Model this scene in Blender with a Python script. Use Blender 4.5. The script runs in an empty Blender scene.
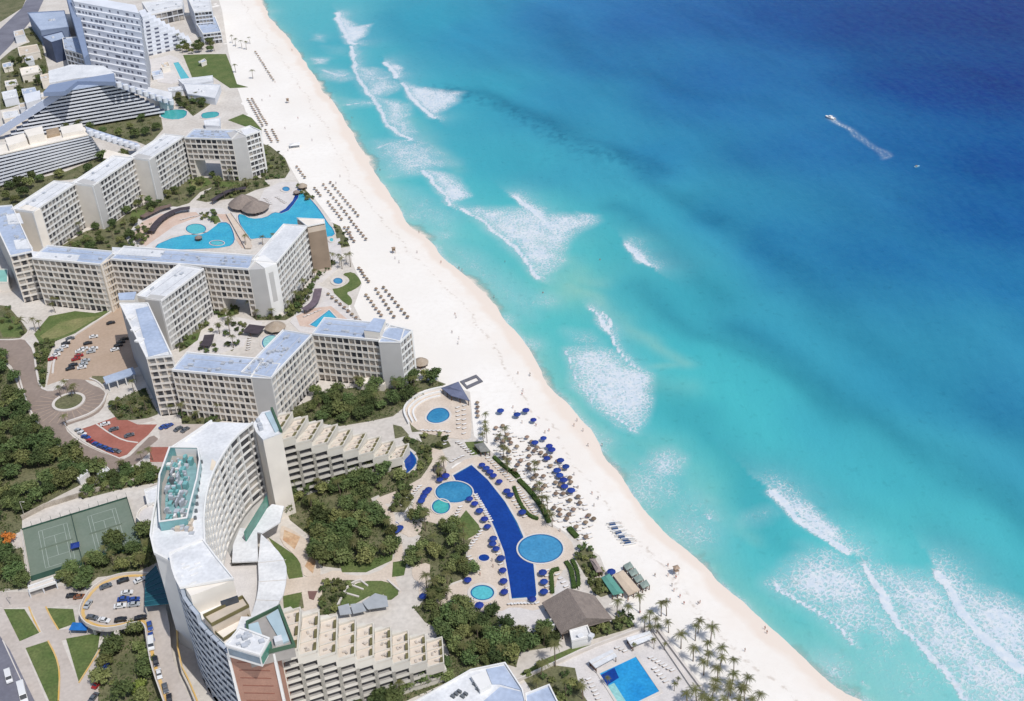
import bpy, bmesh, math, random
import numpy as np
from mathutils import Matrix, Vector
random.seed(7); RNG = np.random.default_rng(7)
scn = bpy.context.scene
col = scn.collection
# ------------------------------------------------------------------ camera
F, NX, NY, CX, CY, HC = 1150., 600., 2150., 512., 350.5, 300.
_d = np.array([NX-CX, NY-CY, F]); _d /= np.linalg.norm(_d)
_f = np.array([0, 0, 1.]) - _d*_d[2]; _f /= np.linalg.norm(_f)
_r = np.cross(_d, _f)
cam = bpy.data.cameras.new('camera'); cam_o = bpy.data.objects.new('camera', cam); col.objects.link(cam_o)
cam.sensor_width = 36; cam.lens = F/1024*36; cam.clip_start = 1; cam.clip_end = 60000
def c2w(v): return Vector((float(v@_r), float(v@_f), float(-(v@_d))))
ex, ey, ez = (np.array(a, float) for a in ((1, 0, 0), (0, -1, 0), (0, 0, -1)))
m = Matrix.Identity(4)
for i, a in enumerate((ex, ey, ez)):
    w = c2w(a)
    for j in range(3): m[j][i] = w[j]
m[2][3] = HC
cam_o.matrix_world = m
scn.camera = cam_o
# ------------------------------------------------------------------ light
SUN_EL, SUN_AZ = math.radians(58), math.radians(-50)      # azimuth measured from +x towards +y
sd = Vector((math.cos(SUN_EL)*math.cos(SUN_AZ), math.cos(SUN_EL)*math.sin(SUN_AZ), math.sin(SUN_EL)))
W = bpy.data.worlds.new('World'); scn.world = W; W.use_nodes = True
nt = W.node_tree; bg = nt.nodes['Background']; bg.inputs['Strength'].default_value = 0.15
sky = nt.nodes.new('ShaderNodeTexSky'); sky.sky_type = 'NISHITA'; sky.sun_disc = False
sky.sun_elevation = SUN_EL; sky.sun_rotation = math.radians(90) - SUN_AZ
sky.air_density = 1.0; sky.dust_density = 1.5
nt.links.new(sky.outputs[0], bg.inputs[0])
sl = bpy.data.lights.new('sun', 'SUN'); sl.energy = 3.9; sl.angle = math.radians(0.5); sl.color = (1, .965, .91)
so = bpy.data.objects.new('sun', sl); col.objects.link(so)
so.rotation_euler = sd.to_track_quat('Z', 'Y').to_euler()
scn.view_settings.view_transform = 'Standard'; scn.view_settings.look = 'None'
scn.view_settings.exposure = -0.15; scn.view_settings.gamma = 1
# ------------------------------------------------------------------ helpers
def P(px, py, z=0.0):
    "ground (or height z) point that the photograph shows at pixel px, py"
    v = np.array([px-CX, py-CY, F]); w = np.array([v@_r, v@_f, -(v@_d)]); t = (z-HC)/w[2]
    return (float(w[0]*t), float(w[1]*t), float(z))
def pix(p):
    q = np.array(p, float) - np.array([0, 0, HC]); v = q[0]*_r + q[1]*_f - q[2]*_d
    return CX+F*v[0]/v[2], CY+F*v[1]/v[2]
def Z(o, s, pts): return [(o[0]+x/s, o[1]+y/s) for x, y in pts]
def G(pts, z=0.0): return [P(x, y, z) for x, y in pts]
REG = dict(R1=((0, 0), 4.6545), R2=((0, 130), 4.6545), R3=((180, 0), 4.6545), R4=((180, 130), 4.6545), R5=((0, 260), 4.6545),
           R6=((180, 260), 4.6545), R7=((0, 390), 4.6545), R8=((180, 390), 4.6545), Q1=((0, 530), 4.096), Q2=((220, 530), 4.096),
           Q3=((380, 360), 4.6545), Q4=((380, 480), 4.6545), Q5=((400, 551), 4.6545), Q6=((580, 551), 4.6545), Q7=((380, 230), 4.6545),
           A1=((430, 440), 6.827), A2=((430, 530), 6.827), A3=((500, 390), 10.24), A4=((500, 440), 10.24), A5=((560, 500), 7.3),
           A6=((150, 530), 4.1), A7=((70, 560), 8.76), A8=((0, 590), 6.3125), A9=((280, 420), 6.827), B1=((280, 520), 6.827),
           B2=((290, 255), 8.533), B3=((180, 280), 8.533), B4=((230, 180), 8.533), B5=((130, 150), 8.533), B6=((0, 300), 6.827),
           B7=((570, 620), 7.314), B8=((140, 430), 6.37), B9=((10, 480), 5.843))
def zz(k, *pts): return Z(REG[k][0], REG[k][1], pts)
def tag(o, label=None, cat=None, group=None, kind=None):
    if label:
        for a_, b_ in ((' of that area', ''), ('white sun lounger', 'white lounger'), ('on the curve between the light oval pool and the deep blue one', 'between oval and deep blue pools'), (' from the far end', ' from far end'), (' from the left', ' from left'), ('along the umbrellas left of', 'left of')):
            if len(label.split()) > 16: label = label.replace(a_, b_)
        if len(label.split()) > 16: print('LONG', len(label.split()), label)
        o['label'] = label
    if cat: o['category'] = cat
    if group: o['group'] = group
    if kind: o['kind'] = kind
    return o
def empty(name, loc, rz=0., label=None, cat=None, group=None):
    o = bpy.data.objects.new(name, None); col.objects.link(o); o.location = loc; o.rotation_euler = (0, 0, rz)
    o.empty_display_size = .1
    return tag(o, label, cat, group)
def link(name, me, parent=None, loc=None):
    o = bpy.data.objects.new(name, me); col.objects.link(o)
    if loc is not None: o.location = loc
    if parent: o.parent = parent
    return o
class MB:
    def __init__(s): s.v = []; s.f = []
    def add(s, vs, fs):
        n = len(s.v); s.v += [tuple(p) for p in vs]; s.f += [tuple(i+n for i in f) for f in fs]; return s
    def box(s, o, u, v, w):
        "box from corner o with edge vectors u v w"
        o, u, v, w = (np.array(a, float) for a in (o, u, v, w))
        c = [o, o+u, o+u+v, o+v, o+w, o+u+w, o+u+v+w, o+v+w]
        return s.add(c, [(0, 3, 2, 1), (4, 5, 6, 7), (0, 1, 5, 4), (1, 2, 6, 5), (2, 3, 7, 6), (3, 0, 4, 7)])
    def cbox(s, c, sx, sy, sz, rz=0.):
        "box centred at c (x,y), bottom at c[2]"
        cs, sn = math.cos(rz), math.sin(rz); u = np.array([cs, sn, 0])*sx; v = np.array([-sn, cs, 0])*sy
        return s.box(np.array(c, float)-u/2-v/2, u, v, (0, 0, sz))
    def prism(s, poly, z0, z1):
        poly = [(p[0], p[1]) for p in poly]; n = len(poly)
        a = sum(poly[i][0]*poly[(i+1) % n][1]-poly[(i+1) % n][0]*poly[i][1] for i in range(n))
        if a < 0: poly = poly[::-1]
        vs = [(x, y, z0) for x, y in poly]+[(x, y, z1) for x, y in poly]
        fs = [tuple(range(n))[::-1], tuple(range(n, 2*n))]+[(i, (i+1) % n, n+(i+1) % n, n+i) for i in range(n)]
        return s.add(vs, fs)
    def cyl(s, c, r0, r1, z0, z1, n=10, cap=True):
        vs = []
        for r, z in ((r0, z0), (r1, z1)):
            for i in range(n):
                a = 2*math.pi*i/n; vs.append((c[0]+r*math.cos(a), c[1]+r*math.sin(a), z))
        fs = [(i, (i+1) % n, n+(i+1) % n, n+i) for i in range(n)]
        if cap: fs += [tuple(range(n))[::-1], tuple(range(n, 2*n))]
        return s.add(vs, fs)
    def ring(s, pts, w, z0, z1, closed=True):
        "wall of width w following pts (centred)"
        n = len(pts); pts = [np.array(p[:2], float) for p in pts]; L = []; R = []
        for i in range(n):
            a = pts[(i-1) % n] if (closed or i > 0) else pts[i]; b = pts[(i+1) % n] if (closed or i < n-1) else pts[i]
            t = b-a; t = t/(np.linalg.norm(t)+1e-9)
            t1 = pts[i]-a; t2 = b-pts[i]; k = 1.
            if np.linalg.norm(t1) > 1e-6 and np.linalg.norm(t2) > 1e-6:
                t1 /= np.linalg.norm(t1); t2 /= np.linalg.norm(t2); c = max(-.6, float(t1@t2)); k = min(1.6, 1/math.sqrt((1+c)/2))
            nn = np.array([-t[1], t[0]])*w/2*k
            L.append(pts[i]+nn); R.append(pts[i]-nn)
        m = n if closed else n-1
        vs = [(*p, z0) for p in L]+[(*p, z0) for p in R]+[(*p, z1) for p in L]+[(*p, z1) for p in R]
        fs = []
        for i in range(m):
            j = (i+1) % n
            fs += [(2*n+i, 3*n+i, 3*n+j, 2*n+j), (i, 2*n+i, 2*n+j, j), (n+i, n+j, 3*n+j, 3*n+i)]
        if not closed: fs += [(0, n, 3*n, 2*n), (n-1, 3*n-1, 4*n-1, 2*n-1)]
        return s.add(vs, fs)
    def mesh(s, name, mat, smooth=False):
        me = bpy.data.meshes.new(name); me.from_pydata(s.v, [], s.f); me.materials.append(mat)
        if smooth: me.polygons.foreach_set('use_smooth', [True]*len(me.polygons))
        me.update(); return me
    def build(s, name, mat, parent=None, smooth=False, origin=None):
        if origin is not None:
            s.v = [(x-origin[0], y-origin[1], z-origin[2]) for x, y, z in s.v]
        o = link(name, s.mesh(name, mat, smooth), parent)
        if origin is not None: o.location = origin
        return o
def smooth_poly(pts, it=2):
    for _ in range(it):
        q = []
        n = len(pts)
        for i in range(n):
            a, b = pts[i], pts[(i+1) % n]
            q += [(a[0]*.75+b[0]*.25, a[1]*.75+b[1]*.25), (a[0]*.25+b[0]*.75, a[1]*.25+b[1]*.75)]
        pts = q
    return pts
def smooth_line(pts, it=2):
    for _ in range(it):
        q = [pts[0]]
        for i in range(len(pts)-1):
            a, b = pts[i], pts[i+1]
            q += [(a[0]*.75+b[0]*.25, a[1]*.75+b[1]*.25), (a[0]*.25+b[0]*.75, a[1]*.25+b[1]*.75)]
        q.append(pts[-1]); pts = q
    return pts
def ellipse(c, rx, ry, n=28): return [(c[0]+rx*math.cos(2*math.pi*i/n), c[1]+ry*math.sin(2*math.pi*i/n)) for i in range(n)]
def in_poly(x, y, poly):
    "numpy point in polygon"
    x = np.asarray(x, float); y = np.asarray(y, float); r = np.zeros(x.shape, bool); n = len(poly)
    for i in range(n):
        x1, y1 = poly[i][:2]; x2, y2 = poly[(i+1) % n][:2]
        if y1 == y2: continue
        c = ((y1 > y) != (y2 > y)) & (x < (x2-x1)*(y-y1)/(y2-y1)+x1)
        r ^= c
    return r
def seg_dist(x, y, line, closed=False):
    "distance to polyline, and signed side (+ = right of travel)"
    best = np.full(x.shape, 1e9); side = np.zeros(x.shape); n = len(line)
    for i in range(n if closed else n-1):
        x1, y1 = line[i][:2]; x2, y2 = line[(i+1) % n][:2]
        dx, dy = x2-x1, y2-y1; L2 = dx*dx+dy*dy+1e-9
        t = np.clip(((x-x1)*dx+(y-y1)*dy)/L2, 0, 1)
        d = np.hypot(x-x1-t*dx, y-y1-t*dy); s = np.sign((x-x1)*dy-(y-y1)*dx)
        u = d < best-1e-6; best = np.where(u, d, best); side = np.where(u, s, side)
    return best, side
ORD = ('first second third fourth fifth sixth seventh eighth ninth tenth eleventh twelfth thirteenth fourteenth fifteenth sixteenth '
       'seventeenth eighteenth nineteenth').split()
TENS = ['', '', 'twenty', 'thirty', 'forty', 'fifty', 'sixty', 'seventy', 'eighty', 'ninety']
def ordinal(i):
    "i from 1"
    if i < 20: return ORD[i-1]
    if i >= 100: return 'hundred and '+ordinal(i-100) if i > 100 else 'hundredth'
    t, u = divmod(i, 10)
    return (TENS[t][:-1]+'ieth') if u == 0 else TENS[t]+'-'+ORD[u-1]
def copy_tree(o, parent=None):
    c = o.copy(); col.objects.link(c)
    if parent: c.parent = parent
    for ch in KIDS.get(o.name, []): copy_tree(ch, c)
    return c
KIDS = {}
def register(o, *kids):
    KIDS[o.name] = list(kids); return o
# ------------------------------------------------------------------ materials
MATS = {}
def mat(name, rgb, rough=.8, var=.12, scale=.3, spec=.3, metallic=0., bump=0., objvar=0., rgb2=None, detail=4., fine=0., coord='Object'):
    if name in MATS: return MATS[name]
    if not rgb: raise Exception(name)
    m = bpy.data.materials.new(name); m.use_nodes = True; t = m.node_tree; b = t.nodes['Principled BSDF']
    b.inputs['Roughness'].default_value = rough; b.inputs['Specular IOR Level'].default_value = spec; b.inputs['Metallic'].default_value = metallic
    N = t.nodes.new; Lk = t.links.new
    geo = N('ShaderNodeNewGeometry'); no = N('ShaderNodeTexNoise'); no.inputs['Scale'].default_value = scale; no.inputs['Detail'].default_value = detail
    Lk(geo.outputs['Position'], no.inputs['Vector'])
    mr = N('ShaderNodeMapRange'); mr.inputs['From Min'].default_value = .3; mr.inputs['From Max'].default_value = .7
    Lk(no.outputs['Fac'], mr.inputs['Value'])
    mx = N('ShaderNodeMix'); mx.data_type = 'RGBA'
    c2 = rgb2 if rgb2 else tuple(min(1, c*(1+var)) for c in rgb); c1 = rgb if rgb2 else tuple(c*(1-var) for c in rgb)
    mx.inputs['A'].default_value = (*c1, 1); mx.inputs['B'].default_value = (*c2, 1); Lk(mr.outputs[0], mx.inputs['Factor'])
    out = mx.outputs['Result']
    if fine:
        n2 = N('ShaderNodeTexNoise'); n2.inputs['Scale'].default_value = scale*9; n2.inputs['Detail'].default_value = 3; Lk(geo.outputs['Position'], n2.inputs['Vector'])
        r2 = N('ShaderNodeMapRange'); r2.inputs['From Min'].default_value = .3; r2.inputs['From Max'].default_value = .7
        r2.inputs['To Min'].default_value = 1-fine; r2.inputs['To Max'].default_value = 1+fine; Lk(n2.outputs['Fac'], r2.inputs['Value'])
        hs = N('ShaderNodeHueSaturation'); Lk(out, hs.inputs['Color']); Lk(r2.outputs[0], hs.inputs['Value']); out = hs.outputs['Color']
    if objvar:
        oi = N('ShaderNodeObjectInfo'); r3 = N('ShaderNodeMapRange'); r3.inputs['To Min'].default_value = 1-objvar; r3.inputs['To Max'].default_value = 1+objvar
        Lk(oi.outputs['Random'], r3.inputs['Value']); h3 = N('ShaderNodeHueSaturation'); Lk(out, h3.inputs['Color']); Lk(r3.outputs[0], h3.inputs['Value'])
        r4 = N('ShaderNodeMapRange'); r4.inputs['To Min'].default_value = .5-objvar*.05; r4.inputs['To Max'].default_value = .5+objvar*.05
        ml = N('ShaderNodeMath'); ml.operation = 'FRACT'; m2 = N('ShaderNodeMath'); m2.operation = 'MULTIPLY'; m2.inputs[1].default_value = 7.3
        Lk(oi.outputs['Random'], m2.inputs[0]); Lk(m2.outputs[0], ml.inputs[0]); Lk(ml.outputs[0], r4.inputs['Value']); Lk(r4.outputs[0], h3.inputs['Hue'])
        out = h3.outputs['Color']
    Lk(out, b.inputs['Base Color'])
    if bump:
        bp = N('ShaderNodeBump'); bp.inputs['Strength'].default_value = bump; bp.inputs['Distance'].default_value = .3
        n3 = N('ShaderNodeTexNoise'); n3.inputs['Scale'].default_value = scale*6; n3.inputs['Detail'].default_value = 4; Lk(geo.outputs['Position'], n3.inputs['Vector'])
        Lk(n3.outputs['Fac'], bp.inputs['Height']); Lk(bp.outputs[0], b.inputs['Normal'])
    MATS[name] = m; return m
def lin(r, g, b): return tuple(((c/255+.055)/1.055)**2.4 if c > 10 else c/255/12.92 for c in (r, g, b))
M_WHITE = lambda: mat('white_paint', (.68, .67, .65), .6, .06, .15)
M_CREAM = lambda: mat('cream_render', (.70, .65, .58), .75, .06, .15)
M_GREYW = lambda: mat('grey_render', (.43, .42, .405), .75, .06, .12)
M_ROOFB = lambda: mat('blue_grey_membrane', (.30, .36, .47), .55, .08, .07, rgb2=(.40, .46, .57), fine=.10, detail=7.)
M_ROOFW = lambda: mat('white_membrane', (.52, .53, .545), .6, .07, .09, rgb2=(.68, .685, .69), fine=.09, detail=8.)
M_GLASS = lambda: mat('window_glass', (.035, .045, .06), .12, .4, .35, spec=.7)
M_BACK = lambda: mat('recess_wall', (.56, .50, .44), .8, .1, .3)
M_RAIL = lambda: mat('balcony_rail', (.62, .59, .55), .5, .06, .3)
# ================================================================== SHORE, SEA AND GROUND
SHORE_PX = [(236, -40), (258, 0), (275, 24), (300, 58), (325, 92), (350, 130), (368, 163), (388, 196), (415, 228), (445, 254), (470, 279), (492, 304), (512, 331),
            (530, 356), (552, 387), (575, 416), (598, 445), (625, 478), (652, 508), (680, 538), (706, 566), (735, 596), (768, 628), (800, 655), (832, 679), (862, 701), (900, 730)]
ZS = -1.2
sw = [P(x, y, ZS)[:2] for x, y in SHORE_PX]
sw = smooth_line(sw, 2)
a, b = np.array(sw[0]), np.array(sw[1]); u = (a-b)/np.linalg.norm(a-b); sw = [tuple(a+u*6000)]+list(sw)
a, b = np.array(sw[-1]), np.array(sw[-2]); u = (a-b)/np.linalg.norm(a-b); sw = sw+[tuple(a+u*3000)]
def shore_s(x, y):
    "signed distance, + towards the sea"
    d, s = seg_dist(x, y, sw); s = d*np.where(s < 0, 1, -1)
    nr = np.exp(-(s/16.)**2); w = (fbm_(x, y, .018, 81)-.5)*5+(fbm_(x, y, .09, 82)-.5)*2.5
    for (a_, b_), rad, h in SWASH:
        p = P(a_, b_, ZS); w = w+.6*h*np.exp(-((x-p[0])**2+(y-p[1])**2)/rad**2)
    return s+w*nr
SWASH = [((645, 498), 17, 7), ((680, 530), 15, 6), ((722, 580), 14, 4), ((545, 385), 12, 4), ((605, 458), 12, 4), ((505, 322), 12, 4), ((412, 222), 16, 5), ((835, 680), 10, 3), ((330, 92), 16, 4), ((447, 262), 14, 4)]
def fbm_(x, y, f, seed): return fbm(x, y, f, seed, 3)
# sea is to the left when travelling towards the camera (line runs far -> near)
def grid_mesh(name, xs, ys, zf, keep=None):
    X, Y = np.meshgrid(xs, ys); nx, ny = len(xs), len(ys)
    x, y = X.ravel(), Y.ravel(); s = shore_s(x, y)
    Zv = zf(x, y, s)
    idx = np.arange(nx*ny).reshape(ny, nx)
    q = np.stack([idx[:-1, :-1], idx[:-1, 1:], idx[1:, 1:], idx[1:, :-1]], -1).reshape(-1, 4)
    if keep is not None:
        k = keep(x, y, s); q = q[k[q].any(1)]
        used = np.unique(q); mp = np.full(nx*ny, -1); mp[used] = np.arange(len(used)); q = mp[q]; x, y, s, Zv = x[used], y[used], s[used], Zv[used]
    me = bpy.data.meshes.new(name); me.vertices.add(len(x)); me.vertices.foreach_set('co', np.stack([x, y, Zv], -1).ravel().astype(np.float32))
    me.loops.add(q.size); me.loops.foreach_set('vertex_index', q.ravel().astype(np.int32))
    me.polygons.add(len(q)); me.polygons.foreach_set('loop_start', (np.arange(len(q))*4).astype(np.int32)); me.polygons.foreach_set('loop_total', np.full(len(q), 4, np.int32))
    me.polygons.foreach_set('use_smooth', np.ones(len(q), bool)); me.update(calc_edges=True); me.validate()
    return me, x, y, s
def axis(a, b, step, far):
    c = list(np.arange(a, b, step)); lo, hi = [], []; s = step*2; v = a
    while v > -far: v -= s; lo.append(v); s *= 1.35
    s = step*2; v = c[-1]
    while v < far: v += s; hi.append(v); s *= 1.35
    return np.array(lo[::-1]+c+hi)
def vnoise(x, y, f, seed=0):
    "cheap smooth value noise"
    r = np.random.default_rng(seed); T = r.random((64, 64)); xf, yf = x*f, y*f
    xi, yi = np.floor(xf).astype(int), np.floor(yf).astype(int); u, v = xf-xi, yf-yi; u = u*u*(3-2*u); v = v*v*(3-2*v)
    g = lambda i, j: T[i % 64, j % 64]
    return (g(xi, yi)*(1-u)+g(xi+1, yi)*u)*(1-v)+(g(xi, yi+1)*(1-u)+g(xi+1, yi+1)*u)*v
def fbm(x, y, f, seed=0, n=4): return sum(vnoise(x+17*k, y-31*k, f*2**k, seed+k)/2**k for k in range(n))/sum(1/2**k for k in range(n))
# ---- the ground: one sheet, flat under the resort, sloping down the beach and under the sea
def gz(x, y, s):
    t = np.clip((s+34)/34, 0, 1); z = -t*t*1.15
    z = np.where(s > 0, -1.15-np.minimum(s*.05, 8), z)
    return z+np.where(s < -8, (fbm(x, y, .12, 5)-.5)*.22*np.clip(np.minimum((-s-8)/15, 1), 0, 1)*np.clip((110+s)/70, 0, 1), 0)
gme, gx, gy, gs = grid_mesh('ground', axis(-330, 130, 2.2, 12000), axis(225, 1160, 2.6, 12000), gz, lambda x, y, s: s < 400)
at = gme.attributes.new('beach', 'FLOAT_COLOR', 'POINT')
wob = (fbm(gx, gy, .05, 3)-.5)*16
wet = np.clip((gs+9+wob*.5)/7, 0, 1)
damp = np.clip((gs+22+wob)/16, 0, 1)
at.data.foreach_set('color', np.stack([wet, damp, np.clip((gs+40)/40, 0, 1), np.ones_like(wet)], -1).ravel().astype(np.float32))
gm = bpy.data.materials.new('sand'); gm.use_nodes = True; t = gm.node_tree; N = t.nodes.new; Lk = t.links.new; pb = t.nodes['Principled BSDF']
pb.inputs['Roughness'].default_value = .95; pb.inputs['Specular IOR Level'].default_value = .1
geo = N('ShaderNodeNewGeometry'); av = N('ShaderNodeAttribute'); av.attribute_name = 'beach'; sp = N('ShaderNodeSeparateColor'); Lk(av.outputs['Color'], sp.inputs[0])
def noise(scale, det=4, vec=None, t_=None):
    n = N('ShaderNodeTexNoise'); n.inputs['Scale'].default_value = scale; n.inputs['Detail'].default_value = det; Lk(vec or geo.outputs['Position'], n.inputs['Vector']); return n.outputs['Fac']
def rng(v, a, b, c=0., d=1.):
    n = N('ShaderNodeMapRange'); n.inputs['From Min'].default_value = a; n.inputs['From Max'].default_value = b; n.inputs['To Min'].default_value = c; n.inputs['To Max'].default_value = d
    Lk(v, n.inputs['Value']); return n.outputs[0]
def math_(op, a, b=None):
    n = N('ShaderNodeMath'); n.operation = op
    for i, v in enumerate((a, b)):
        if v is None: continue
        if isinstance(v, (int, float)): n.inputs[i].default_value = v
        else: Lk(v, n.inputs[i])
    return n.outputs[0]
def mixc(f, a, b):
    n = N('ShaderNodeMix'); n.data_type = 'RGBA'
    for k, v in (('Factor', f), ('A', a), ('B', b)):
        if isinstance(v, (int, float)): n.inputs[k].default_value = v
        elif isinstance(v, tuple): n.inputs[k].default_value = (*v[:3], 1)
        else: Lk(v, n.inputs[k])
    return n.outputs['Result']
c = mixc(rng(noise(.02), .35, .65), (.735, .705, .66), (.69, .655, .605))
c = mixc(rng(noise(.35, 6), .45, .75), c, (.685, .65, .60))
tr = rng(noise(1.6, 3), .60, .72, 0, .35)
c = mixc(math_('MULTIPLY', tr, rng(noise(.06), .4, .6)), c, (.50, .45, .40))
dm = math_('MULTIPLY', sp.outputs[1], rng(noise(.09, 5), .3, .75, .25, 1))
c = mixc(math_('MULTIPLY', dm, .75), c, (.68, .61, .54))
wt = rng(math_('ADD', sp.outputs[0], math_('MULTIPLY', math_('SUBTRACT', noise(.12, 5), .5), .9)), .35, .8)
c = mixc(wt, c, (.66, .575, .50))
tl = math_('ABSOLUTE', math_('SUBTRACT', math_('ADD', sp.outputs[2], math_('MULTIPLY', math_('SUBTRACT', noise(.03, 3), .5), .5)), .62))
tl = math_('MULTIPLY', rng(tl, 0, .035, 1, 0), rng(noise(.5, 4), .5, .62, 0, .55)); c = mixc(tl, c, (.40, .33, .27))
tl2 = math_('MULTIPLY', rng(noise(2.3, 2), .66, .72, 0, .5), rng(noise(.05, 3), .5, .62)); c = mixc(tl2, c, (.40, .35, .30))
Lk(c, pb.inputs['Base Color'])
bp = N('ShaderNodeBump'); bp.inputs['Strength'].default_value = .2; bp.inputs['Distance'].default_value = .08; Lk(noise(1.1, 5), bp.inputs['Height']); Lk(bp.outputs[0], pb.inputs['Normal'])
gme.materials.append(gm); g = link('ground', gme); tag(g, kind='structure')
# ---- the sea
WC = [(300, 20, 92, 186, 203), (345, 60, 80, 182, 200), (420, 20, 62, 163, 195), (480, 30, 58, 148, 190), (560, 20, 54, 124, 182), (640, 20, 48, 105, 172), (700, 20, 44, 94, 163), (780, 15, 36, 78, 152), (850, 20, 32, 66, 144),
      (930, 15, 29, 56, 133), (1010, 15, 27, 50, 128), (1010, 80, 28, 56, 134), (930, 90, 32, 68, 146), (1010, 160, 33, 76, 150), (1010, 220, 40, 92, 160), (900, 150, 42, 98, 163), (800, 150, 50, 113, 173), (740, 80, 48, 108, 172), (700, 100, 52, 118, 178),
      (650, 150, 58, 138, 186), (560, 100, 62, 146, 188), (480, 100, 66, 163, 193), (620, 60, 54, 124, 180), (400, 110, 84, 188, 203), (500, 160, 75, 174, 198), (570, 170, 72, 164, 194), (640, 210, 68, 160, 190), (720, 220, 60, 142, 184), (800, 250, 54, 128, 178),
      (900, 260, 49, 116, 173), (1000, 290, 50, 120, 175), (1010, 390, 62, 140, 184), (900, 370, 64, 152, 188), (800, 330, 68, 158, 190), (700, 300, 74, 174, 195), (600, 240, 80, 182, 196), (620, 290, 78, 178, 196), (680, 360, 80, 188, 202),
      (740, 400, 80, 186, 202), (800, 430, 74, 172, 196), (880, 470, 80, 182, 200), (960, 530, 86, 190, 205), (1010, 470, 72, 160, 192), (1015, 560, 88, 192, 206), (700, 430, 84, 192, 205), (650, 400, 90, 200, 208), (760, 470, 82, 192, 206),
      (850, 530, 92, 202, 210), (760, 530, 82, 192, 204), (700, 490, 94, 198, 203), (800, 600, 104, 206, 210), (900, 640, 122, 210, 214), (355, 125, 86, 190, 204), (400, 190, 104, 200, 208), (450, 235, 112, 202, 208), (500, 300, 100, 198, 206), (540, 250, 96, 196, 204),
      (530, 330, 92, 198, 204), (585, 385, 98, 198, 202), (560, 290, 130, 205, 195), (640, 460, 90, 192, 200), (690, 540, 92, 190, 195), (770, 610, 84, 186, 196), (850, 670, 116, 202, 205), (900, 700, 130, 208, 208), (1000, 690, 130, 212, 216), (275, 5, 100, 190, 204), (470, 180, 86, 192, 204), (520, 205, 88, 192, 203)]
KILL = np.array([1.37, 1.42, 1.53])    # what a white sheet on the water would show, from sun and sky together
wp = np.array([P(x, y, ZS)[:2] for x, y, *_ in WC]); wc = np.array([lin(*c) for *_, c in [(a, b, (r, g_, b_)) for a, b, r, g_, b_ in WC]])
def world_line(pts): return smooth_line([P(x, y, ZS)[:2] for x, y in pts], 2)
BANDS = [([(450, 95), (500, 105), (540, 118), (590, 140), (650, 165)], 9, .13), ([(600, 205), (650, 240), (700, 280), (740, 300)], 10, .10), ([(640, 290), (700, 330), (760, 360), (830, 410)], 10, .10),
         ([(690, 195), (740, 230), (800, 262), (860, 300)], 13, .09), ([(630, 395), (690, 440), (750, 490), (800, 520)], 9, .10), ([(760, 330), (830, 380), (900, 430), (980, 500), (1040, 560)], 12, .12), ([(600, 150), (680, 200), (720, 225)], 9, .10),
         ([(560, 20), (600, 60), (680, 90), (760, 105)], 16, .07), ([(860, 320), (930, 370), (1024, 420)], 14, .08), ([(770, 470), (850, 500), (930, 560), (1020, 620)], 9, .07)]
TURB = [([(560, 290), (590, 300), (620, 325), (650, 350), (668, 372)], 6, .55), ([(660, 372), (640, 372)], 4, .5), ([(545, 262), (570, 280), (590, 285)], 8, .5), ([(420, 120), (440, 140), (470, 165)], 8, .3), ([(650, 455), (690, 480), (730, 510)], 9, .35),
        ([(560, 400), (600, 432), (640, 470)], 5, .35), ([(790, 610), (850, 650), (900, 690)], 14, .35), ([(480, 220), (560, 280)], 8, .3), ([(600, 380), (660, 400)], 8, .3), ([(740, 510), (770, 520)], 5, .3)]
# foam: (centre line of the breaker, width m, strength)
LINES = [([(336, 13), (342, 30), (349, 42), (356, 44)], 3.5, 1.0), ([(352, 46), (353, 62), (357, 78), (366, 92), (375, 98), (381, 112), (385, 125), (400, 133), (412, 140)], 2.6, .85), ([(386, 62), (393, 72), (398, 77)], 3.0, 1.), ([(402, 83), (408, 92), (420, 106), (435, 118)], 2.2, 1.),
         ([(422, 170), (432, 180), (445, 193), (453, 206)], 2.0, 1.), ([(462, 209), (478, 218), (492, 228), (508, 240), (520, 252), (530, 268), (541, 279)], 1.9, 1.), ([(513, 196), (528, 207), (540, 218), (552, 230)], 2.4, 1.1), ([(627, 244), (634, 252), (642, 260), (649, 265)], 2.2, 1.15),
         ([(590, 309), (597, 315), (607, 328), (612, 342), (622, 355), (640, 370)], 1.1, 1.), ([(591, 309), (600, 322), (607, 333), (609, 320), (600, 312)], 1.2, 1.1),
         ([(567, 352), (572, 372), (582, 390), (600, 408), (620, 422), (636, 430)], .9, .95), ([(770, 491), (780, 500), (795, 517), (815, 532), (830, 543), (847, 551)], 2.6, 1.15), ([(775, 580), (785, 592), (810, 608), (835, 625), (855, 645)], 1.1, .9),
         ([(863, 564), (875, 585), (890, 610), (915, 640), (940, 665), (965, 700)], 1.8, 1.1), ([(938, 573), (948, 590), (965, 615), (990, 645), (1020, 670), (1050, 690)], 2.6, 1.15), ([(640, 462), (655, 466), (664, 462)], .9, .5), ([(330, 25), (300, 45)], .01, .0),
         ([(316, 36), (322, 38)], 1.6, .55), ([(314, 60), (324, 60)], 1.6, .75), ([(322, 70), (332, 74), (344, 75)], 2.2, .7), ([(347, 105), (352, 104), (372, 103)], 1.4, .7), ([(378, 148), (392, 142), (412, 140), (426, 144)], 1.8, .6), ([(388, 165), (410, 160), (440, 162)], 1.6, .45),
         ([(829, 117.5), (834, 121), (842, 126), (850, 131)], 2.6, .55), ([(834, 120), (846, 126), (858, 134), (872, 143), (886, 152), (891, 157), (886, 159)], 2.2, .30), ([(838, 124), (850, 132), (862, 140), (874, 147), (886, 158)], 2.2, .28),
         ([(707, 514), (710, 518)], 1.0, .8), ([(866, 685), (870, 690)], .7, .5)]
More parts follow.
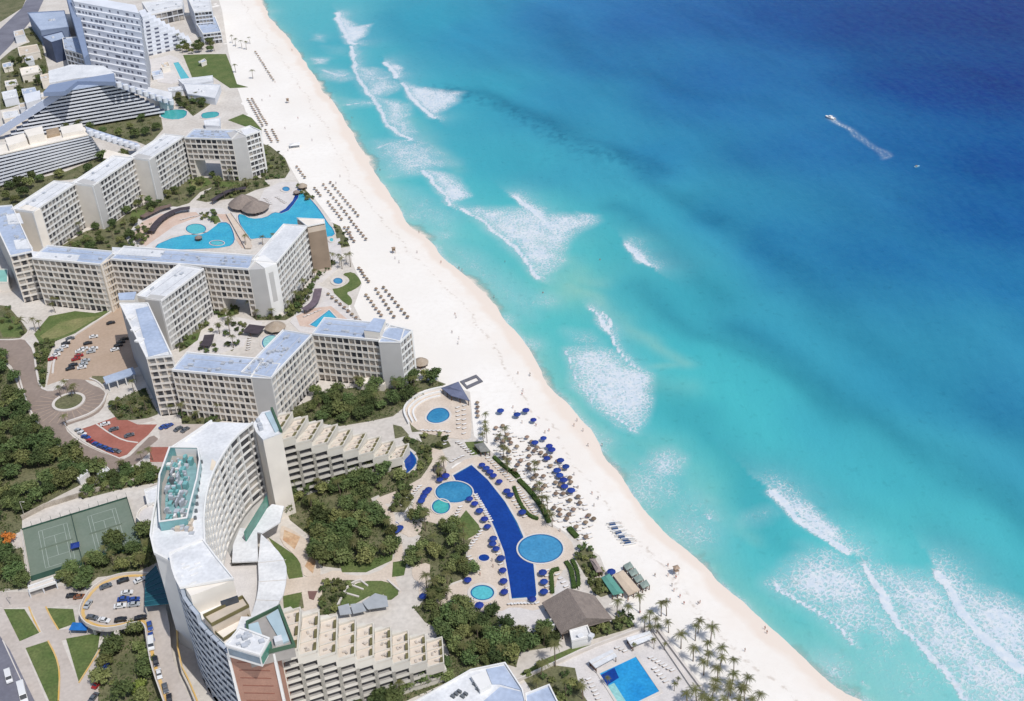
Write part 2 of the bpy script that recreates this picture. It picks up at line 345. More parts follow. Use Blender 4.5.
# lacy patches: polygon, strength, softness m
PATCH = [([(336, 12), (345, 16), (356, 26), (370, 24), (366, 34), (355, 42), (348, 44), (340, 30)], 1.0, 4), ([(386, 62), (396, 64), (406, 68), (400, 76), (392, 74)], .95, 3), ([(402, 83), (420, 87), (445, 90), (463, 92), (455, 102), (440, 112), (433, 118), (412, 100)], .92, 4),
         ([(355, 66), (375, 68), (395, 76), (398, 88), (385, 96), (372, 98), (360, 86)], .75, 6), ([(378, 98), (396, 100), (410, 104), (408, 116), (414, 132), (400, 136), (386, 122)], .85, 5), ([(376, 142), (408, 138), (424, 142), (452, 163), (430, 172), (390, 176), (384, 160)], .66, 8), ([(422, 168), (440, 172), (458, 180), (471, 196), (458, 204), (450, 205)], .9, 4),
         ([(462, 208), (500, 208), (530, 207), (552, 214), (590, 216), (598, 221), (578, 230), (566, 245), (560, 262), (545, 280), (530, 268), (505, 240)], .84, 5), ([(513, 196), (526, 201), (545, 212), (556, 230), (548, 232)], 1.1, 2.2), ([(575, 212), (600, 216), (596, 222), (580, 222)], .7, 3),
         ([(440, 240), (470, 250), (500, 275), (540, 300), (530, 320), (500, 300), (460, 270)], .34, 7), ([(382, 185), (420, 190), (460, 215), (450, 240), (420, 225), (395, 200)], .36, 7), ([(626, 243), (640, 248), (650, 264), (640, 262)], 1.1, 2),
         ([(589, 307), (600, 312), (611, 325), (608, 334), (596, 322)], .95, 2), ([(567, 350), (590, 346), (612, 352), (630, 366), (652, 375), (648, 398), (640, 430), (620, 424), (595, 405), (575, 385)], .95, 4), ([(566, 330), (590, 332), (600, 345), (575, 346)], .45, 5),
         ([(646, 462), (655, 452), (672, 450), (685, 458), (680, 474), (662, 480), (648, 474)], .8, 5), ([(664, 492), (690, 486), (708, 500), (704, 520), (680, 520)], .38, 6), ([(769, 490), (790, 496), (815, 505), (838, 525), (849, 548), (830, 542), (795, 517)], 1.0, 2.5), ([(742, 515), (770, 508), (775, 514), (755, 524), (735, 524)], .42, 4),
         ([(774, 580), (800, 556), (830, 556), (866, 568), (885, 600), (905, 630), (890, 640), (868, 628), (850, 640), (815, 612)], .86, 6), ([(862, 563), (900, 572), (938, 580), (960, 608), (1010, 660), (1040, 690), (1040, 720), (980, 712), (940, 668), (900, 625)], .92, 6), ([(936, 572), (960, 584), (1000, 596), (1040, 614), (1050, 690), (1015, 672), (965, 618)], .98, 5),
         ([(850, 640), (900, 628), (950, 680), (960, 712), (900, 712), (868, 668)], .36, 9), ([(800, 545), (850, 560), (820, 560)], .4, 5), ([(316, 34), (325, 36), (324, 42), (314, 40)], .5, 4), ([(312, 58), (330, 58), (326, 64), (314, 64)], .6, 3), ([(318, 68), (345, 70), (360, 78), (340, 82), (322, 78)], .55, 5),
         ([(340, 98), (378, 100), (382, 106), (350, 108)], .4, 4), ([(322, 46), (350, 46), (352, 56), (330, 56)], .25, 5), ([(1000, 640), (1050, 640), (1050, 690)], .6, 5)]
def sz(x, y, s): return np.full(x.shape, ZS)+np.where(s < 500, 0, 0)
sme, x, y, s = grid_mesh('sea', axis(-262, 470, 1.5, 40000), np.concatenate([axis(236, 640, 1.5, 30)[:0], np.array([-9000, -3000, -900, -200, 100, 190, 225]), np.arange(236, 560, 1.3), np.arange(560, 1180, 2.0), 1180*1.2**np.arange(1, 20)]), sz, lambda x, y, s: s > -14)
near = (y > 200) & (y < 1300) & (x > -320) & (x < 560)
# colour of the water over its bed
col_w = np.zeros((len(x), 3)); ws = np.zeros(len(x))
xw = x+(fbm(x, y, .012, 11)-.5)*50; yw = y+(fbm(x, y, .012, 12)-.5)*50
for p, cc in zip(wp, wc):
    sc = 22+np.linalg.norm(p)*.035
    w = 1/(((xw-p[0])**2+(yw-p[1])**2)/sc**2+.25)**1.6; ws += w; col_w += w[:, None]*cc
col_w /= ws[:, None]
dark = np.ones(len(x))
for pts, wd, st in BANDS:
    d, _ = seg_dist(xw, yw, world_line(pts)); dark *= 1-min(.26, st*1.7)*np.exp(-(d/wd)**2)*(.6+.8*fbm(x, y, .03, 21))
# seaweed speckle
d, _ = seg_dist(x, y, world_line([(440, 88), (480, 100), (505, 106), (530, 120), (575, 145), (640, 166)]))
weed = np.clip(1-(d/15), 0, 1)*np.clip((fbm(x, y, .30, 31, 3)-.52)/.10, 0, 1)
d2, _ = seg_dist(x, y, world_line([(560, 150), (640, 165)])); weed = np.maximum(weed, np.clip(1-d2/40, 0, 1)*np.clip((fbm(x, y, .25, 33, 3)-.58)/.2, 0, 1)*.6)
d3, _ = seg_dist(x, y, world_line([(490, 104), (520, 108), (540, 120)])); weed = np.maximum(weed, .9*np.exp(-(d3/6)**2)*fbm(x, y, .2, 35))
dark *= 1-.30*weed*np.clip(1.3-d3/160, .35, 1)
ua, va_ = (x*.94+y*.35)+(fbm(x, y, .006, 43)-.5)*60, y*.94-x*.35; far_ = np.clip((s-40)/80, 0, 1)
dark *= 1+far_*(.22*(fbm(ua*.028, va_*.006, 1., 41, 3)-.5)+.14*(fbm(ua*.09, va_*.02, 1., 42, 2)-.5))
col_w *= (dark[:, None]*1.03)**np.array([1.1, 1.0, .8])
turb = np.zeros(len(x))
for pts, wd, st in TURB:
    d, _ = seg_dist(xw, yw, world_line(pts)); turb = np.maximum(turb, .62*st*(.4+1.1*fbm(x, y, .04, 23))*np.exp(-(d/wd)**2))
turb = np.maximum(turb, (.35+.5*fbm(x, y, .03, 91))*np.exp(-np.maximum(s, 0)/8.))
sand_c = np.array(lin(168, 212, 202)); col_w = col_w*(1-turb[:, None])+sand_c*turb[:, None]
dense = np.zeros(len(x)); lace = np.zeros(len(x))
xj = x+(fbm(x, y, .07, 51)-.5)*6; yj = y+(fbm(x, y, .07, 52)-.5)*6
nm = np.where(near)[0]
for pts, wd, st in LINES:
    if st == 0: continue
    d, sd_ = seg_dist(xj[nm], yj[nm], world_line(pts)); k_ = .80*wd*(.5+1.0*fbm(x[nm], y[nm], .09, 53)); dense[nm] = np.maximum(dense[nm], st*np.exp(-(d/k_)**2))
    if wd > .85 and wd != 1.31 and not (pts[0][0] > 820 and pts[0][1] < 130): lace[nm] = np.maximum(lace[nm], .78*st*np.exp(-d/np.where(sd_ < 0, 3.2*wd, .5*wd)))
for pts, st, so_ in PATCH:
    w = [P(a_, b_, ZS)[:2] for a_, b_ in pts]; ins = in_poly(xj[nm], yj[nm], w); d, _ = seg_dist(xj[nm], yj[nm], w, True)
    e = np.where(ins, np.clip(.5+d/so_*.30, 0, 1), np.clip(.5-d/so_*.42, 0, 1))*(.72+.56*fbm(x[nm], y[nm], .055, 55)); lace[nm] = np.maximum(lace[nm], st*e)
# swash along the shore: sheets of thin foam of changing width
sww = 3+6*fbm(x, y, .035, 61)
sw_f = np.clip(1-np.abs(s+1)/sww, 0, 1)*.75*np.clip(fbm(x, y, .02, 63)*2.6-.5, 0, 1); lace = np.maximum(lace, sw_f)
for (a_, b_), rad, st in (((648, 488), 15, .5), ((690, 530), 13, .5), ((545, 300), 10, .4), ((505, 320), 8, .4), ((530, 345), 7, .5), ((600, 440), 8, .4), ((830, 668), 9, .5), ((270, 12), 10, .3), ((415, 215), 12, .4), ((440, 235), 10, .4)):
    p = P(a_, b_, ZS); lace = np.maximum(lace, st*np.exp(-((x-p[0])**2+(y-p[1])**2)/rad**2))
alpha = np.clip((s+5+(fbm(x, y, .035, 71)-.5)*16+(fbm(x, y, .16, 72)-.5)*5)/9, 0, 1)
a1 = sme.attributes.new('water', 'FLOAT_COLOR', 'POINT'); a1.data.foreach_set('color', np.concatenate([np.maximum(col_w/KILL-np.array([.012, .010, .010]), .003), np.ones((len(x), 1))], 1).ravel().astype(np.float32))
a2 = sme.attributes.new('foam', 'FLOAT_COLOR', 'POINT'); a2.data.foreach_set('color', np.stack([dense, lace, alpha, np.ones(len(x))], -1).ravel().astype(np.float32))
wm = bpy.data.materials.new('sea_water'); wm.use_nodes = True; t = wm.node_tree; N = t.nodes.new; Lk = t.links.new; pb = t.nodes['Principled BSDF']; outn = t.nodes['Material Output']
geo = N('ShaderNodeNewGeometry'); aw = N('ShaderNodeAttribute'); aw.attribute_name = 'water'; af = N('ShaderNodeAttribute'); af.attribute_name = 'foam'; sp = N('ShaderNodeSeparateColor'); Lk(af.outputs['Color'], sp.inputs[0])
# lace texture: warped cells, their borders white
wn = N('ShaderNodeTexNoise'); wn.inputs['Scale'].default_value = .5; wn.inputs['Detail'].default_value = 3; Lk(geo.outputs['Position'], wn.inputs['Vector'])
va = N('ShaderNodeVectorMath'); va.operation = 'MULTIPLY_ADD'; Lk(wn.outputs['Color'], va.inputs[0]); va.inputs[1].default_value = (2.6, 2.6, 0); Lk(geo.outputs['Position'], va.inputs[2])
vo = N('ShaderNodeTexVoronoi'); vo.feature = 'DISTANCE_TO_EDGE'; vo.inputs['Scale'].default_value = .5; Lk(va.outputs[0], vo.inputs['Vector'])
vo2 = N('ShaderNodeTexVoronoi'); vo2.feature = 'DISTANCE_TO_EDGE'; vo2.inputs['Scale'].default_value = 1.5; Lk(va.outputs[0], vo2.inputs['Vector'])
edge = math_('ADD', math_('MULTIPLY', rng(vo.outputs['Distance'], 0, .30, 1, 0), .6), math_('MULTIPLY', rng(vo2.outputs['Distance'], 0, .28, 1, 0), .4))
tex = math_('ADD', math_('MULTIPLY', edge, .68), math_('MULTIPLY', noise(.9, 6, va.outputs[0]), .62))       # about 0.2 .. 1.1
big = math_('MULTIPLY', math_('SUBTRACT', noise(.11, 3), .5), .7)
lv = math_('ADD', sp.outputs[1], math_('MULTIPLY', big, rng(sp.outputs[1], 0, .3)))
fl = rng(math_('SUBTRACT', math_('MULTIPLY', lv, 1.0), math_('SUBTRACT', 1.07, tex)), -.10, .55)
fl = math_('MULTIPLY', fl, rng(sp.outputs[1], .02, .3))
fd = rng(math_('ADD', sp.outputs[0], math_('MULTIPLY', math_('SUBTRACT', tex, .62), .8)), .32, .72)
fd = math_('MULTIPLY', fd, rng(sp.outputs[0], .04, .25))
haze_f = math_('MAXIMUM', math_('MULTIPLY', sp.outputs[1], .52), math_('MULTIPLY', sp.outputs[0], .60))
foam = math_('MINIMUM', math_('MAXIMUM', math_('MAXIMUM', fd, fl), haze_f), 1.)
fc = mixc(rng(noise(.4, 4), .35, .65), (.48, .54, .60), (.58, .60, .62))
cw = mixc(rng(noise(.25, 5), .3, .7, 0, .10), aw.outputs['Color'], (.05, .30, .40))
c = mixc(math_('MULTIPLY', foam, .97), cw, fc); Lk(c, pb.inputs['Base Color'])
pb.inputs['IOR'].default_value = 1.33; pb.inputs['Specular IOR Level'].default_value = .13
Lk(rng(foam, 0, .5, .32, .9), pb.inputs['Roughness'])
bp = N('ShaderNodeBump'); bp.inputs['Strength'].default_value = .55; bp.inputs['Distance'].default_value = .5
mp = N('ShaderNodeMapping'); mp.inputs['Rotation'].default_value = (0, 0, math.radians(-20)); mp.inputs['Scale'].default_value = (1, .35, 1); Lk(geo.outputs['Position'], mp.inputs['Vector'])
hgt = math_('ADD', math_('ADD', math_('MULTIPLY', noise(.16, 4, mp.outputs[0]), 1.6), math_('MULTIPLY', noise(1.0, 4), .35)), math_('MULTIPLY', foam, .9)); Lk(hgt, bp.inputs['Height']); Lk(bp.outputs[0], pb.inputs['Normal'])
tb = N('ShaderNodeBsdfTransparent'); ms = N('ShaderNodeMixShader'); Lk(rng(math_('ADD', sp.outputs[2], math_('MULTIPLY', math_('SUBTRACT', noise(.3, 5), .5), .5)), .2, .95), ms.inputs[0]); Lk(tb.outputs[0], ms.inputs[1]); Lk(pb.outputs[0], ms.inputs[2]); Lk(ms.outputs[0], outn.inputs['Surface'])
sme.materials.append(wm); sea = link('sea', sme); tag(sea, kind='structure')
# ================================================================== GROUND COVER
def sheet(name, polys, z, mt, sm=0):
    "flat sheets with a small edge, one object"
    b = MB()
    for i, p in enumerate(polys):
        if sm: p = smooth_poly(p, sm)
        w = G(p, z); b.prism(w, z-.25+i*.0013, z+i*.0013)
    o = b.build(name, mt); tag(o, kind='structure'); return o
M_SOIL = mat('garden_ground', (.085, .095, .042), .95, .35, .12, rgb2=(.16, .15, .085), fine=.3, bump=.6)
M_LAWN = mat('lawn_grass', (.070, .110, .030), .95, .2, .12, rgb2=(.12, .145, .05), fine=.22, bump=.3)
M_LAWN2 = mat('dry_lawn', (.12, .15, .05), .95, .2, .1, rgb2=(.21, .20, .09), fine=.2)
M_PAVE = mat('warm_paving', (.50, .42, .345), .85, .12, .15, rgb2=(.58, .50, .42), fine=.08)
M_PINK = mat('pink_paving', (.50, .36, .29), .85, .12, .15, rgb2=(.55, .44, .37), fine=.08)
M_DECK = mat('white_deck', (.55, .52, .50), .8, .08, .2, fine=.07)
M_BROWN = mat('brown_pavers', (.22, .175, .15), .9, .1, .06, rgb2=(.27, .215, .18), fine=.08)
M_TAN = mat('tan_pavers', (.36, .27, .20), .9, .1, .08, rgb2=(.40, .305, .235), fine=.07)
M_RED = mat('red_paving', (.27, .095, .07), .9, .1, .08, rgb2=(.33, .13, .10), fine=.1)
M_ASPH = mat('asphalt', (.13, .13, .16), .9, .08, .08, rgb2=(.18, .18, .215), fine=.08)
M_CONC = mat('concrete', (.40, .35, .31), .9, .1, .08, rgb2=(.47, .42, .38), fine=.08)
M_KERB = mat('kerb', (.55, .51, .47), .8, .06, .2)
M_YEL = mat('yellow_kerb', (.55, .33, .08), .8, .15, .2, rgb2=(.55, .40, .20))
M_WOODD = mat('dark_timber', (.10, .055, .035), .8, .2, .4)
M_RUST = mat('rust_stained_deck', (.40, .20, .09), .9, .2, .12, rgb2=(.55, .45, .32), fine=.15)
VEG = [(-700, -60), (200, -60), (222, 10), (228, 50), (236, 84), (246, 112), (262, 128), (262, 142), (286, 160), (300, 184), (316, 200), (334, 224), (350, 246), (352, 262), (362, 284), (354, 306), (368, 334), (388, 350), (420, 372), (446, 384), (470, 392), (474, 436), (492, 452), (520, 476), (552, 524), (578, 540), (600, 556), (616, 596), (634, 626), (660, 628), (704, 690), (740, 760), (-700, 760)]
sheet('pavement', [VEG], .04, mat('resort_paving', (.47, .43, .385), .9, .1, .06, rgb2=(.56, .525, .48), fine=.1))
GARDENS = dict(
 forest=[(-30, 356), (2, 360), (12, 372), (20, 392), (30, 415), (45, 437), (62, 452), (76, 459), (100, 474), (78, 486), (58, 496), (22, 515), (22, 530), (-30, 560)],
 hedge=[(84, 489), (112, 478), (140, 467), (161, 469), (160, 482), (129, 487), (82, 499)],
 westbed=[(-20, 303), (8, 306), (22, 322), (28, 331), (20, 338), (4, 339), (-20, 345)],
 strip=[(34, 344), (56, 340), (48, 357), (47, 372), (45, 387), (41, 387), (37, 366)],
 rear=[(-30, 192), (0, 188), (67, 171), (103, 156), (129, 160), (100, 175), (66, 180), (54, 181), (15, 207), (-30, 210)],
 pyramidbed=[(60, 132), (88, 127), (129, 112), (160, 110), (163, 129), (148, 146), (136, 141), (100, 135)],
 northbed=[(170, 97), (195, 95), (217, 99), (205, 108), (193, 116), (187, 110)],
 court=[(58, 248), (86, 231), (112, 224.5), (133, 209.5), (159, 199), (184, 177), (220, 178), (222, 183), (200, 192), (189, 203), (166, 210), (152, 226), (146, 244), (136, 251), (103, 257), (60, 250)],
 court_b=[(222, 180), (262, 178), (270, 186), (255, 190), (240, 197), (220, 200), (206, 202), (196, 200)],
 court_c=[(203, 213), (222, 214), (214, 224), (202, 222), (198, 217)],
 court_d=[(128, 232), (146, 228), (152, 240), (140, 250), (120, 252)],
 beachbed=[(259, 143), (270, 146), (285, 158), (290, 170), (285, 178), (262, 180), (258, 160)],
 beachbed_b=[(300, 184), (314, 199), (308, 203), (298, 190)],
 beachbed_c=[(333, 223), (340, 226), (350, 246), (339, 248)],
 n4bed=[(290, 305.4), (311, 283), (318, 276), (335.7, 261), (334.5, 265.6), (319, 278), (313.4, 286), (311, 299.5), (301.7, 309), (288, 318)],
 well=[(180, 335), (211.7, 312.8), (214, 322), (201, 330), (198.8, 337), (187, 348), (179, 352)],
 well_b=[(212.8, 305), (239.8, 307), (238.6, 314), (215.2, 319)],
 well_c=[(209.3, 331.6), (226.9, 321), (240, 323), (246, 327), (243, 340), (232, 351), (225.7, 348), (226.9, 337)],
 well_d=[(199, 349), (212, 341), (221, 355), (201, 356)],
 well_e=[(249, 314), (259.7, 314), (283, 316.3), (294.9, 307), (303, 301), (302, 311), (285.5, 320), (256, 320)],
 slope=[(288, 424), (293, 408), (317, 397), (343, 389), (380, 384), (400, 381), (434, 380), (446, 384), (412, 401), (393, 416), (370, 421), (340, 426), (305, 421)],
 grove=[(306, 487), (334, 484), (346, 478), (374, 467), (400, 464), (402, 484), (382.5, 493), (371, 498), (375, 508), (391, 514), (396, 536), (396, 552), (382, 563), (362, 569), (338, 568), (322, 566), (313, 553), (309, 535), (290, 520), (284, 505), (290, 495)],
 grove_b=[(321, 586), (338.6, 580), (356, 580), (341.5, 605), (335.6, 613), (319.5, 615)],
 grove_c=[(413, 607), (440, 604), (454, 602.6), (497, 615.5), (503, 630.5), (559, 628), (559, 645.5), (520, 652), (516, 667), (503, 663), (471, 671), (412, 698), (375, 715), (350, 715), (400, 690), (440, 667), (450, 655), (440, 630), (425, 622)],
 grove_d=[(410, 518.7), (433.7, 523), (453, 527), (466, 536), (472, 538), (466, 551), (466, 561.6), (474.5, 574.5), (451, 583), (438, 600), (423, 602.5), (425, 587), (431.6, 583), (429.4, 570), (408, 566), (412, 551), (421, 536), (408, 529)],
 grove_e=[(420, 604), (436, 590), (450, 600), (454, 606), (440, 612), (425, 612)],
 bed_a=[(393, 424.5), (401.5, 426.6), (409, 435), (395, 438.4)], bed_b=[(418.7, 434), (444.5, 435), (451, 446), (440, 450), (424, 446)], bed_c=[(408, 416), (424, 424.5), (423, 431), (412, 432)],
 bed_d=[(402, 440), (412, 438), (431.6, 446), (432, 462), (421, 478), (401.5, 489), (380, 497), (376, 490), (396, 482), (404, 479), (418, 468), (416, 452), (405, 444)],
 bed_e=[(436, 472), (444, 468), (448, 478), (438, 484)], bed_f=[(396, 490), (410, 486), (412, 500), (404, 512), (392, 512)],
 bed_g=[(586.4, 620), (612, 622), (625, 613), (635, 626), (623, 630.5), (593, 639)], bed_h=[(577.8, 554.8), (582, 546.6), (593, 552), (594, 568.5), (603.8, 574), (591.5, 578), (586, 576.7), (576, 560)],
 bed_i=[(587, 581), (598, 579.5), (612, 593), (601, 597), (593, 592)], bed_j=[(522, 676), (545, 664), (575, 668), (580, 690), (590, 705), (540, 705)], bed_k=[(290, 600), (302, 594), (304, 608), (288, 612)],
 tennis=[(58.6, 581), (88, 562), (122, 540), (151, 526), (158, 562), (136.7, 572), (97.7, 577), (80.6, 591)], tennis_b=[(-20, 552), (22, 548), (28, 588), (0, 591), (-20, 590)],
 ramp=[(98, 648), (120, 634), (142, 626), (146, 647), (163, 704), (97.6, 706), (100, 667)], nw=[(-10, -10), (30, -10), (22, 8), (0, 22)], nw_b=[(0, 60), (12, 50), (24, 44), (30, 42), (22, 30), (34, 26), (40, 36), (52, 84), (38, 98), (10, 108), (0, 110)],
 front=[(180, 410), (205, 412), (218, 414), (228, 418), (214, 424), (182, 424)], drive=[(125, 396), (145, 388), (158, 414), (148, 418), (133, 420), (118, 420), (108, 408)], drive_b=[(92, 376), (105, 376), (103, 384), (92, 380)])
sheet('garden_bed', GARDENS.values(), .16, M_SOIL)
LAWNS = [[(49, 316), (75, 311), (95, 313), (118, 308), (92, 322), (75, 333), (58, 340), (39, 342), (34, 334)], [(-5, 318), (14, 316), (26, 332), (18, 337), (3, 337)],
 smooth_poly([(341.6, 273.8), (353.3, 271.4), (360.3, 279.6), (361.5, 284.3), (353.3, 290), (345.7, 292.5), (352, 298.4), (352, 304.2), (347.4, 305.4), (329.9, 289), (340.4, 287.8), (349.8, 282), (348.6, 277.3)], 1),
 [(183, 55), (208, 54), (226, 54), (231, 66), (237, 84), (248, 87), (230, 88), (212, 76), (192, 77)], [(228, 120), (243, 114), (252, 118), (262, 130), (250, 128)], [(466, 510), (478.8, 525), (481, 531.6), (466, 540), (451, 529.4)], [(465, 442), (483, 441), (490, 452), (472, 455)],
 smooth_poly([(338.6, 605), (346, 589), (362, 580.8), (388.3, 580.8), (401.5, 591.7), (388, 602), (372, 594), (358, 602), (349, 606)], 1),
 [(3.7, 609), (24.4, 609), (39, 632.5), (19.5, 641)], [(46, 608), (73, 609), (75.7, 622.8), (58.6, 629)], [(25.6, 648), (47.6, 641), (59.8, 666.7), (58.6, 705), (51, 705)], [(66, 638.6), (100, 632.5), (97.6, 649.6), (79, 682.6)],
 [(268, 537), (280, 545), (299, 558), (303, 577), (289, 579), (283, 560)], [(283, 596), (302, 592), (298, 610), (284, 612)], [(338, 556), (362, 562), (384, 556), (393, 552), (392, 560), (366, 572), (342, 572)], [(393, 562), (407, 560), (404, 575), (392, 577)],
 [(188, 178), (207, 178), (212, 183), (198, 190), (190, 190)], [(216, 181), (242, 183), (230, 187), (214, 186)], [(132, 210), (146, 210), (142, 219), (130, 218)], [(212, 215), (218, 216), (222, 224), (214, 224)],
 [(545, 659), (590, 640), (590, 645), (548, 668), (525, 676), (520, 674)], [(183, 338), (200, 332), (198, 340), (186, 348)], [(216, 308), (238, 308), (236, 314), (218, 318)]]
sheet('lawn', LAWNS, .22, M_LAWN)
sheet('dry_lawn', [[(60, 322), (80, 318), (100, 316), (88, 323), (72, 332), (56, 338), (44, 340), (40, 336)], [(190, 180), (206, 180), (202, 187), (192, 190)], [(38, 446), (54, 445), (60, 452), (52, 464), (38, 458)], [(47, 484), (60, 482), (58, 492), (46, 496)]], .245, M_LAWN2)
PAVES = [[(280, 600), (279, 580), (303, 577), (322, 575), (336, 569), (350, 576), (375, 574), (394, 560), (396, 548), (394, 536), (401, 538), (404, 556), (406, 561), (394, 576), (400, 590), (392, 584), (360, 580), (340, 580), (322, 586), (322, 606), (298, 612), (302, 594)],
 [(395, 524), (405, 520), (422, 520), (422, 532), (410, 538), (404, 534), (398, 532)], [(412, 566), (430, 562), (430, 572), (428, 588), (424, 600), (418, 592), (420, 582), (412, 578)], [(380, 497), (401, 488), (424, 476), (432, 460), (424, 442), (440, 446), (448, 462), (444, 470), (432, 482), (404, 498), (384, 505)],
 [(373, 502), (384, 493), (400, 488), (396, 494), (382, 500), (388, 508), (396, 516), (394, 530), (388, 522), (384, 512), (378, 506)]]
sheet('path', PAVES, .19, M_PAVE, 1)
POOLDECK = [[(404, 400), (420, 391), (437, 387), (460, 398), (470, 400), (472, 436), (466, 440), (440, 436), (420, 432), (408, 422)], [(450, 470), (470, 456), (492, 458), (510, 474), (530, 500), (545, 524), (560, 530), (575, 545), (572, 562), (560, 572), (552, 596), (540, 612), (512, 606), (500, 612), (478, 612), (450, 608), (430, 600), (444, 588), (470, 578), (466, 552), (474, 538), (466, 540), (478, 532), (466, 512), (452, 528), (430, 522), (410, 514), (414, 500), (428, 484)],
 [(432, 604), (450, 590), (480, 585), (510, 600), (500, 612)]]
sheet('pool_deck', POOLDECK, .205, M_PAVE, 1)
WHITES = [[(497, 612), (515, 605), (541, 604), (556, 626), (552, 630), (520, 634), (500, 630)], [(510, 690), (560, 664), (600, 645), (648, 626), (658, 630), (702, 688), (690, 712), (545, 712)], [(556, 573), (575, 585), (566, 590), (553, 600), (553, 580)],
 [(290, 322), (306, 296), (316, 284), (330, 290), (342, 302), (366, 330), (340, 336), (300, 332)], [(126, 238), (140, 216), (162, 206), (200, 208), (222, 208), (236, 214), (236, 222), (214, 226), (206, 234), (170, 236), (148, 250), (132, 250)], [(258, 203), (264, 190), (280, 182), (297, 182), (301, 190), (294, 204), (282, 212), (268, 212), (258, 218)],
 [(196, 300), (212, 298), (214, 312), (262, 322), (262, 330), (250, 332), (244, 346), (224, 352), (216, 356), (198, 352), (186, 352), (196, 340), (210, 330), (206, 318)], [(146, 60), (170, 55), (178, 58), (192, 78), (172, 84), (158, 82), (150, 70)], [(318, 242), (340, 238), (342, 256), (336, 270), (322, 282), (310, 286), (316, 262)]]
sheet('terrace', WHITES, .20, M_DECK, 0)
sheet('pink_terrace', [[(130, 238), (142, 222), (160, 214), (196, 212), (200, 216), (174, 226), (160, 236), (146, 246)], [(216, 214), (230, 214), (240, 222), (252, 246), (242, 248), (226, 224)], [(296, 316), (314, 308), (331, 306), (346, 318), (360, 330), (320, 328), (300, 326)]], .235, M_PINK)
sheet('road', [smooth_poly([(-30, 338), (0, 340), (22, 338), (31, 345), (36, 365), (41, 387), (52, 391), (60, 387), (66, 380), (80, 376), (90, 384), (103, 389), (107, 398), (102, 410), (90, 418), (70, 424), (64, 428), (76, 440), (95, 450), (117, 458), (127, 459), (140, 446), (152, 434), (160, 440), (146, 456), (132, 467), (108, 472), (82, 462), (62, 451), (45, 435), (32, 417), (22, 393), (14, 368), (4, 360), (-30, 356)], 1)], .10, M_BROWN)
sheet('parking_area', [[(47, 385), (51.6, 363), (71, 339.5), (99, 320), (120, 304), (150, 340), (150, 360), (118, 377), (104, 383), (88, 380), (76, 379), (64.5, 379)]], .12, M_TAN)
sheet('red_parking', [[(75, 431), (92, 425.4), (118, 415.8), (137.5, 424.4), (157, 424.4), (148, 435), (137.5, 443.7), (127, 454.5), (118, 457.7), (90, 443.7)], [(150, 447), (170, 447), (166, 462), (150, 462)]], .14, M_RED)
sheet('parking_lot', [[(159, 431), (172, 422), (220, 424), (205, 445), (193, 470), (160, 470), (150, 462), (150, 446), (160, 438)], [(118, 415.8), (133, 408), (156, 420), (137.5, 424.4)]], .125, M_CONC)
sheet('driveway', [[(-20, 592), (28, 592), (60, 586), (84, 586), (84, 604), (46, 607), (60, 637), (79, 684), (98, 650), (104, 655), (97, 710), (56, 710), (60, 668), (47, 641), (30, 607), (4, 608), (-20, 600)], [(132, 540), (150, 486), (165, 480), (165, 560), (150, 575), (130, 560)], [(20, 641), (44, 632), (72, 628), (92, 622), (96, 634), (64, 640), (24, 650)]], .11, M_CONC)
sheet('sidewalk', [[(-10, 608), (4, 608), (24, 648), (51, 712), (40, 712), (10, 650), (-10, 622)]], .13, M_CONC)
sheet('street', [[(-40, 590), (-10, 618), (10, 648), (42, 712), (-10, 712), (-40, 650)], [(-20, 48), (22, 8), (34, -14), (50, -14), (38, 12), (10, 46), (-20, 76)]], .09, M_ASPH)
b = MB(); b.prism(G([(2, 640), (3, 639), (26, 690), (25, 690)], .1), .05, .105); b.build('lane_line', M_KERB); tag(bpy.data.objects['lane_line'], kind='structure')
# kerbs and low garden walls: each its own thing
def wall(name, pts, w, h, mt, label, cat, closed=False, z=0., grp=None):
    return tag(MB().ring([P(x, y, z) for x, y in pts], w, z, z+h, closed).build(name, mt), label, cat, grp)
wall('kerb', smooth_line([(-8, 340), (20, 340), (26, 336), (29, 330)], 1), .7, .4, M_KERB, 'pale kerb round the small lawn at the west edge of the brown driveway', 'kerb')
wall('kerb', smooth_line([(27, 342), (34, 350), (36, 368), (40, 388), (50, 392), (60, 388), (66, 383)], 1), .9, .5, M_KERB, 'white kerb wrapping the tip of the narrow tree strip beside the parking area', 'kerb')
wall('kerb', smooth_line([(18, 372), (24, 395), (32, 415), (46, 436), (66, 452), (84, 462), (98, 467)], 1), .8, .6, M_KERB, 'long curved white kerb between the dark woodland and the brown driveway', 'kerb')
wall('kerb', smooth_line([(53, 374), (54, 362), (58, 354), (72, 338), (92, 325), (110, 313), (120, 306)], 1), 1.0, .7, M_KERB, 'wide white wall along the upper side of the hotel parking area', 'wall')
wall('kerb', smooth_line([(64, 423), (72, 434), (90, 446), (108, 454), (120, 459)], 1), .6, .4, M_KERB, 'white kerb below the red parking lot', 'kerb')
wall('kerb', smooth_line([(90, 379), (98, 382), (104, 388)], 1), .7, .7, M_KERB, 'short white kerb under the porte-cochere on the upper side of the turning circle', 'kerb')
wall('kerb', smooth_line([(107, 394), (103, 405), (92, 414), (76, 420), (66, 423)], 1), .9, .9, M_KERB, 'white curved wall on the lower side of the turning circle', 'wall')
wall('kerb', smooth_line([(96, 424), (110, 434), (124, 441), (138, 443)], 1), .7, .3, M_KERB, 'white line of kerb splitting the red parking lot in two', 'kerb')
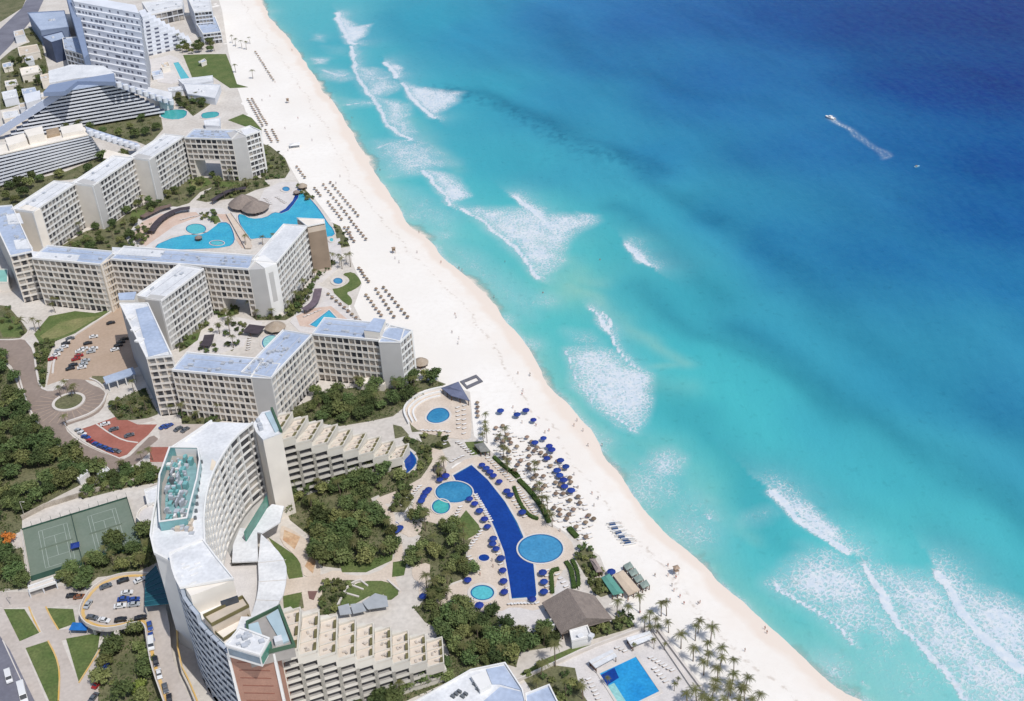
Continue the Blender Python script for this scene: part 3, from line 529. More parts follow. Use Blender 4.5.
wall('retaining_wall', [(22, 520), (45, 508), (80, 497), (110, 488), (140, 482), (158, 478)], .6, 2.2, mat('stained_wall', (.22, .19, .15), .9, .3, .2, rgb2=(.42, .37, .31), fine=.2), 'stained stone retaining wall between the hedge and the tennis courts', 'wall')
wall('kerb', smooth_line([(29, 607), (33, 618), (40, 632)], 1), .5, .3, M_YEL, 'yellow kerb along the upper right edge of the triangular lawn by the street', 'kerb')
wall('kerb', smooth_line([(48, 641), (56, 656), (60, 672), (58.6, 701)], 1), .5, .3, M_YEL, 'yellow kerb along the long lawn beside the lower driveway', 'kerb')
wall('kerb', [(100, 650), (79, 683)], .5, .3, M_YEL, 'straight yellow kerb on the right of the wedge-shaped lawn', 'kerb')
wall('kerb', smooth_line([(46, 607), (50, 616), (58.6, 630)], 1), .5, .3, M_YEL, 'yellow kerb left of the small lawn under the elevated forecourt', 'kerb')
# turning circle: island, ring kerb, radial lines
c0 = P(69, 402.5, 0); isl = empty('traffic_island', c0, 0, 'round planted island with a broad white ring kerb in the brown turning circle', 'traffic island')
MB().cyl((0, 0), 6.3, 6.3, 0, .5, 40).build('planting_bed', M_SOIL, isl)
MB().ring([(6.9*math.cos(a), 6.9*math.sin(a)) for a in np.linspace(0, 2*math.pi, 40, endpoint=False)], 1.3, 0, .7).build('ring_kerb', M_KERB, isl)
b = MB()
for k in range(26):
    a = 2*math.pi*k/26+.1
    if -2.5 < ((a+math.pi) % (2*math.pi)-math.pi) < -.0 or True:
        r1, r2 = 8.4, (16.5 if math.sin(a) < .55 else 12); cs, sn = math.cos(a), math.sin(a)
        b.box((c0[0]+cs*r1+sn*.13, c0[1]+sn*r1-cs*.13, .09), (cs*(r2-r1), sn*(r2-r1), 0), (-sn*.26, cs*.26, 0), (0, 0, .02))
tag(b.build('paving_line', M_TAN), kind='structure')
# ---- tennis courts
M_COURT = mat('court_green', (.135, .175, .135), .9, .08, .1, rgb2=(.165, .20, .16), fine=.05)
ct = [P(*p) for p in [(22.8, 530.5), (127.2, 498.8), (136, 556), (29.7, 582)]]
tc = empty('tennis_court', ct[0], 0, 'fenced green double tennis court with faded white lines beside the woodland', 'tennis court')
o_ = np.array(ct[0]); uu = np.array(ct[1])-o_; vv = np.array(ct[3])-o_; uu /= np.linalg.norm(uu); vv -= uu*(vv@uu); vv /= np.linalg.norm(vv)
LU, LV = float(np.linalg.norm(np.array(ct[1])-o_)), float((np.array(ct[3])-o_)@vv)
MB().box((0, 0, .0), uu*LU, vv*LV, (0, 0, .3)).build('playing_surface', M_COURT, tc)
b = MB(); ln = lambda x0, y0, x1, y1: b.box(uu*min(x0, x1)+vv*min(y0, y1)+np.array([0, 0, .3]), uu*(abs(x1-x0)+.14), vv*(abs(y1-y0)+.14), (0, 0, .012))
nb_ = MB()
for cx0 in (LU*.135, LU*.60):
    w_, l_ = 10.97, min(23.77, LV-5); y0 = (LV-l_)*.5-.4
    for xx in (0, 1.37, w_-1.37, w_): ln(cx0+xx, y0, cx0+xx, y0+l_)
    for yy in (0, l_): ln(cx0, y0+yy, cx0+w_, y0+yy)
    for yy in (l_*.23, l_*.77): ln(cx0+1.37, y0+yy, cx0+w_-1.37, y0+yy)
    ln(cx0+w_/2, y0+l_*.23, cx0+w_/2, y0+l_*.77)
    nb_.box(uu*(cx0-.9)+vv*(y0+l_/2)+np.array([0, 0, .3]), uu*(w_+1.8), vv*.05, (0, 0, .7))
b.build('court_markings', mat('court_line', (.36, .40, .36), .8, .1, .2), tc); nb_.build('net', mat('dark_net', (.17, .21, .17), .9, .1, .5), tc)
M_FEN = mat('green_windscreen', (.035, .085, .065), .85, .15, .3); fb = MB()
fb.box(np.array([0, 0, 0.]), uu*LU, vv*.1, (0, 0, 1.1)); fb.box(vv*LV, uu*LU, vv*.1, (0, 0, 2.6)); fb.box(uu*LU*.46, uu*.1, vv*LV, (0, 0, 1.6)); fb.box(uu*LU, uu*.1, vv*LV, (0, 0, 1.4))
fb.build('windscreen', M_FEN, tc); MB().box(vv*-.9, uu*LU, vv*.7, (0, 0, .6)).build('white_border', M_KERB, tc); MB().box(uu*-.7, uu*.35, vv*LV, (0, 0, .9)).build('side_rail', M_KERB, tc)
for k in range(12):
    pb_ = MB().cyl(tuple((uu*LU*k/11)[:2]), .07, .07, 0, 3.2, 5).build('post', M_FEN, tc)
bl = P(76.5, 550); t_ = empty('shade_canopy', (bl[0], bl[1], .3), .3, 'small square dark blue canopy between the two tennis courts', 'canopy')
MB().add([(-1.7, -1.7, 2.2), (1.7, -1.7, 2.2), (1.7, 1.7, 2.2), (-1.7, 1.7, 2.2), (0, 0, 3)], [(0, 1, 4), (1, 2, 4), (2, 3, 4), (3, 0, 4), (3, 2, 1, 0)]).build('canvas', mat('navy_canvas', (.012, .035, .19), .7, .1, .5), t_)
for sx in (-1.6, 1.6):
    for sy in (-1.6, 1.6): MB().cyl((sx, sy), .05, .05, 0, 2.2, 5).build('post', M_KERB, t_)
# ---- pools
def water_mat(name, rgb, rgb2):
    m = mat(name, rgb, .12, .1, .12, spec=.5, rgb2=rgb2, fine=.13, bump=.35)
    return m
WT = dict(cyan=water_mat('pool_cyan', (.03, .30, .46), (.05, .37, .50)), teal=water_mat('pool_teal', (.07, .38, .43), (.10, .43, .47)), blue=water_mat('pool_blue', (.025, .17, .33), (.05, .24, .40)), navy=water_mat('pool_navy', (.005, .034, .20), (.008, .048, .25)),
          sky=water_mat('pool_sky', (.045, .215, .39), (.065, .26, .44)), azure=water_mat('pool_azure', (.012, .19, .46), (.03, .30, .56)), jade=water_mat('pool_jade', (.04, .30, .30), (.06, .36, .34)), pale=water_mat('pool_pale', (.22, .47, .46), (.27, .50, .48)))
TILE = mat('pool_tile', (.02, .11, .26), .3, .2, .6)
def pool(px_pts, wk, label, z=.25, cop=.9, sm=0, mt=None, h=.12):
    pts = px_pts if not sm else smooth_poly(px_pts, sm)
    w = G(pts, z); c = tuple(np.mean(w, 0)); c = (c[0], c[1], 0)
    r = empty('swimming_pool', c, 0, label, 'pool')
    loc = [(p[0]-c[0], p[1]-c[1]) for p in w]
    MB().prism(loc, 0, z+.02).build('water', WT[wk], r)
    cc_ = np.mean(loc, 0); sz_ = float(np.mean([np.linalg.norm(np.array(p)-cc_) for p in loc]))
    if cop > .2 and sz_ > 3: MB().ring([tuple(np.array(p)+(cc_-np.array(p))/np.linalg.norm(cc_-np.array(p))*(cop*.5+.3)) for p in loc], .5, z, z+.03).build('tile_band', TILE, r)
    MB().ring(loc, cop, 0, z+h).build('coping', mt or M_KERB, r)
    return r
pool([(299, 188), (305, 193), (314.4, 202.3), (322.6, 212.8), (328.5, 223), (334, 229), (336, 236), (322, 238), (290, 240), (262, 238), (249, 240), (245, 236), (238, 222), (237, 214), (243, 214), (251, 218.7), (265, 217.5), (273.4, 211.7), (280.4, 212.8), (286, 209), (293, 201), (296.8, 192)], 'cyan', 'large turquoise lagoon pool between the round thatched bar and the beach', sm=1, cop=.7)
nv = pool([(297.3, 189), (299.5, 190), (298, 198), (293, 205), (288.5, 210.4), (281, 213.4), (279, 212.2), (285.4, 208.6), (292.6, 200.6), (296.4, 192)], 'navy', 'dark blue swim channel curving round the tip of the pink sunbathing terrace', z=.36, cop=.15, h=.0)
pool([(150.5, 247), (178, 235), (204, 234), (215, 226), (219, 222), (229, 222), (234, 231), (236, 242), (228, 248), (190, 250), (165, 250)], 'cyan', 'turquoise lagoon pool on the left of the footbridge', sm=1, cop=.7)
pool(ellipse((196, 229), 11, 5.6), 'teal', 'pale round pool beside the left lagoon')
pool(ellipse((286, 189), 4.8, 2.8), 'sky', 'small blue whirlpool on the deck above the large lagoon', z=.5, cop=1.3)
pool(ellipse((217, 243), 7.5, 2.6), 'teal', 'small oval shallow basin inside the left lagoon, near the footbridge', z=.4, cop=.5)
pool(ellipse((338, 281), 6.2, 3.8), 'sky', 'oval blue pool ringed by a white path on the beach lawn', z=.4, cop=1.6)
pool(ellipse((331.5, 239.8), 2.8, 2.2), 'teal', 'tiny round tub behind the end of the beach hotel wing', z=.5, cop=1.)
pool([(329.3, 309.5), (344, 325), (325, 331), (309, 325)], 'cyan', 'triangular turquoise pool on the beach terrace behind the long blue roof', cop=.6)
pool(ellipse((272, 343), 11, 8.4), 'pale', 'pale shallow round pool next to the small thatched hut')
pool([(424, 418), (431.6, 408), (444.5, 406.8), (451, 412.6), (450, 419), (440, 424), (429.4, 423.4)], 'blue', 'kidney-shaped blue pool on the round white sun deck', sm=2, cop=.9)
pool([(398.6, 446), (407.4, 447.8), (414.7, 453.7), (418.4, 461), (414.7, 468), (407.4, 474), (398, 478.6), (407, 471), (401.5, 464), (404.5, 459.5)], 'navy', 'dark blue half-moon pool at the foot of the upper stepped wing', sm=1, cop=.7)
pool([(452, 475), (471.7, 464), (488.6, 479.5), (506, 501.5), (518, 522), (523.7, 535), (534.7, 565), (537.6, 594.4), (534.7, 601.7), (527, 601), (526.6, 598.8), (510.5, 599.5), (507.6, 578), (503, 552), (494.4, 530), (483, 505), (474, 494), (463, 488), (455, 481)], 'navy', 'long curving deep blue main pool lined with umbrellas', cop=.8)
pool(ellipse((454, 492), 19.3, 11.2, 36), 'blue', 'wide oval light blue pool joining the top of the long deep blue one', z=.36, cop=.5)
pool(ellipse((441, 506.6), 9.8, 7.8, 30), 'jade', 'small round teal pool attached to the wide oval one', z=.40, cop=.5)
pool(ellipse((540.5, 548.7), 23.4, 15, 40), 'sky', 'big oval blue pool on the beach side of the long deep blue one', z=.40, cop=.6)
pool(ellipse((482.3, 592.7), 13.5, 8.8, 30), 'teal', 'oval turquoise pool with four umbrellas along its lower edge', z=.3, cop=1.1)
pool(ellipse((484, 557.8), 6, 3.8, 20), 'navy', 'small dark blue round plunge pool in the middle of the pink deck', z=.3, cop=.4)
e = [P(*p) for p in [(598, 674), (636.3, 656.2), (660.9, 692.5)]]; e4 = tuple(np.array(e[0])+np.array(e[2])-np.array(e[1]))
c = tuple(np.mean(e+[e4], 0)); r = empty('swimming_pool', c, 0, 'rectangular bright blue pool on the white terrace at the bottom of the photo', 'pool')
loc = [(p[0]-c[0], p[1]-c[1]) for p in e+[e4]]
MB().prism(loc, 0, .30).build('water', WT['azure'], r); MB().ring(loc, .8, 0, .5).build('coping', M_KERB, r)
ins = lambda u_, v_: tuple(np.array(loc[0])*(1-u_)*(1-v_)+np.array(loc[1])*u_*(1-v_)+np.array(loc[2])*u_*v_+np.array(loc[3])*(1-u_)*v_)
MB().prism([ins(.03, .06), ins(.40, .04), ins(.36, .30), ins(.03, .34)], .2, .32).build('shallow_shelf', WT['navy'], r); MB().prism([ins(.03, .36), ins(.2, .36), ins(.2, .9), ins(.03, .9)], .2, .325).build('step', WT['pale'], r)
pool(zz('R1', (745, 520), (800, 508), (875, 510), (870, 545), (820, 560), (745, 550)), 'jade', 'green irregular pool at the foot of the striped pyramid hotel', sm=1)
pool(zz('R1', (930, 530), (975, 518), (1024, 520), (1020, 545), (940, 556)), 'jade', 'green pool between the pyramid hotel and the beach', sm=1)
pool(zz('R1', (803, 293), (834, 288), (886, 365), (842, 377)), 'teal', 'rectangular turquoise pool beside the lawn at the top left')
pool([(395, 522.5), (396, 521), (399, 523), (399, 525)], 'navy', 'tiny blue basin on the path by the grove', cop=.4)
# blue service cover, patio marks
# ================================================================== BUILDINGS
N3 = lambda p: np.array([p[0], p[1], p[2] if len(p) > 2 else 0.], float)
PANES = {}
class Bld:
    "one building: an empty at its base; walls, roofs, windows become its parts"
    def __init__(s, name, label, cat='hotel', at_=None, group=None):
        s.name = name; s.o = np.array([at_[0], at_[1], 0.]); s.root = empty(name, tuple(s.o), 0, label, cat, group); s.win = []; s.part = {}; s.blk = 0
    def mb(s, part, m):
        k = (part, m.name, s.blk)
        if k not in s.part: s.part[k] = (MB(), m)
        return s.part[k][0]
    def loc(s, p): return np.array([p[0]-s.o[0], p[1]-s.o[1], p[2] if len(p) > 2 else 0.])
    def prism(s, part, m, poly, z0, z1): s.mb(part, m).prism([s.loc(p)[:2] for p in poly], z0, z1)
    def box(s, part, m, o, u, v, w): s.mb(part, m).box(s.loc(o), u, v, w)
    def finish(s, pane_mats=None, winname='window'):
        made = {}
        for (part, _, blk), (b, m) in s.part.items():
            if b.v: made.setdefault((part, blk), []).append(b.build(part, m, s.root))
        for kid, par in (('roof_unit', 'roof'), ('parapet', 'roof'), ('roof_panel', 'roof'), ('roof_pipe', 'roof'), ('balcony_floor', 'facade_frame'), ('balcony_rail', 'facade_frame'), ('string_course', 'tower_wall'), ('roof_seam', 'curved_roof')):
            for (part, blk), L in list(made.items()):
                if part == kid and (par, blk) in made:
                    for o in L: o.parent = made[(par, blk)][0]
        gl = pane_mats or [M_GLASS()]
        W_ = sorted(s.win, key=lambda w: -w[1])
        for i, (w, _, mi) in enumerate(W_[:100]): MB().box(*w).build(winname, gl[mi % len(gl)], s.root)
        if len(W_) > 100:
            for k, g_ in enumerate(gl):
                b = MB(); [b.box(*w) for w, _, mi in W_[100:] if mi % len(gl) == k]
                if b.v: tag(b.build(winname, g_, s.root), kind='stuff')
        return s.root
def quadpts(A, B, C, D): return [N3(A), N3(B), N3(C), N3(D)]
def facade(b, A, B, z0, z1, nf, nb, mw=None, mr=None, depth=.95, rail=.8, slab=.26, pier=.34, gap=None, glassy=.86, inner=None, style='grid', dark=None):
    """balcony grid on wall line A->B (plan points), outward = right of A->B. mw frame, mr railing. gap = (bay0, bay1, floor1) passage left open"""
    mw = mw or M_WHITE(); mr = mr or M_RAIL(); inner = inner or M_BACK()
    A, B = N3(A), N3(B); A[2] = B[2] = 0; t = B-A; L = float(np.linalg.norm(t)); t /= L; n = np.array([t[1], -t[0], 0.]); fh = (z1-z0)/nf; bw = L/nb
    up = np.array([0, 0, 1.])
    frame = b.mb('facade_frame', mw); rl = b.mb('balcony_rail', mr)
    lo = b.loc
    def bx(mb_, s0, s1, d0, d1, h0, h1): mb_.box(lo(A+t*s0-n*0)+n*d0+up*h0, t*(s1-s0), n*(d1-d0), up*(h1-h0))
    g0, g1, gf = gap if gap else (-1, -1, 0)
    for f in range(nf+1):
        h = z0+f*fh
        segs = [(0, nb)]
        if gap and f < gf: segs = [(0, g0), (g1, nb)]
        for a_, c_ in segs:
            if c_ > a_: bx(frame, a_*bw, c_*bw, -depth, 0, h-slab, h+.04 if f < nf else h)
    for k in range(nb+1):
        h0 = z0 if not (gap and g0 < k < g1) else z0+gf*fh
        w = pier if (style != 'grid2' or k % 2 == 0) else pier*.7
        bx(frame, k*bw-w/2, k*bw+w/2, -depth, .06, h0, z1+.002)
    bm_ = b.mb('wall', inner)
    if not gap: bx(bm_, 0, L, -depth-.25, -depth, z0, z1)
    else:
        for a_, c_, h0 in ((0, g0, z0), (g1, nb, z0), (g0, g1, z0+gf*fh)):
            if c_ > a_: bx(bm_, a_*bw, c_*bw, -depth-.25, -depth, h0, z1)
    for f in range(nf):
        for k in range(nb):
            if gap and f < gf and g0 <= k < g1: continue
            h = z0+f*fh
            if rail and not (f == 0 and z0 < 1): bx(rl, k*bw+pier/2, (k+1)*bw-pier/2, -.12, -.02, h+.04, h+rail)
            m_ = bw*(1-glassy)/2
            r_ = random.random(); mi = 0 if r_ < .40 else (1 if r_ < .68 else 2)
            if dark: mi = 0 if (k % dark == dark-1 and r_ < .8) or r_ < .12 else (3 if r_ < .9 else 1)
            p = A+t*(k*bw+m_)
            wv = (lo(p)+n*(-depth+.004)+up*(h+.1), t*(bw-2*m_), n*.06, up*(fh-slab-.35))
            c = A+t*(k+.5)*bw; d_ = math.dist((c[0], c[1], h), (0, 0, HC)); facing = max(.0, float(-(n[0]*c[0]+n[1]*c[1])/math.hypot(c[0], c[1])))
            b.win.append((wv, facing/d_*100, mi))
def inset(A, B, d):
    "shift edge A->B inward (left of travel)"
    A, B = N3(A), N3(B); t = (B-A)[:2]; t /= np.linalg.norm(t); n = np.array([-t[1], t[0], 0.])*d
    return A+n, B+n
def roof(b, quad, z, m, pm=None, ph=.9, pw=.45, units=0, thick=.35):
    b.prism('roof', m, quad, z-thick, z+.03)
    q = [b.loc(p)[:2] for p in quad]; c = np.mean(q, 0)
    q = [p+(c-p)/np.linalg.norm(c-p)*pw*.4 for p in q]
    b.mb('parapet', pm or M_WHITE()).ring(q, pw, z-.1, z+ph)
    rr = random.Random(int(abs(c[0]*13+c[1]*7)))
    Q = [np.array(p) for p in q]
    if units and np.linalg.norm(Q[1]-Q[0]) > 12:
        ang = math.atan2(*(Q[1]-Q[0])[::-1]); Lq = float(np.linalg.norm(Q[1]-Q[0]))
        for v_ in (.3, .72):
            a_ = Q[0]*(1-v_)+Q[3]*v_; c_ = Q[1]*(1-v_)+Q[2]*v_; m_ = (a_+c_)/2; b.mb('roof_pipe', mat('roof_pipe', (.45, .46, .48), .5, .1, .5)).cbox((m_[0], m_[1], z+.03), Lq*.86, .22, .25, ang)
    for k in range(units*3):
        u_, v_ = rr.uniform(.05, .95), rr.uniform(.15, .85)
        p = Q[0]*(1-u_)*(1-v_)+Q[1]*u_*(1-v_)+Q[2]*u_*v_+Q[3]*(1-u_)*v_
        ang = math.atan2(*(Q[1]-Q[0])[::-1])
        b.mb('roof_unit', mat('rooftop_metal', (.40, .42, .45), .5, .15, .5)).cbox((p[0], p[1], z), rr.uniform(.6, 2.4), rr.uniform(.5, 1.6), rr.uniform(.4, 1.3), ang)
GL = [mat('room_glass', (.07, .072, .08), .15, .4, .35, spec=.6), mat('curtained_glass', (.40, .37, .33), .3, .3, .4, spec=.5), mat('mid_grey_glass', (.26, .25, .24), .2, .3, .4, spec=.6), mat('warm_curtain', (.40, .35, .295), .5, .15, .4)]  # pane tones: dark, curtained, mid grey, warm curtain
def wing(b, A, B, C, D, z, nf, nb, mw=None, mr=None, front=True, rm=None, left=None, right=None, z0=0., gap=None, units=3, back=False, dark=None, glassy=.86, body=None, roofed=True, style='grid', rail=.85):
    """block with plan A,B (front edge, left to right as seen), C,D (back right, back left). left/right = number of bays on the ends"""
    b.blk += 1
    A, B, C, D = (N3(p) for p in (A, B, C, D))
    body = body or M_CREAM()
    fa, fb = (inset(A, B, 1.15) if front else (A, B))
    if gap and front:
        t = (fb-fa); g0, g1, gf = gap; tb = C-D
        b.prism('wall', body, [fa, fa+t*g0/nb, D+tb*g0/nb, D], 0, z-.3); b.prism('wall', body, [fa+t*g1/nb, fb, C, D+tb*g1/nb], 0, z-.3)
        b.prism('wall', body, [fa+t*g0/nb, fa+t*g1/nb, D+tb*g1/nb, D+tb*g0/nb], (z-z0)*gf/nf, z-.3)
    else: b.prism('wall', body, [fa, fb, C, D], z0, z-.3)
    if front: facade(b, A, B, z0, z, nf, nb, mw, mr, gap=gap, dark=dark, glassy=glassy, style=style, rail=rail)
    if right: facade(b, B, C, z0, z, nf, right, mw, mr)
    if left: facade(b, D, A, z0, z, nf, left, mw, mr)
    if roofed: roof(b, [A, B, C, D], z, rm or M_ROOFB(), units=units)
def PX(z, *pts): return [P(x, y, z) for x, y in pts]
def off(A, B, d):
    "points behind A,B at distance d (left of A->B)"
    A, B = N3(A), N3(B); t = B-A; t[2] = 0; t /= np.linalg.norm(t); n = np.array([-t[1], t[0], 0])*d
    return A+n, B+n
# ---- northern zigzag hotel
HN = 28
b = Bld('zigzag_hotel', 'long cream hotel zigzagging round the turquoise lagoon pool, seven balcony floors', at_=P(120, 250))
A, B, C, D = PX(HN, (10.7, 256.8), (33, 252), (12, 206), (-12, 208))
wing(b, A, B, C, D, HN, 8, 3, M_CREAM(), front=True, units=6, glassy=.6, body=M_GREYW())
for q in ([(6, 214), (19.5, 213), (23.5, 223), (8, 224)], [(13.5, 240), (27, 239), (33, 248), (16, 249)]): b.prism('roof_panel', M_ROOFW(), PX(HN+.5, *q), HN+.05, HN+.5)
A, B = PX(HN, (32, 259), (101, 265.5)); D, C = off(A, B, 14)
wing(b, A, B, C, D, HN+.1, 8, 12, M_CREAM(), dark=3, rm=M_ROOFB(), units=2)
b.prism('roof_panel', M_ROOFW(), PX(HN+.4, (31, 251), (80, 255), (76, 262), (33, 258)), HN+.05, HN+.4)
A, B = PX(HN, (101, 265.5), (110.6, 259.8)); D, C = off(A, B, 15)
wing(b, A, B, C, D, HN+.22, 8, 4, mat('warm_render', (.60, .52, .42), .75, .06, .15), units=0, roofed=False); b.prism('roof', M_ROOFB(), [A, B, C, D], HN-.3, HN+.07)
A, B = PX(HN, (110.6, 260), (248.5, 270)); D, C = off(A, B, 14)
wing(b, A, B, C, D, HN+.06, 8, 26, M_CREAM(), dark=3, gap=(20, 25, 3), units=6)
b.prism('roof_panel', M_ROOFW(), PX(HN+.5, (112, 247), (165, 250.5), (160, 257), (112, 254)), HN+.1, HN+.5)
A, B = PX(HN, (248.5, 270), (264.8, 269)); D, C = off(A, B, 14)
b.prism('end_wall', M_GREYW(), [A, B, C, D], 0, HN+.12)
A, B = PX(HN, (264.8, 269), (276.8, 264.5)); D, C = off(A, B, 13)
b.prism('end_wall', M_WHITE(), [A, B, C, D], 0, HN+.5); t_ = N3(B)-N3(A); t_ /= np.linalg.norm(t_); n_ = np.array([t_[1], -t_[0], 0])
b.box('niche', M_GREYW(), N3(A)*np.array([1, 1, 0])+t_*1.6+np.array([0, 0, 8.]), t_*2.6, n_*.06, (0, 0, 17))
A, B = PX(HN, (276.8, 264), (307.5, 227)); D, C = off(A, B, 13.5)
wing(b, A, B, C, D, HN+.18, 8, 12, M_WHITE(), M_WHITE(), rm=M_ROOFW(), units=0, style='grid2')
A, B, C, D = PX(HN, (307.5, 228), (325, 224.5), (324.8, 221.1), (297, 219.8))
b.prism('end_wall', mat('sand_render', (.50, .42, .34), .8, .08, .2), [A, B, C, D], 0, HN-.2); roof(b, [A, B, C, D], HN+.8, M_CREAM(), M_WHITE(), ph=.5)
b.prism('wall', mat('brown_recess', (.25, .19, .14), .8, .1, .2), off(A, B, -.05)+off(A, B, .5)[::-1], 2, HN-3)
# upper chain
A, B = PX(HN, (33.3, 212.7), (76, 184)); D, C = off(A, B, 15); wing(b, A, B, C, D, HN+.02, 8, 12, M_WHITE(), M_WHITE(), rm=M_ROOFW(), units=1, style='grid2')
A2, B2 = PX(HN, (19, 208), (33.3, 212.7)); D2, C2 = off(A2, B2, 5); b.prism('end_wall', M_CREAM(), [A2, B2, C2, D2], 0, HN+.3)
A, B = PX(HN, (93.3, 186.6), (134.1, 158.7)); D, C = off(A, B, 15); wing(b, A, B, C, D, HN+.1, 8, 12, M_WHITE(), M_WHITE(), rm=M_ROOFW(), units=1, style='grid2')
A2, B2 = PX(HN, (77, 182.3), (93.2, 186.6)); D2, C2 = off(A2, B2, 5); b.prism('end_wall', M_GREYW(), [A2, B2, C2, D2], 0, HN+.4)
A, B = PX(HN, (149.2, 160.8), (184.6, 137)); D, C = off(A, B, 15); wing(b, A, B, C, D, HN+.14, 8, 11, M_WHITE(), M_WHITE(), rm=M_ROOFW(), units=1, style='grid2')
A2, B2 = PX(HN, (133, 157), (149.1, 160.8)); D2, C2 = off(A2, B2, 5); b.prism('end_wall', M_GREYW(), [A2, B2, C2, D2], 0, HN+.45)
A, B = PX(HN, (184.6, 139), (232, 140.4)); D, C = off(A, B, 15); wing(b, A, B, C, D, HN+.2, 8, 9, M_CREAM(), dark=3, gap=(1, 6, 4), units=5)
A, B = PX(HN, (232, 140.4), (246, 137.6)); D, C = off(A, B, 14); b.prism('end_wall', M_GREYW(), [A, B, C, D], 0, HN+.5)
A, B = PX(HN, (246, 137), (261, 132)); D, C = off(A, B, 13); wing(b, A, B, C, D, HN+.24, 8, 4, M_WHITE(), M_WHITE(), rm=M_ROOFW(), right=3, units=0)
A, B = PX(5, (226, 166), (232, 160)); 
b.finish(GL)
# ---- southern zigzag hotel
HS = 25
b = Bld('zigzag_hotel', 'cream hotel with blue-grey roofs stepping down to the beach south of the triangular pool', at_=P(230, 390))
A, B, C, D = PX(31, (147, 359), (172, 356.5), (148, 304), (120, 304))
wing(b, A, B, C, D, 31, 9, 3, M_CREAM(), units=0, glassy=.55, body=mat('shaded_side_render', (.33, .34, .36), .7, .06, .15), rm=M_ROOFW())  # darker body colour stands in for shade on the side wall
b.prism('roof_panel', M_ROOFB(), PX(31.5, (135.5, 309), (149, 306), (170, 350), (148.5, 356)), 31.06, 31.4)
for yy in (318, 330, 341): A2 = PX(31, (131+(yy-318)*.38, yy))[0]; b.mb('roof_unit', M_WHITE()).cbox(tuple(b.loc(A2)[:2])+(31.05,), 3.2, 3.4, .8, -.42)
A2, B2, C2, D2 = PX(31, (120, 303), (135, 302.5), (137, 295), (119, 296.5)); b.prism('wall', M_CREAM(), [A2, B2, C2, D2], 0, 32.5); b.prism('roof', M_ROOFB(), [A2, B2, C2, D2], 32.5, 32.9)
A, B = PX(28, (161, 302), (204, 269.5)); D, C = off(A, B, 15); wing(b, A, B, C, D, 28, 8, 13, M_WHITE(), M_WHITE(), rm=M_ROOFW(), units=1, style='grid2')
A2, B2 = PX(28, (145, 300), (161, 302)); D2, C2 = off(A2, B2, 5); b.prism('end_wall', M_GREYW(), [A2, B2, C2, D2], 0, 28.4)
A, B = PX(HS, (172, 371), (251, 378.2)); D, C = off(A, B, 14.5); wing(b, A, B, C, D, HS, 7, 14, M_CREAM(), dark=3, units=5)
A, B = PX(HS, (251, 378.2), (271.3, 379.4)); D, C = off(A, B, 12); b.prism('end_wall', M_GREYW(), [A, B, C, D], 0, HS+.07); roof(b, [A, B, C, D], HS+.2, M_ROOFB(), ph=.4)
A, B = PX(HS, (271.3, 379.2), (312, 336)); D, C = off(A, B, 15); wing(b, A, B, C, D, HS+.12, 7, 12, M_WHITE(), M_CREAM(), rm=M_ROOFB(), units=9)
A, B = PX(HS, (312.5, 335.2), (378.7, 341.6)); D, C = off(A, B, 14.5); wing(b, A, B, C, D, HS+.2, 7, 11, M_CREAM(), dark=4, units=3)
A, B = PX(HS, (379, 343.4), (400.5, 343.6)); D, C = off(A, B, 13); b.prism('end_wall', M_GREYW(), [A, B, C, D], 0, HS+.24); roof(b, [A, B, C, D], HS+.4, M_ROOFB(), ph=.4)
A, B = PX(HS, (400.5, 343.4), (412.5, 332)); D, C = off(A, B, 12); wing(b, A, B, C, D, HS+.3, 7, 4, M_WHITE(), M_WHITE(), right=3, units=0)
A, B, C, D = PX(HS+4, (364, 331), (380, 333), (385.5, 320.5), (374, 319)); b.prism('penthouse', M_CREAM(), [A, B, C, D], HS, HS+4.2); b.prism('penthouse_roof', M_ROOFB(), [A, B, C, D], HS+4.2, HS+4.6)
p = P(387, 392); b.box('annex', M_CREAM(), np.array(p)+np.array([-14, 3, 0]), (13, -2.5, 0), (1, 5, 0), (0, 0, 4))
b.finish(GL)
# porte-cochere
b = Bld('entrance_canopy', 'long blue-grey canopy on white posts between the brown turning circle and the hotel', 'canopy', at_=P(118, 388))
A, B, C, D = PX(4.6, (106, 384), (136, 374), (133, 367.5), (103, 377.5)); b.prism('canopy_roof', M_ROOFB(), [A, B, C, D], 4.4, 4.9)
for u_ in (.05, .35, .65, .95):
    for e_, f_ in ((A, B), (D, C)):
        p = N3(e_)*(1-u_)+N3(f_)*u_; p = p+(np.mean([N3(q) for q in (A, B, C, D)], 0)-p)*.06; b.mb('post', M_WHITE()).cyl(tuple(b.loc(p)[:2]), .3, .3, 0, 4.4, 6)
b.finish()
# ---- crescent hotel
HCV = 42
M_GW = mat('glass_band', (.10, .15, .20), .15, .3, .3, spec=.8)
b = Bld('crescent_hotel', 'tall white crescent hotel with curved gridded facade, terracotta end tower and plant deck', at_=P(200, 560))
inn = smooth_line([(253, 423.3), (233.7, 439.4), (220.8, 458.8), (212, 476), (206.9, 493), (204.7, 510), (204, 525), (205.4, 548)], 1)
outu = [(212, 422), (190, 437), (172, 449), (160, 476), (157, 500), (153, 520), (151, 537), (155, 554), (172, 563)]
I_ = G(inn, HCV); O_ = G(outu, HCV)
fr = [off(I_[i], I_[i+1], -1.5) for i in range(0)]
pi_ = [N3(p) for p in I_]; 
insd = []
for i, p in enumerate(pi_):
    a_ = pi_[max(i-1, 0)]; c_ = pi_[min(i+1, len(pi_)-1)]; t = (c_-a_)[:2]; t /= np.linalg.norm(t); insd.append(p+np.array([t[1], -t[0], 0])*1.6)
b.prism('wall', M_WHITE(), insd+[N3(p) for p in O_[::-1]], 0, HCV-.3)
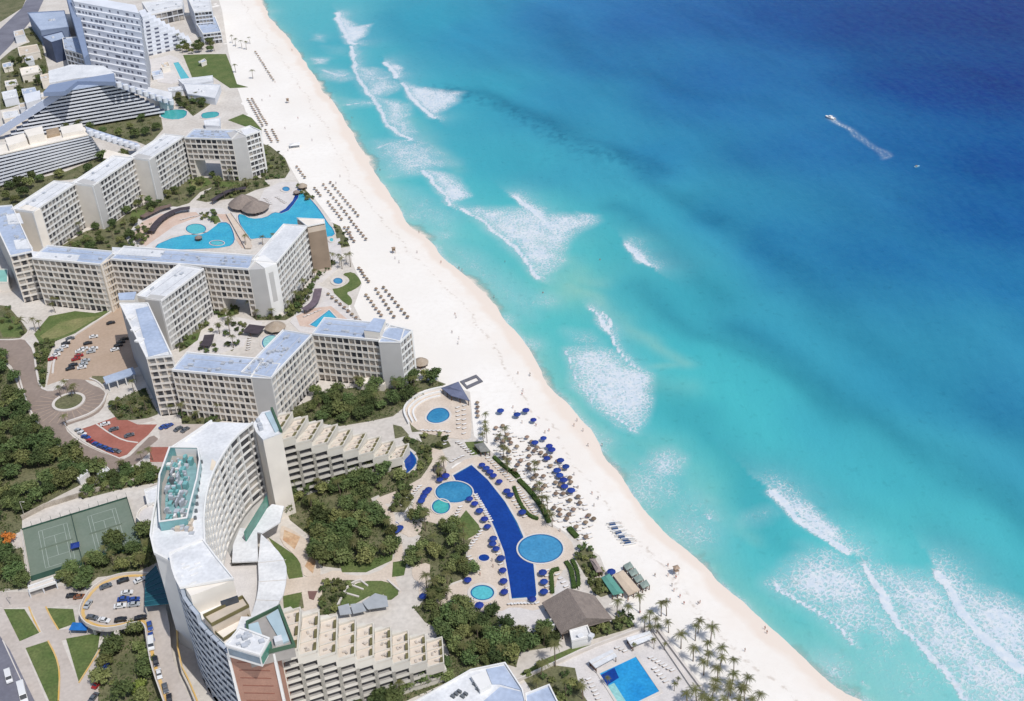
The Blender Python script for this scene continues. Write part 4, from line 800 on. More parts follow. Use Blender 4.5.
b.prism('roof', M_ROOFW(), I_+O_[::-1], HCV-.3, HCV+.03)
b.mb('parapet', M_WHITE()).ring([b.loc(p)[:2] for p in I_], .6, HCV, HCV+.8, False); b.mb('parapet', M_WHITE()).ring([b.loc(p)[:2] for p in O_], .6, HCV-.2, HCV+1.0, False)
for i in range(len(I_)-1):
    L = math.dist(I_[i], I_[i+1]); nb = max(1, round(L/3.9))
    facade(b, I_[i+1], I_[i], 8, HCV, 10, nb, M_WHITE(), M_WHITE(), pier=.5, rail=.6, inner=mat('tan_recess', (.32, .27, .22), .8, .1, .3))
# T block, lower terraces, convex banded facade
outl = smooth_line([(172, 563), (176, 584), (185, 602), (200, 620), (211, 631), (226, 645)], 1)
def curve_at(z): return G(outl, z)
OL = G(outl, HCV)
allin = G([(204.9, 549), (218, 566.6), (235.4, 588.5), (246, 604), (252, 618), (262, 634)], HCV)
ol_in = []
for i, p in enumerate([N3(q) for q in OL]):
    q = [N3(k) for k in OL]; a_ = q[max(i-1, 0)]; c_ = q[min(i+1, len(q)-1)]; t = (c_-a_)[:2]; t /= np.linalg.norm(t); ol_in.append(p+np.array([-t[1], t[0], 0])*1.4)
M_BAND = mat('blue_grey_band', (.36, .40, .46), .6, .06, .2)  # shade on the convex facade is mixed into these blue-grey bands
nT = 4
b.prism('wall', M_WHITE(), ol_in+[N3(p) for p in allin[::-1]], 0, HCV-4.2)
for i in range(len(OL)-1):
    A, B = OL[i], OL[i+1]; zt = HCV+4 if i < nT else (HCV if i < nT+2 else HCV-3.4)
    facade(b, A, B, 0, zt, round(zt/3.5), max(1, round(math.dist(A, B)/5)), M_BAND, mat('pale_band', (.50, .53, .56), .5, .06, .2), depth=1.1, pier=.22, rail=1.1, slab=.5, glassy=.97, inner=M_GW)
b.prism('wall', M_CREAM(), ol_in[:nT+2]+[N3(p) for p in allin[:3][::-1]], HCV-4.2, HCV+3.7); tq = [OL[i] for i in range(nT+1)]+[allin[2], allin[1], allin[0]]
b.prism('roof', M_ROOFW(), tq, HCV+3.7, HCV+4.03); b.mb('parapet', M_WHITE()).ring([b.loc(p)[:2] for p in tq], .5, HCV+3.9, HCV+4.7)
T1 = G([(204, 617), (243, 598), (249, 607), (212, 626)], HCV); b.prism('terrace', mat('terrace_tiles', (.50, .43, .35), .8, .1, .3), T1, HCV-4.2, HCV); b.mb('terrace_rail', mat('olive_rail', (.14, .12, .05), .7, .1, .3)).ring([b.loc(p)[:2] for p in T1], .35, HCV, HCV+1.1)
b.box('glass_door', M_GLASS(), P(222, 608, HCV+.1), (5, 2.2, 0), (-.2, .4, 0), (0, 0, 2.6))
T2 = G([(214, 632), (247, 615), (252, 622), (224, 641)], HCV-3.6); b.prism('terrace', M_CREAM(), T2, HCV-6, HCV-3.4); b.mb('terrace_rail', mat('olive_rail', ())).ring([b.loc(p)[:2] for p in T2], .35, HCV-3.4, HCV-2.4)
# brick end tower
HB = 40
A, B = PX(HB, (228, 653), (274, 654)); D, C = off(A, B, 15)
M_BRICK = mat('terracotta', (.31, .17, .125), .85, .10, .2, rgb2=(.37, .21, .155), fine=.08)
b.prism('tower_wall', M_BRICK, [A, B, C, D], 0, HB-.3); b.prism('tower_roof', M_ROOFW(), [A, B, C, D], HB-.3, HB+.05)
t_ = N3(B)-N3(A); t_ /= np.linalg.norm(t_); n_ = np.array([t_[1], -t_[0], 0.]); L_ = math.dist(A, B)
for k in range(11): b.box('string_course', mat('terracotta_dark', (.24, .10, .07), .9, .1, .3), N3(A)*np.array([1, 1, 0])+t_*(2.+.2*(k % 2))+np.array([0, 0, HB-4-3.4*k]), t_*(L_-4.5), n_*.12, (0, 0, .22))
for e_ in (A, B): b.mb('wall', M_WHITE()).cbox(tuple(b.loc(e_)[:2])+(0,), .8, .8, HB+.4)
q = G([(226, 645), (260, 655), (269, 639), (240, 628)], 45); b.prism('plant_room', M_WHITE(), q, HB, 44.6); b.prism('plant_room_roof', M_ROOFW(), q, 44.6, 45); b.mb('parapet', M_WHITE()).ring([b.loc(p)[:2] for p in q], .5, 44.8, 45.5)
b.box('plant_room_window', mat('green_glass', (.05, .19, .14), .2, .2, .3, spec=.7), N3(q[1])+np.array([.2, .1, -3.9]), N3(q[2])-N3(q[1]), (.25, 0, 0), (0, 0, 2.8)); b.box('plant_room_window', M_GW, N3(q[0])+np.array([.4, -.12, -3.9]), (N3(q[1])-N3(q[0]))*.93, (0, -.15, 0), (0, 0, 2.6))
rr = random.Random(4)
for k in range(9):
    u_, v_ = rr.uniform(.1, .9), rr.uniform(.15, .85); p = (N3(q[0])*(1-u_)+N3(q[1])*u_)*(1-v_)+(N3(q[3])*(1-u_)+N3(q[2])*u_)*v_
    b.mb('roof_unit', mat('rooftop_metal', ())).cbox(tuple(b.loc(p)[:2])+(45,), rr.uniform(.8, 1.8), rr.uniform(.8, 1.6), rr.uniform(.4, 1.1), .4)
q = G([(249, 656), (247, 622), (279, 606), (294, 645)], HB+2); b.prism('terrace', mat('grey_terrace', (.30, .28, .26), .8, .1, .3), q, HB-3, HB+1.2); b.mb('terrace_rail', mat('dark_green_rail', (.05, .10, .06), .6, .1, .3)).ring([b.loc(p)[:2] for p in q], .7, HB+1.2, HB+2.4)
b.prism('skylight', mat('pale_glass', (.36, .46, .50), .3, .1, .2), G([(266, 616), (278, 608.5), (289, 640), (282, 643)], HB+2), HB+1.2, HB+1.9); b.prism('skylight', mat('pale_glass', ()), G([(247, 624), (258, 621), (262, 634), (252, 637)], HB+2), HB+1.2, HB+1.7)
p = P(279, 643, HB+1.2); b.mb('roof_unit', M_ROOFW()).cbox(tuple(b.loc(p)[:2])+(HB+1.2,), 2.4, 2.4, 2., .3); p = P(268, 648, HB+1.2); b.mb('water_tank', M_WHITE()).cyl(tuple(b.loc(p)[:2]), 1.1, 1.1, HB+1.2, HB+2.4, 14)
# upper head triangle
q = G([(253, 424), (262, 412.5), (272, 410), (281.5, 433), (263, 440), (256, 432)], 40); b.prism('head_block', M_CREAM(), q, 0, 39.7); b.prism('roof', M_ROOFW(), q, 39.7, 40.2); b.mb('terrace_rail', mat('dark_green_rail', ())).ring([b.loc(p)[:2] for p in q[2:4]], .9, 40, 41.4, False)
b.prism('skylight', mat('pale_glass', ()), G([(265, 413), (271, 411.5), (279, 430), (275, 432)], 40.6), 40.2, 40.8)
for k in range(6): p = P(257+rr.uniform(0, 12), 420+rr.uniform(0, 12), 40.5); b.mb('roof_unit', mat('rooftop_metal', ())).cbox(tuple(b.loc(p)[:2])+(40.2,), rr.uniform(1, 2.4), rr.uniform(1, 2), rr.uniform(.5, 1.4), .4)
# plant deck with green glass screen
M_TG = mat('turquoise_glass', (.15, .32, .33), .2, .15, .3, spec=.7)
scrn = [(170, 448.5), (198, 449), (200, 461), (197, 480), (191, 503), (187, 519), (160, 523), (158.5, 500), (160, 476)]
sc = G(scrn, 45.5); cen = np.mean([b.loc(p) for p in sc], 0)
b.prism('plant_deck', mat('grey_terrace', ()), sc, HCV-1.5, HCV+.2)
b.mb('glass_screen', M_TG).ring([b.loc(p)[:2] for p in sc], .35, HCV+.1, 46)
b.mb('screen_rail', M_WHITE()).ring([b.loc(p)[:2] for p in sc], .5, 46, 46.35)
iscr = [b.loc(p)*.78+cen*.22 for p in sc]; b.mb('pool_tray', mat('tray_teal', (.20, .34, .35), .5, .15, .4)).prism([p[:2] for p in iscr], HCV+.2, HCV+.5)
rr = random.Random(9)
wl = [p[:2] for p in [b.loc(q)*.9+cen*.1 for q in sc]]
for k in range(230):
    x_, y_ = rr.uniform(min(p[0] for p in wl), max(p[0] for p in wl)), rr.uniform(min(p[1] for p in wl), max(p[1] for p in wl))
    dd = min(math.hypot(x_-p[0], y_-p[1]) for p in [(b.loc(P(*c_, 44)))[:2] for c_ in ((180, 462), (178, 475), (177, 488), (176, 500), (174, 510), (182, 512), (180, 520))])
    if in_poly([x_], [y_], wl)[0] and dd < 4.2:
        b.mb('chiller', [mat('rooftop_metal', ()), M_WHITE(), mat('plant_teal', (.16, .36, .36), .6, .1, .3), mat('plant_dark', (.12, .13, .14), .6, .1, .3)][rr.choice([0, 0, 0, 1, 2, 2, 2, 3])]).cbox((x_, y_, HCV+.3), rr.uniform(.4, 2.4), rr.uniform(.4, 1.8), rr.uniform(.5, 3.0), 1.45+rr.uniform(-.05, .05))
q = G([(184, 441), (196, 446), (199, 449.5), (175, 449), (178, 444)], 45.5); b.prism('dome', M_WHITE(), q, HCV, 45.6)
for k in range(16): p = P(171+rr.uniform(0, 22), 524+rr.uniform(-6, 10), HCV+.5); b.mb('roof_unit', [mat('rooftop_metal', ()), mat('sand_render', ())][k % 2]).cbox(tuple(b.loc(p)[:2])+(HCV,), rr.uniform(1, 3), rr.uniform(.8, 2), rr.uniform(.5, 1.8), 1.5)
for k in range(9): p = P(201.5-k*.9+(k > 5)*1, 462+k*7, HCV+.5); b.mb('roof_unit', mat('plant_dark', ())).cbox(tuple(b.loc(p)[:2])+(HCV,), .9, .9, 1.2, .2)
b.prism('roof_panel', mat('peach_roof', (.60, .52, .42), .7, .1, .2), G([(212, 459), (216, 462), (214, 471), (210, 470)], HCV), HCV+.03, HCV+.12)
for k in range(12): p = P(rr.uniform(178, 200), rr.uniform(562, 590), HCV+4.4); b.mb('roof_unit', M_WHITE()).cbox(tuple(b.loc(p)[:2])+(HCV+4.03,), rr.uniform(.4, 3), .3, .25, .5)
# podium terrace and its curved white roof
b.prism('podium', M_DECK, G([(213, 565), (226, 548), (232, 560), (258, 562), (262, 590), (250, 618), (236, 600)], 6), 0, 6)
b.box('podium_glass', mat('dark_glazing', (.06, .055, .045), .3, .2, .3), P(232, 566, 6), N3(P(259, 562, 6))-N3(P(232, 566, 6)), (.3, .3, 0), (0, 0, 3))
q = smooth_line([(247, 541), (238, 530), (256, 529), (276, 548), (286, 562), (287, 578), (282, 600), (262, 622), (247, 624), (255, 605), (259, 585), (258, 562)], 1)
b.prism('curved_roof', M_ROOFW(), G([(232, 562), (233, 545), (240, 528), (257, 529), (258, 561)], 9.2), 8.6, 9.2); b.prism('curved_roof', M_ROOFW(), G(q[5:], 9.5), 8.9, 9.5)
for (x0, y0), (x1, y1) in (((258, 563), (286, 560)), ((258, 582), (286, 580)), ((256, 600), (282, 601))): b.box('roof_seam', M_KERB, P(x0, y0, 9.55), N3(P(x1, y1, 9.55))-N3(P(x0, y0, 9.55)), (0, .15, 0), (0, 0, .1))
b.prism('curved_roof', M_ROOFW(), G([(252, 531), (262, 513), (272, 504), (284, 506), (280, 522), (262, 533)], 9), 8.4, 9)
b.box('green_glazing', mat('green_glass', ()), P(246, 542, 9), N3(P(268, 506, 9))-N3(P(246, 542, 9)), (.3, .3, 0), (0, 0, 5))
b.finish(GL)
# ---- stepped balcony wings of the crescent hotel
def stepped(label, at_, x0, dx, n, z0, dz, depthv, nrow, first=0, nfl=None, mwall=None):
    b = Bld('stepped_wing', label, 'hotel wing', at_=at_)
    x0 = np.array([*x0, 0.]); dx = np.array([*dx, 0.]); dv = np.array([*depthv, 0.]); up = np.array([0, 0, 1.]); t = dx/np.linalg.norm(dx); nrm = np.array([t[1], -t[0], 0])
    mw = mwall or mat('bright_cream', (.56, .53, .47), .75, .06, .15)
    for i in range(n):
        z = z0-dz*i; A = x0+dx*i; B = A+dx; fl = max(1, round(z/3.3)); sh = dv*(1-.045*i)
        if z < 4: break
        b.blk += 1
        b.prism('wall', mw, [A-nrm*3.1, B-nrm*3.1, B+sh, A+sh], 0, z-.3)
        fl = max(1, int((z-2.7)/3.3)); zb = z-2.7-3.3*fl
        if zb > .2: b.mb('facade_frame', mw).box(b.loc(A), dx, -nrm*1.69, up*zb)
        facade(b, A, B, zb, z-2.7, fl, 1, mw, mw, depth=3.0, pier=1.2, slab=.5, rail=.75, glassy=.8, inner=mat('grey_recess', (.38, .36, .34), .8, .1, .3))  # back wall greyed: shade inside the balconies is put into its colour
        for k in range(fl): b.mb('balcony_floor', mat('grey_floor', (.33, .32, .31), .8, .1, .3)).box(b.loc(A)+t*.62+up*(zb+3.3*k+.05)-nrm*.14, t*(np.linalg.norm(dx)-1.24), -nrm*2.8, up*.03)  # balcony floors in one plain grey
        b.mb('facade_frame', mw).box(b.loc(A)+up*(z-2.7)+nrm*.03, dx, -nrm*3.2, up*2.5)      # blank top band
        b.prism('terrace', mat('terrace_pale', (.60, .54, .47), .8, .08, .4, rgb2=(.55, .47, .39)), [A, B, B+sh, A+sh], z-.3, z+.03)
        # rows of terraces divided by parapets, doors under the next step
        for k in range(nrow+1):
            p = A+sh*k/nrow; b.mb('parapet', mw).box(b.loc(p)+up*(z-.1), dx*.99, sh/np.linalg.norm(sh)*.3, up*(.55 if 0 < k < nrow else 1.1))
        b.mb('parapet', mw).box(b.loc(B)-t*.38+up*(z-.1), t*.4, sh, up*.8)
        for k in range(nrow):                                   # olive box: the parapet's green-brown tint and its shade painted together
            p = B-t*.75+sh*(k+.05)/nrow
            MB().box(b.loc(p)-t*.55+up*(z+.03), t*.95, sh*.55/nrow, up*1.25).build('parapet_shade', mat('olive_shade', (.13, .115, .05), .6, .2, .4), b.root)
            rr_ = random.Random(i*7+k); q = A+dx*rr_.uniform(.3, .7)+sh*(k+rr_.uniform(.3, .7))/nrow
            b.mb('terrace_furniture', mat('terrace_wood', (.44, .39, .34), .8, .2, .5)).cbox(tuple(b.loc(q)[:2])+(z+.03,), .7, 1.3, .4, rr_.uniform(0, 3)); q = A+dx*rr_.uniform(.3, .7)+sh*(k+rr_.uniform(.3, .7))/nrow
            b.mb('terrace_furniture', mat('terrace_wood', ())).cbox(tuple(b.loc(q)[:2])+(z+.03,), .6, .6, .6, rr_.uniform(0, 3))
        # saw-tooth back corner
        b.prism('tooth', mw, [A+sh*.99, A+dx*.62+sh*.99, A+dx*.4+sh*1.10, A+sh*1.10], 0, z+.9)
    b.finish(GL); return b
stepped('upper cream wing of terraces stepping down from the crescent hotel to the half-moon pool', P(330, 470), (-98.56, 363.04), (5.636, 2.155), 9, 33, 3.5, (3.5, 14), 3)
stepped('lower cream wing of terraces stepping down beside the grove at the bottom of the photo', P(350, 670), (-75.8, 249.1), (5.37, 1.88), 9, 34, 3.2, (-1.3, 17.5), 3)
# ================================================================== PYRAMID HOTELS, NEIGHBOURS, PAVILIONS
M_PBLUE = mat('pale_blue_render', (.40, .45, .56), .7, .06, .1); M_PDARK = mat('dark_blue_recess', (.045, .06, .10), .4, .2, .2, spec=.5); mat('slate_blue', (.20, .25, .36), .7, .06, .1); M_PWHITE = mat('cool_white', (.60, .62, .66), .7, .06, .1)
def pyramid(label, L0, R0, L1, R1, z0, z1, n, at_, arms, roofpoly, back=14., roofm=None):
    b = Bld('pyramid_hotel', label, 'hotel', at_=at_)
    up = np.array([0, 0, 1.])
    T0, T1 = P(*L1, z1), P(*R1, z1); Bk0, Bk1 = off(T0, T1, back)
    for k in range(n):
        f = (k+.5)/n; z = z0+(z1-z0)*f; dzz = (z1-z0)/n
        L = P(L0[0]+(L1[0]-L0[0])*f, L0[1]+(L1[1]-L0[1])*f, z); R = P(R0[0]+(R1[0]-R0[0])*f, R0[1]+(R1[1]-R0[1])*f, z)
        L, R = N3(L)*[1, 1, 0], N3(R)*[1, 1, 0]; ia, ib = inset(L, R, 2.2)
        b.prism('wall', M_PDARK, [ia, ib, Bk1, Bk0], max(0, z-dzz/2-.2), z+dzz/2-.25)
        t = (R-L); ln_ = np.linalg.norm(t); t /= ln_; nn = np.array([-t[1], t[0], 0])
        b.mb('balcony_slab', M_PWHITE).box(b.loc(L)+up*(z-dzz/2), t*ln_, nn*3., up*.3); b.mb('balcony_slab', M_PWHITE).box(b.loc(L)+up*(z-dzz/2+.3), t*ln_, nn*.2, up*.95)
        for j in range(int(ln_/7)): b.mb('divider', M_PBLUE).box(b.loc(L+t*(j+.5)*7+nn*.3)+up*(z-dzz/2+.3), t*.18, nn*1.9, up*(dzz-.6))
    b.prism('roof', roofm or M_ROOFB(), [T0, T1, Bk1, Bk0], z1-.4, z1+.3)
    for (a, za), (c, zc), w_, sgn in arms:
        A, C = N3(P(*a, za)), N3(P(*c, zc)); t = C-A; t[2] = 0; t /= np.linalg.norm(t); nn = np.array([-t[1], t[0], 0])*w_
        a_, c_ = b.loc(A), b.loc(C)
        vs = []
        for o_ in (0*nn, nn):
            vs += [a_*[1, 1, 0]+[0, 0, max(a_[2]-5, 0)]+o_, c_*[1, 1, 0]+[0, 0, max(c_[2]-5, 0)]+o_, c_+o_, a_+o_]
        b.mb('sloping_arm', M_PBLUE).add(vs, [(0, 1, 2, 3), (7, 6, 5, 4), (0, 4, 5, 1), (1, 5, 6, 2), (2, 6, 7, 3), (3, 7, 4, 0)])
        m_ = 9
        for k in range(m_):
            f = (k+.6)/m_; p = a_*(1-f)+c_*f-nn/w_*2.0*sgn+t*0
            MB().cyl((p[0], p[1]), 1.9, 1.9, p[2]-3.6, p[2]-.2, 10).build('balcony_pod', M_PWHITE, b.root)
    if roofpoly:
        for poly, zt, mm in roofpoly: b.prism('roof_block', mm, G(poly, zt), 0 if zt < 20 else z1, zt)
    b.finish(); return b
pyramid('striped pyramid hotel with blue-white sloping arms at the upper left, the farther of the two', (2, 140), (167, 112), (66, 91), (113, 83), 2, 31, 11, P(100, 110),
        [(((113, 80), 34), ((172, 100), 7), 3.5, 1), (((-8, 133), 6), ((62, 89), 34), 3.5, -1)],
        [(Z((0, 0), 4.6545, [(230, 395), (345, 372), (530, 340), (535, 380), (360, 378), (300, 425), (200, 430)]), 34, mat('slate_blue', ())), (Z((0, 0), 4.6545, [(225, 330), (330, 300), (480, 305), (540, 345), (350, 365), (230, 385)]), 33, M_ROOFW()),
         (Z((0, 0), 4.6545, [(110, 440), (185, 420), (190, 460), (120, 480)]), 12, M_PWHITE), (Z((0, 0), 4.6545, [(690, 405), (800, 430), (800, 462), (740, 470), (680, 440)]), 8, M_ROOFW())])
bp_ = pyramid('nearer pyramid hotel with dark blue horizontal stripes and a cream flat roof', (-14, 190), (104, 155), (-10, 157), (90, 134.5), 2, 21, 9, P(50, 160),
        [(((86, 128), 25), ((139, 145), 6), 3.5, 1)],
        [(Z((0, 130), 4.6545, [(490, 90), (640, 125), (600, 150), (480, 130)]), 7, M_CREAM())], roofm=M_CREAM(), back=16)
b = Bld('roof_pavilion', 'cream plant rooms and parapets on the roof of the nearer pyramid hotel', 'rooftop block', at_=P(40, 138, 34))
b.o[2] = 0
for q, z in (([(5, 138), (24, 133), (27, 140), (8, 146)], 25), ([(24, 130), (42, 126), (44, 133), (28, 137)], 27), ([(60, 127), (82, 123), (84, 130), (62, 134)], 24), ([(46, 130), (58, 127), (60, 133), (47, 136)], 23)): b.prism('roof_block', M_CREAM() if z != 23 else mat('roof_brown', (.33, .25, .17), .8, .2, .3), G(q, z), 21, z)
b.finish()
def vback(L, R, d):
    "back corners straight behind, narrowing a little"
    q = []
    for p in (L, R): v = p[:2]/np.linalg.norm(p[:2])*d; q.append(p+np.array([v[0]-2, v[1], 0]))
    return q[0], q[1]
# terraced white hotel, cut by the top edge
b = Bld('terraced_hotel', 'huge white terraced hotel with scattered small dark windows, at the top left edge', at_=P(110, 60))
n = 13; up = np.array([0, 0, 1.])
for k in range(n):
    f = k/n; z = 3.4*(k+1)
    Lp, Rp = (90-17*f, 80-84*f), (149-10*f, 92-84*f)
    L, R = N3(P(*Lp, z))*[1, 1, 0], N3(P(*Rp, z))*[1, 1, 0]; D, C = vback(L, R, 30); b.prism('wall', M_PWHITE, [L, R, C, D], 0, z)
    t = R-L; ln_ = np.linalg.norm(t); t /= ln_; nn = np.array([-t[1], t[0], 0])
    b.mb('parapet', M_PWHITE).box(b.loc(L)+up*z, t*ln_, nn*.3, up*.9)
    for j in range(int(ln_/5)):
        if random.random() < .75:
            p = L+t*(j+.1+random.random()*.5)*5; big_ = random.random() < .25; b.win.append(((b.loc(p)-nn*.08+up*(z-2.7), t*(3.4 if big_ else 2.0), nn*.1, up*1.9), 1/(k+1), 0))
n2 = 10
for k in range(n2):
    f = k/n2; z = 2.3*(k+1)
    Lp, Rp = (146-4*f, 54-40*f), (192-48*f, 43-30*f)
    L, R = N3(P(*Lp, z))*[1, 1, 0], N3(P(*Rp, z))*[1, 1, 0]; D, C = vback(L, R, 24); b.prism('wall', M_PWHITE, [L, R, C, D], 0, z-.05)
    t = R-L; ln_ = np.linalg.norm(t); t /= ln_; nn = np.array([-t[1], t[0], 0]); b.mb('parapet', M_PWHITE).box(b.loc(L)+up*z, t*ln_, nn*.3, up*1.)
    for j in range(int(ln_/7.5)):
        p = L+t*(j+.3)*7.5; b.win.append(((b.loc(p)-nn*.08+up*(z-2.9), t*3.8, nn*.1, up*2.2), 2/(k+1), 0))
A, C = P(66, -14, 50), P(90, 64, 8); b.prism('side_wall', mat('slate_blue', (.20, .25, .36), .7, .06, .1), G([(63, -14), (74, -14), (90, 62), (86, 66)], 30), 0, 36)
b.finish([mat('far_window', (.10, .11, .15), .3, .2, .3)])
def block(name, label, cat, px_quad, z, wallm, roofm, nf=0, nb=0, units=2, mw=None, par=.8):
    b = Bld(name, label, cat, at_=P(*np.mean(px_quad, 0)))
    q = [N3(P(x, y, z)) for x, y in px_quad]
    if nf: wing(b, q[0], q[1], q[2], q[3], z, nf, nb, mw or M_PWHITE, mw or M_PWHITE, rm=roofm, units=units, body=wallm)
    else:
        b.prism('wall', wallm, q, 0, z-.3); b.prism('roof', roofm, q, z-.3, z)
        b.mb('parapet', wallm).ring([b.loc(p)[:2] for p in q], .4, z-.2, z+par)
        c_ = np.mean([b.loc(p)[:2] for p in q], 0)
        for k in range(units): b.mb('roof_unit', M_ROOFW()).cbox((c_[0]+random.uniform(-4, 4), c_[1]+random.uniform(-3, 3), z), 2, 1.6, 1.1, random.random())
    return b.finish(GL)
r1 = lambda *p: Z((0, 0), 4.6545, p)
block('apartment_block', 'low building with a pale blue-grey flat roof near the street at the top left', 'building', r1((190, 145), (320, 128), (300, 52), (130, 62)), 14, mat('slate_blue', ()), M_ROOFB(), units=3)
block('apartment_block', 'small dark-sided block with a blue-grey roof left of the terraced white hotel', 'building', r1((240, 200), (305, 180), (290, 148), (195, 172)), 17, mat('dark_slate', (.06, .08, .14), .6, .1, .2), M_ROOFB(), units=1)
block('apartment_block', 'white striped block with blue-grey roof in front of the terraced white hotel', 'building', r1((300, 232), (402, 262), (385, 172), (292, 180)), 17, M_PWHITE, M_ROOFB(), 4, 6)
block('apartment_block', 'white balcony block with rows of dark windows at the very top, beside the sand', 'building', r1((905, 60), (985, 52), (975, -30), (865, -30)), 20, M_PWHITE, M_ROOFW(), 6, 5)
block('villa', 'white beach building with pale blue-grey roof above the top left lawn', 'building', r1((945, 160), (1028, 150), (1000, 78), (905, 98)), 9, M_PWHITE, M_ROOFB(), 3, 5)
block('club_house', 'white flat club building with square dark openings, above the rectangular turquoise pool', 'building', r1((700, 72), (850, 40), (850, -8), (660, 12)), 10, M_PWHITE, M_ROOFW(), 2, 6)
block('beach_club', 'flat white club roof with a dark end between the lawn and the green pools', 'building', r1((875, 440), (1000, 460), (1026, 398), (855, 392)), 5, M_PWHITE, M_ROOFW())
block('canopy_walk', 'long narrow white canopy below the top left lawn', 'canopy', r1((860, 402), (990, 378), (990, 355), (830, 374)), 4, M_PWHITE, M_ROOFW(), units=0)
block('beach_club', 'low white pool building with curved terrace beside the farther green pool', 'building', r1((955, 585), (1024, 590), (1024, 552), (950, 565)), 4, M_PWHITE, M_ROOFW(), units=0)
block('service_building', 'cream service building by the lane left of the pyramid hotels', 'building', [(4, 120), (20, 117), (18, 110), (2, 112)], 6, M_CREAM(), M_ROOFW(), units=1)
block('service_building', 'flat cream roof low building beside the lane at the upper left', 'building', [(22, 76), (42, 72), (38, 66), (20, 69)], 6, M_CREAM(), M_CREAM(), units=1)
block('service_building', 'small beige-roofed shed between planting at the far upper left', 'building', [(20, 56), (40, 52), (37, 45), (18, 48)], 6, M_CREAM(), mat('terrace_tiles', ()), units=1)
block('service_building', 'white box building left of the cream pyramid arm', 'building', [(4, 100), (18, 97), (16, 90), (2, 93)], 6, M_PWHITE, M_ROOFW(), units=1)
rr5 = random.Random(12)
for i, (x, y, w_, h_, z_) in enumerate([(12, 84, 12, 6, 5), (30, 92, 14, 6, 6), (46, 78, 9, 6, 7), (30, 60, 8, 5, 4), (8, 66, 9, 5, 4), (26, 106, 12, 5, 5), (44, 96, 9, 5, 8), (158, 74, 10, 5, 3), (166, 66, 8, 5, 4), (176, 90, 14, 4, 4), (204, 62, 5, 3, 3), (20, 34, 10, 6, 6), (40, 22, 10, 6, 8)]):
    block('service_building', ['cream', 'white'][i % 2]+' flat-roofed outbuilding at the upper left, '+ ['on the second row by the lane', 'behind the slate-blue blocks', 'touching the farther pyramid hotel', 'nearest the lane bend', 'at the left edge of the lane garden', 'left of the pyramid arm', 'small one behind the pyramid roof', 'beside the rectangular turquoise pool', 'nearest the terraced white hotel', 'near the flat club roof', 'standing on the far lawn', 'on the far side of the lane', 'behind the dark-sided block'][i], 'building', [(x-w_/2, y+h_/2), (x+w_/2, y+h_/2-2), (x+w_/2-2, y-h_/2-1), (x-w_/2-1, y-h_/2+1)], z_, [M_CREAM(), M_PWHITE][i % 2], [M_ROOFW(), M_ROOFB(), mat('terrace_tiles', ())][i % 3], units=2)
block('kiosk', 'small building with a pale teal roof at the left edge beside the long cream hotel', 'building', [(-6, 283), (8, 283), (8, 270), (-6, 270)], 5, M_CREAM(), mat('pale_teal_roof', (.20, .42, .38), .7, .1, .2), units=0)
block('guard_house', 'small white flat-roofed hut on the woodland edge below the brown driveway', 'hut', Z((0, 390), 4.6545, [(370, 420), (415, 385), (350, 340), (305, 345)]), 3.2, M_WHITE(), M_ROOFW(), units=0)
block('guard_house', 'tiny white hut beside the lower bend of the brown driveway', 'hut', Z((0, 390), 4.6545, [(480, 410), (520, 385), (495, 360), (455, 395)]), 2.6, M_WHITE(), M_ROOFW(), units=0)
block('service_building', 'round-ended flat pale roof between the tennis courts and the crescent hotel', 'building', smooth_poly([(137, 521), (152, 527), (158, 520), (156, 506), (148, 505), (138, 512)], 1), 4, M_CREAM(), M_DECK, units=0)
block('service_building', 'white square roof against the foot of the crescent hotel, beside the tennis courts', 'building', [(148, 505), (159, 502), (159, 486), (145, 491)], 5, M_WHITE(), M_ROOFW(), units=0)
block('basement_entry', 'low white garage entry with a dark opening under the tennis courts', 'garage', [(29, 592), (56, 583), (54, 579), (28, 588)], 3, M_CREAM(), M_KERB, 1, 2, units=0)
block('flat_roof_hotel', 'white building with a blue-grey flat roof at the bottom edge, right of the lower grove', 'building', [(412, 704), (527, 712), (522, 690), (505, 664), (471, 671)], 15, M_WHITE(), M_ROOFW(), units=0)
b = Bld('roof_block', 'blue-grey roof terrace and white plant boxes on the white building at the bottom edge', 'rooftop block', at_=P(500, 690)); 
b.prism('roof_panel', M_ROOFB(), G([(486, 669), (504, 665.5), (521, 690), (500, 684), (492, 684)], 15.3), 14.9, 15.35); b.prism('roof_panel', M_ROOFB(), G([(478, 706), (500, 687), (522, 692), (526, 708)], 15.3), 14.9, 15.4); b.prism('plant_room', M_WHITE(), G([(471, 676), (486, 671), (491, 684), (480, 690)], 17), 14.9, 17)
for k in range(8): p = P(453+k*3.2+(k > 4)*6, 697-(k % 3)*2.5-(k > 4)*7, 15.2); b.mb('roof_unit', mat('plant_dark', ())).cbox(tuple(b.loc(p)[:2])+(15.1,), .8, 1.4, .9, .9)
b.finish()
block('flat_roof_hotel', 'smaller grey-roofed block at the bottom edge, next to the white terrace palms', 'building', [(527, 712), (562, 712), (549, 686), (526, 695)], 13, M_WHITE(), M_ROOFB(), units=0)
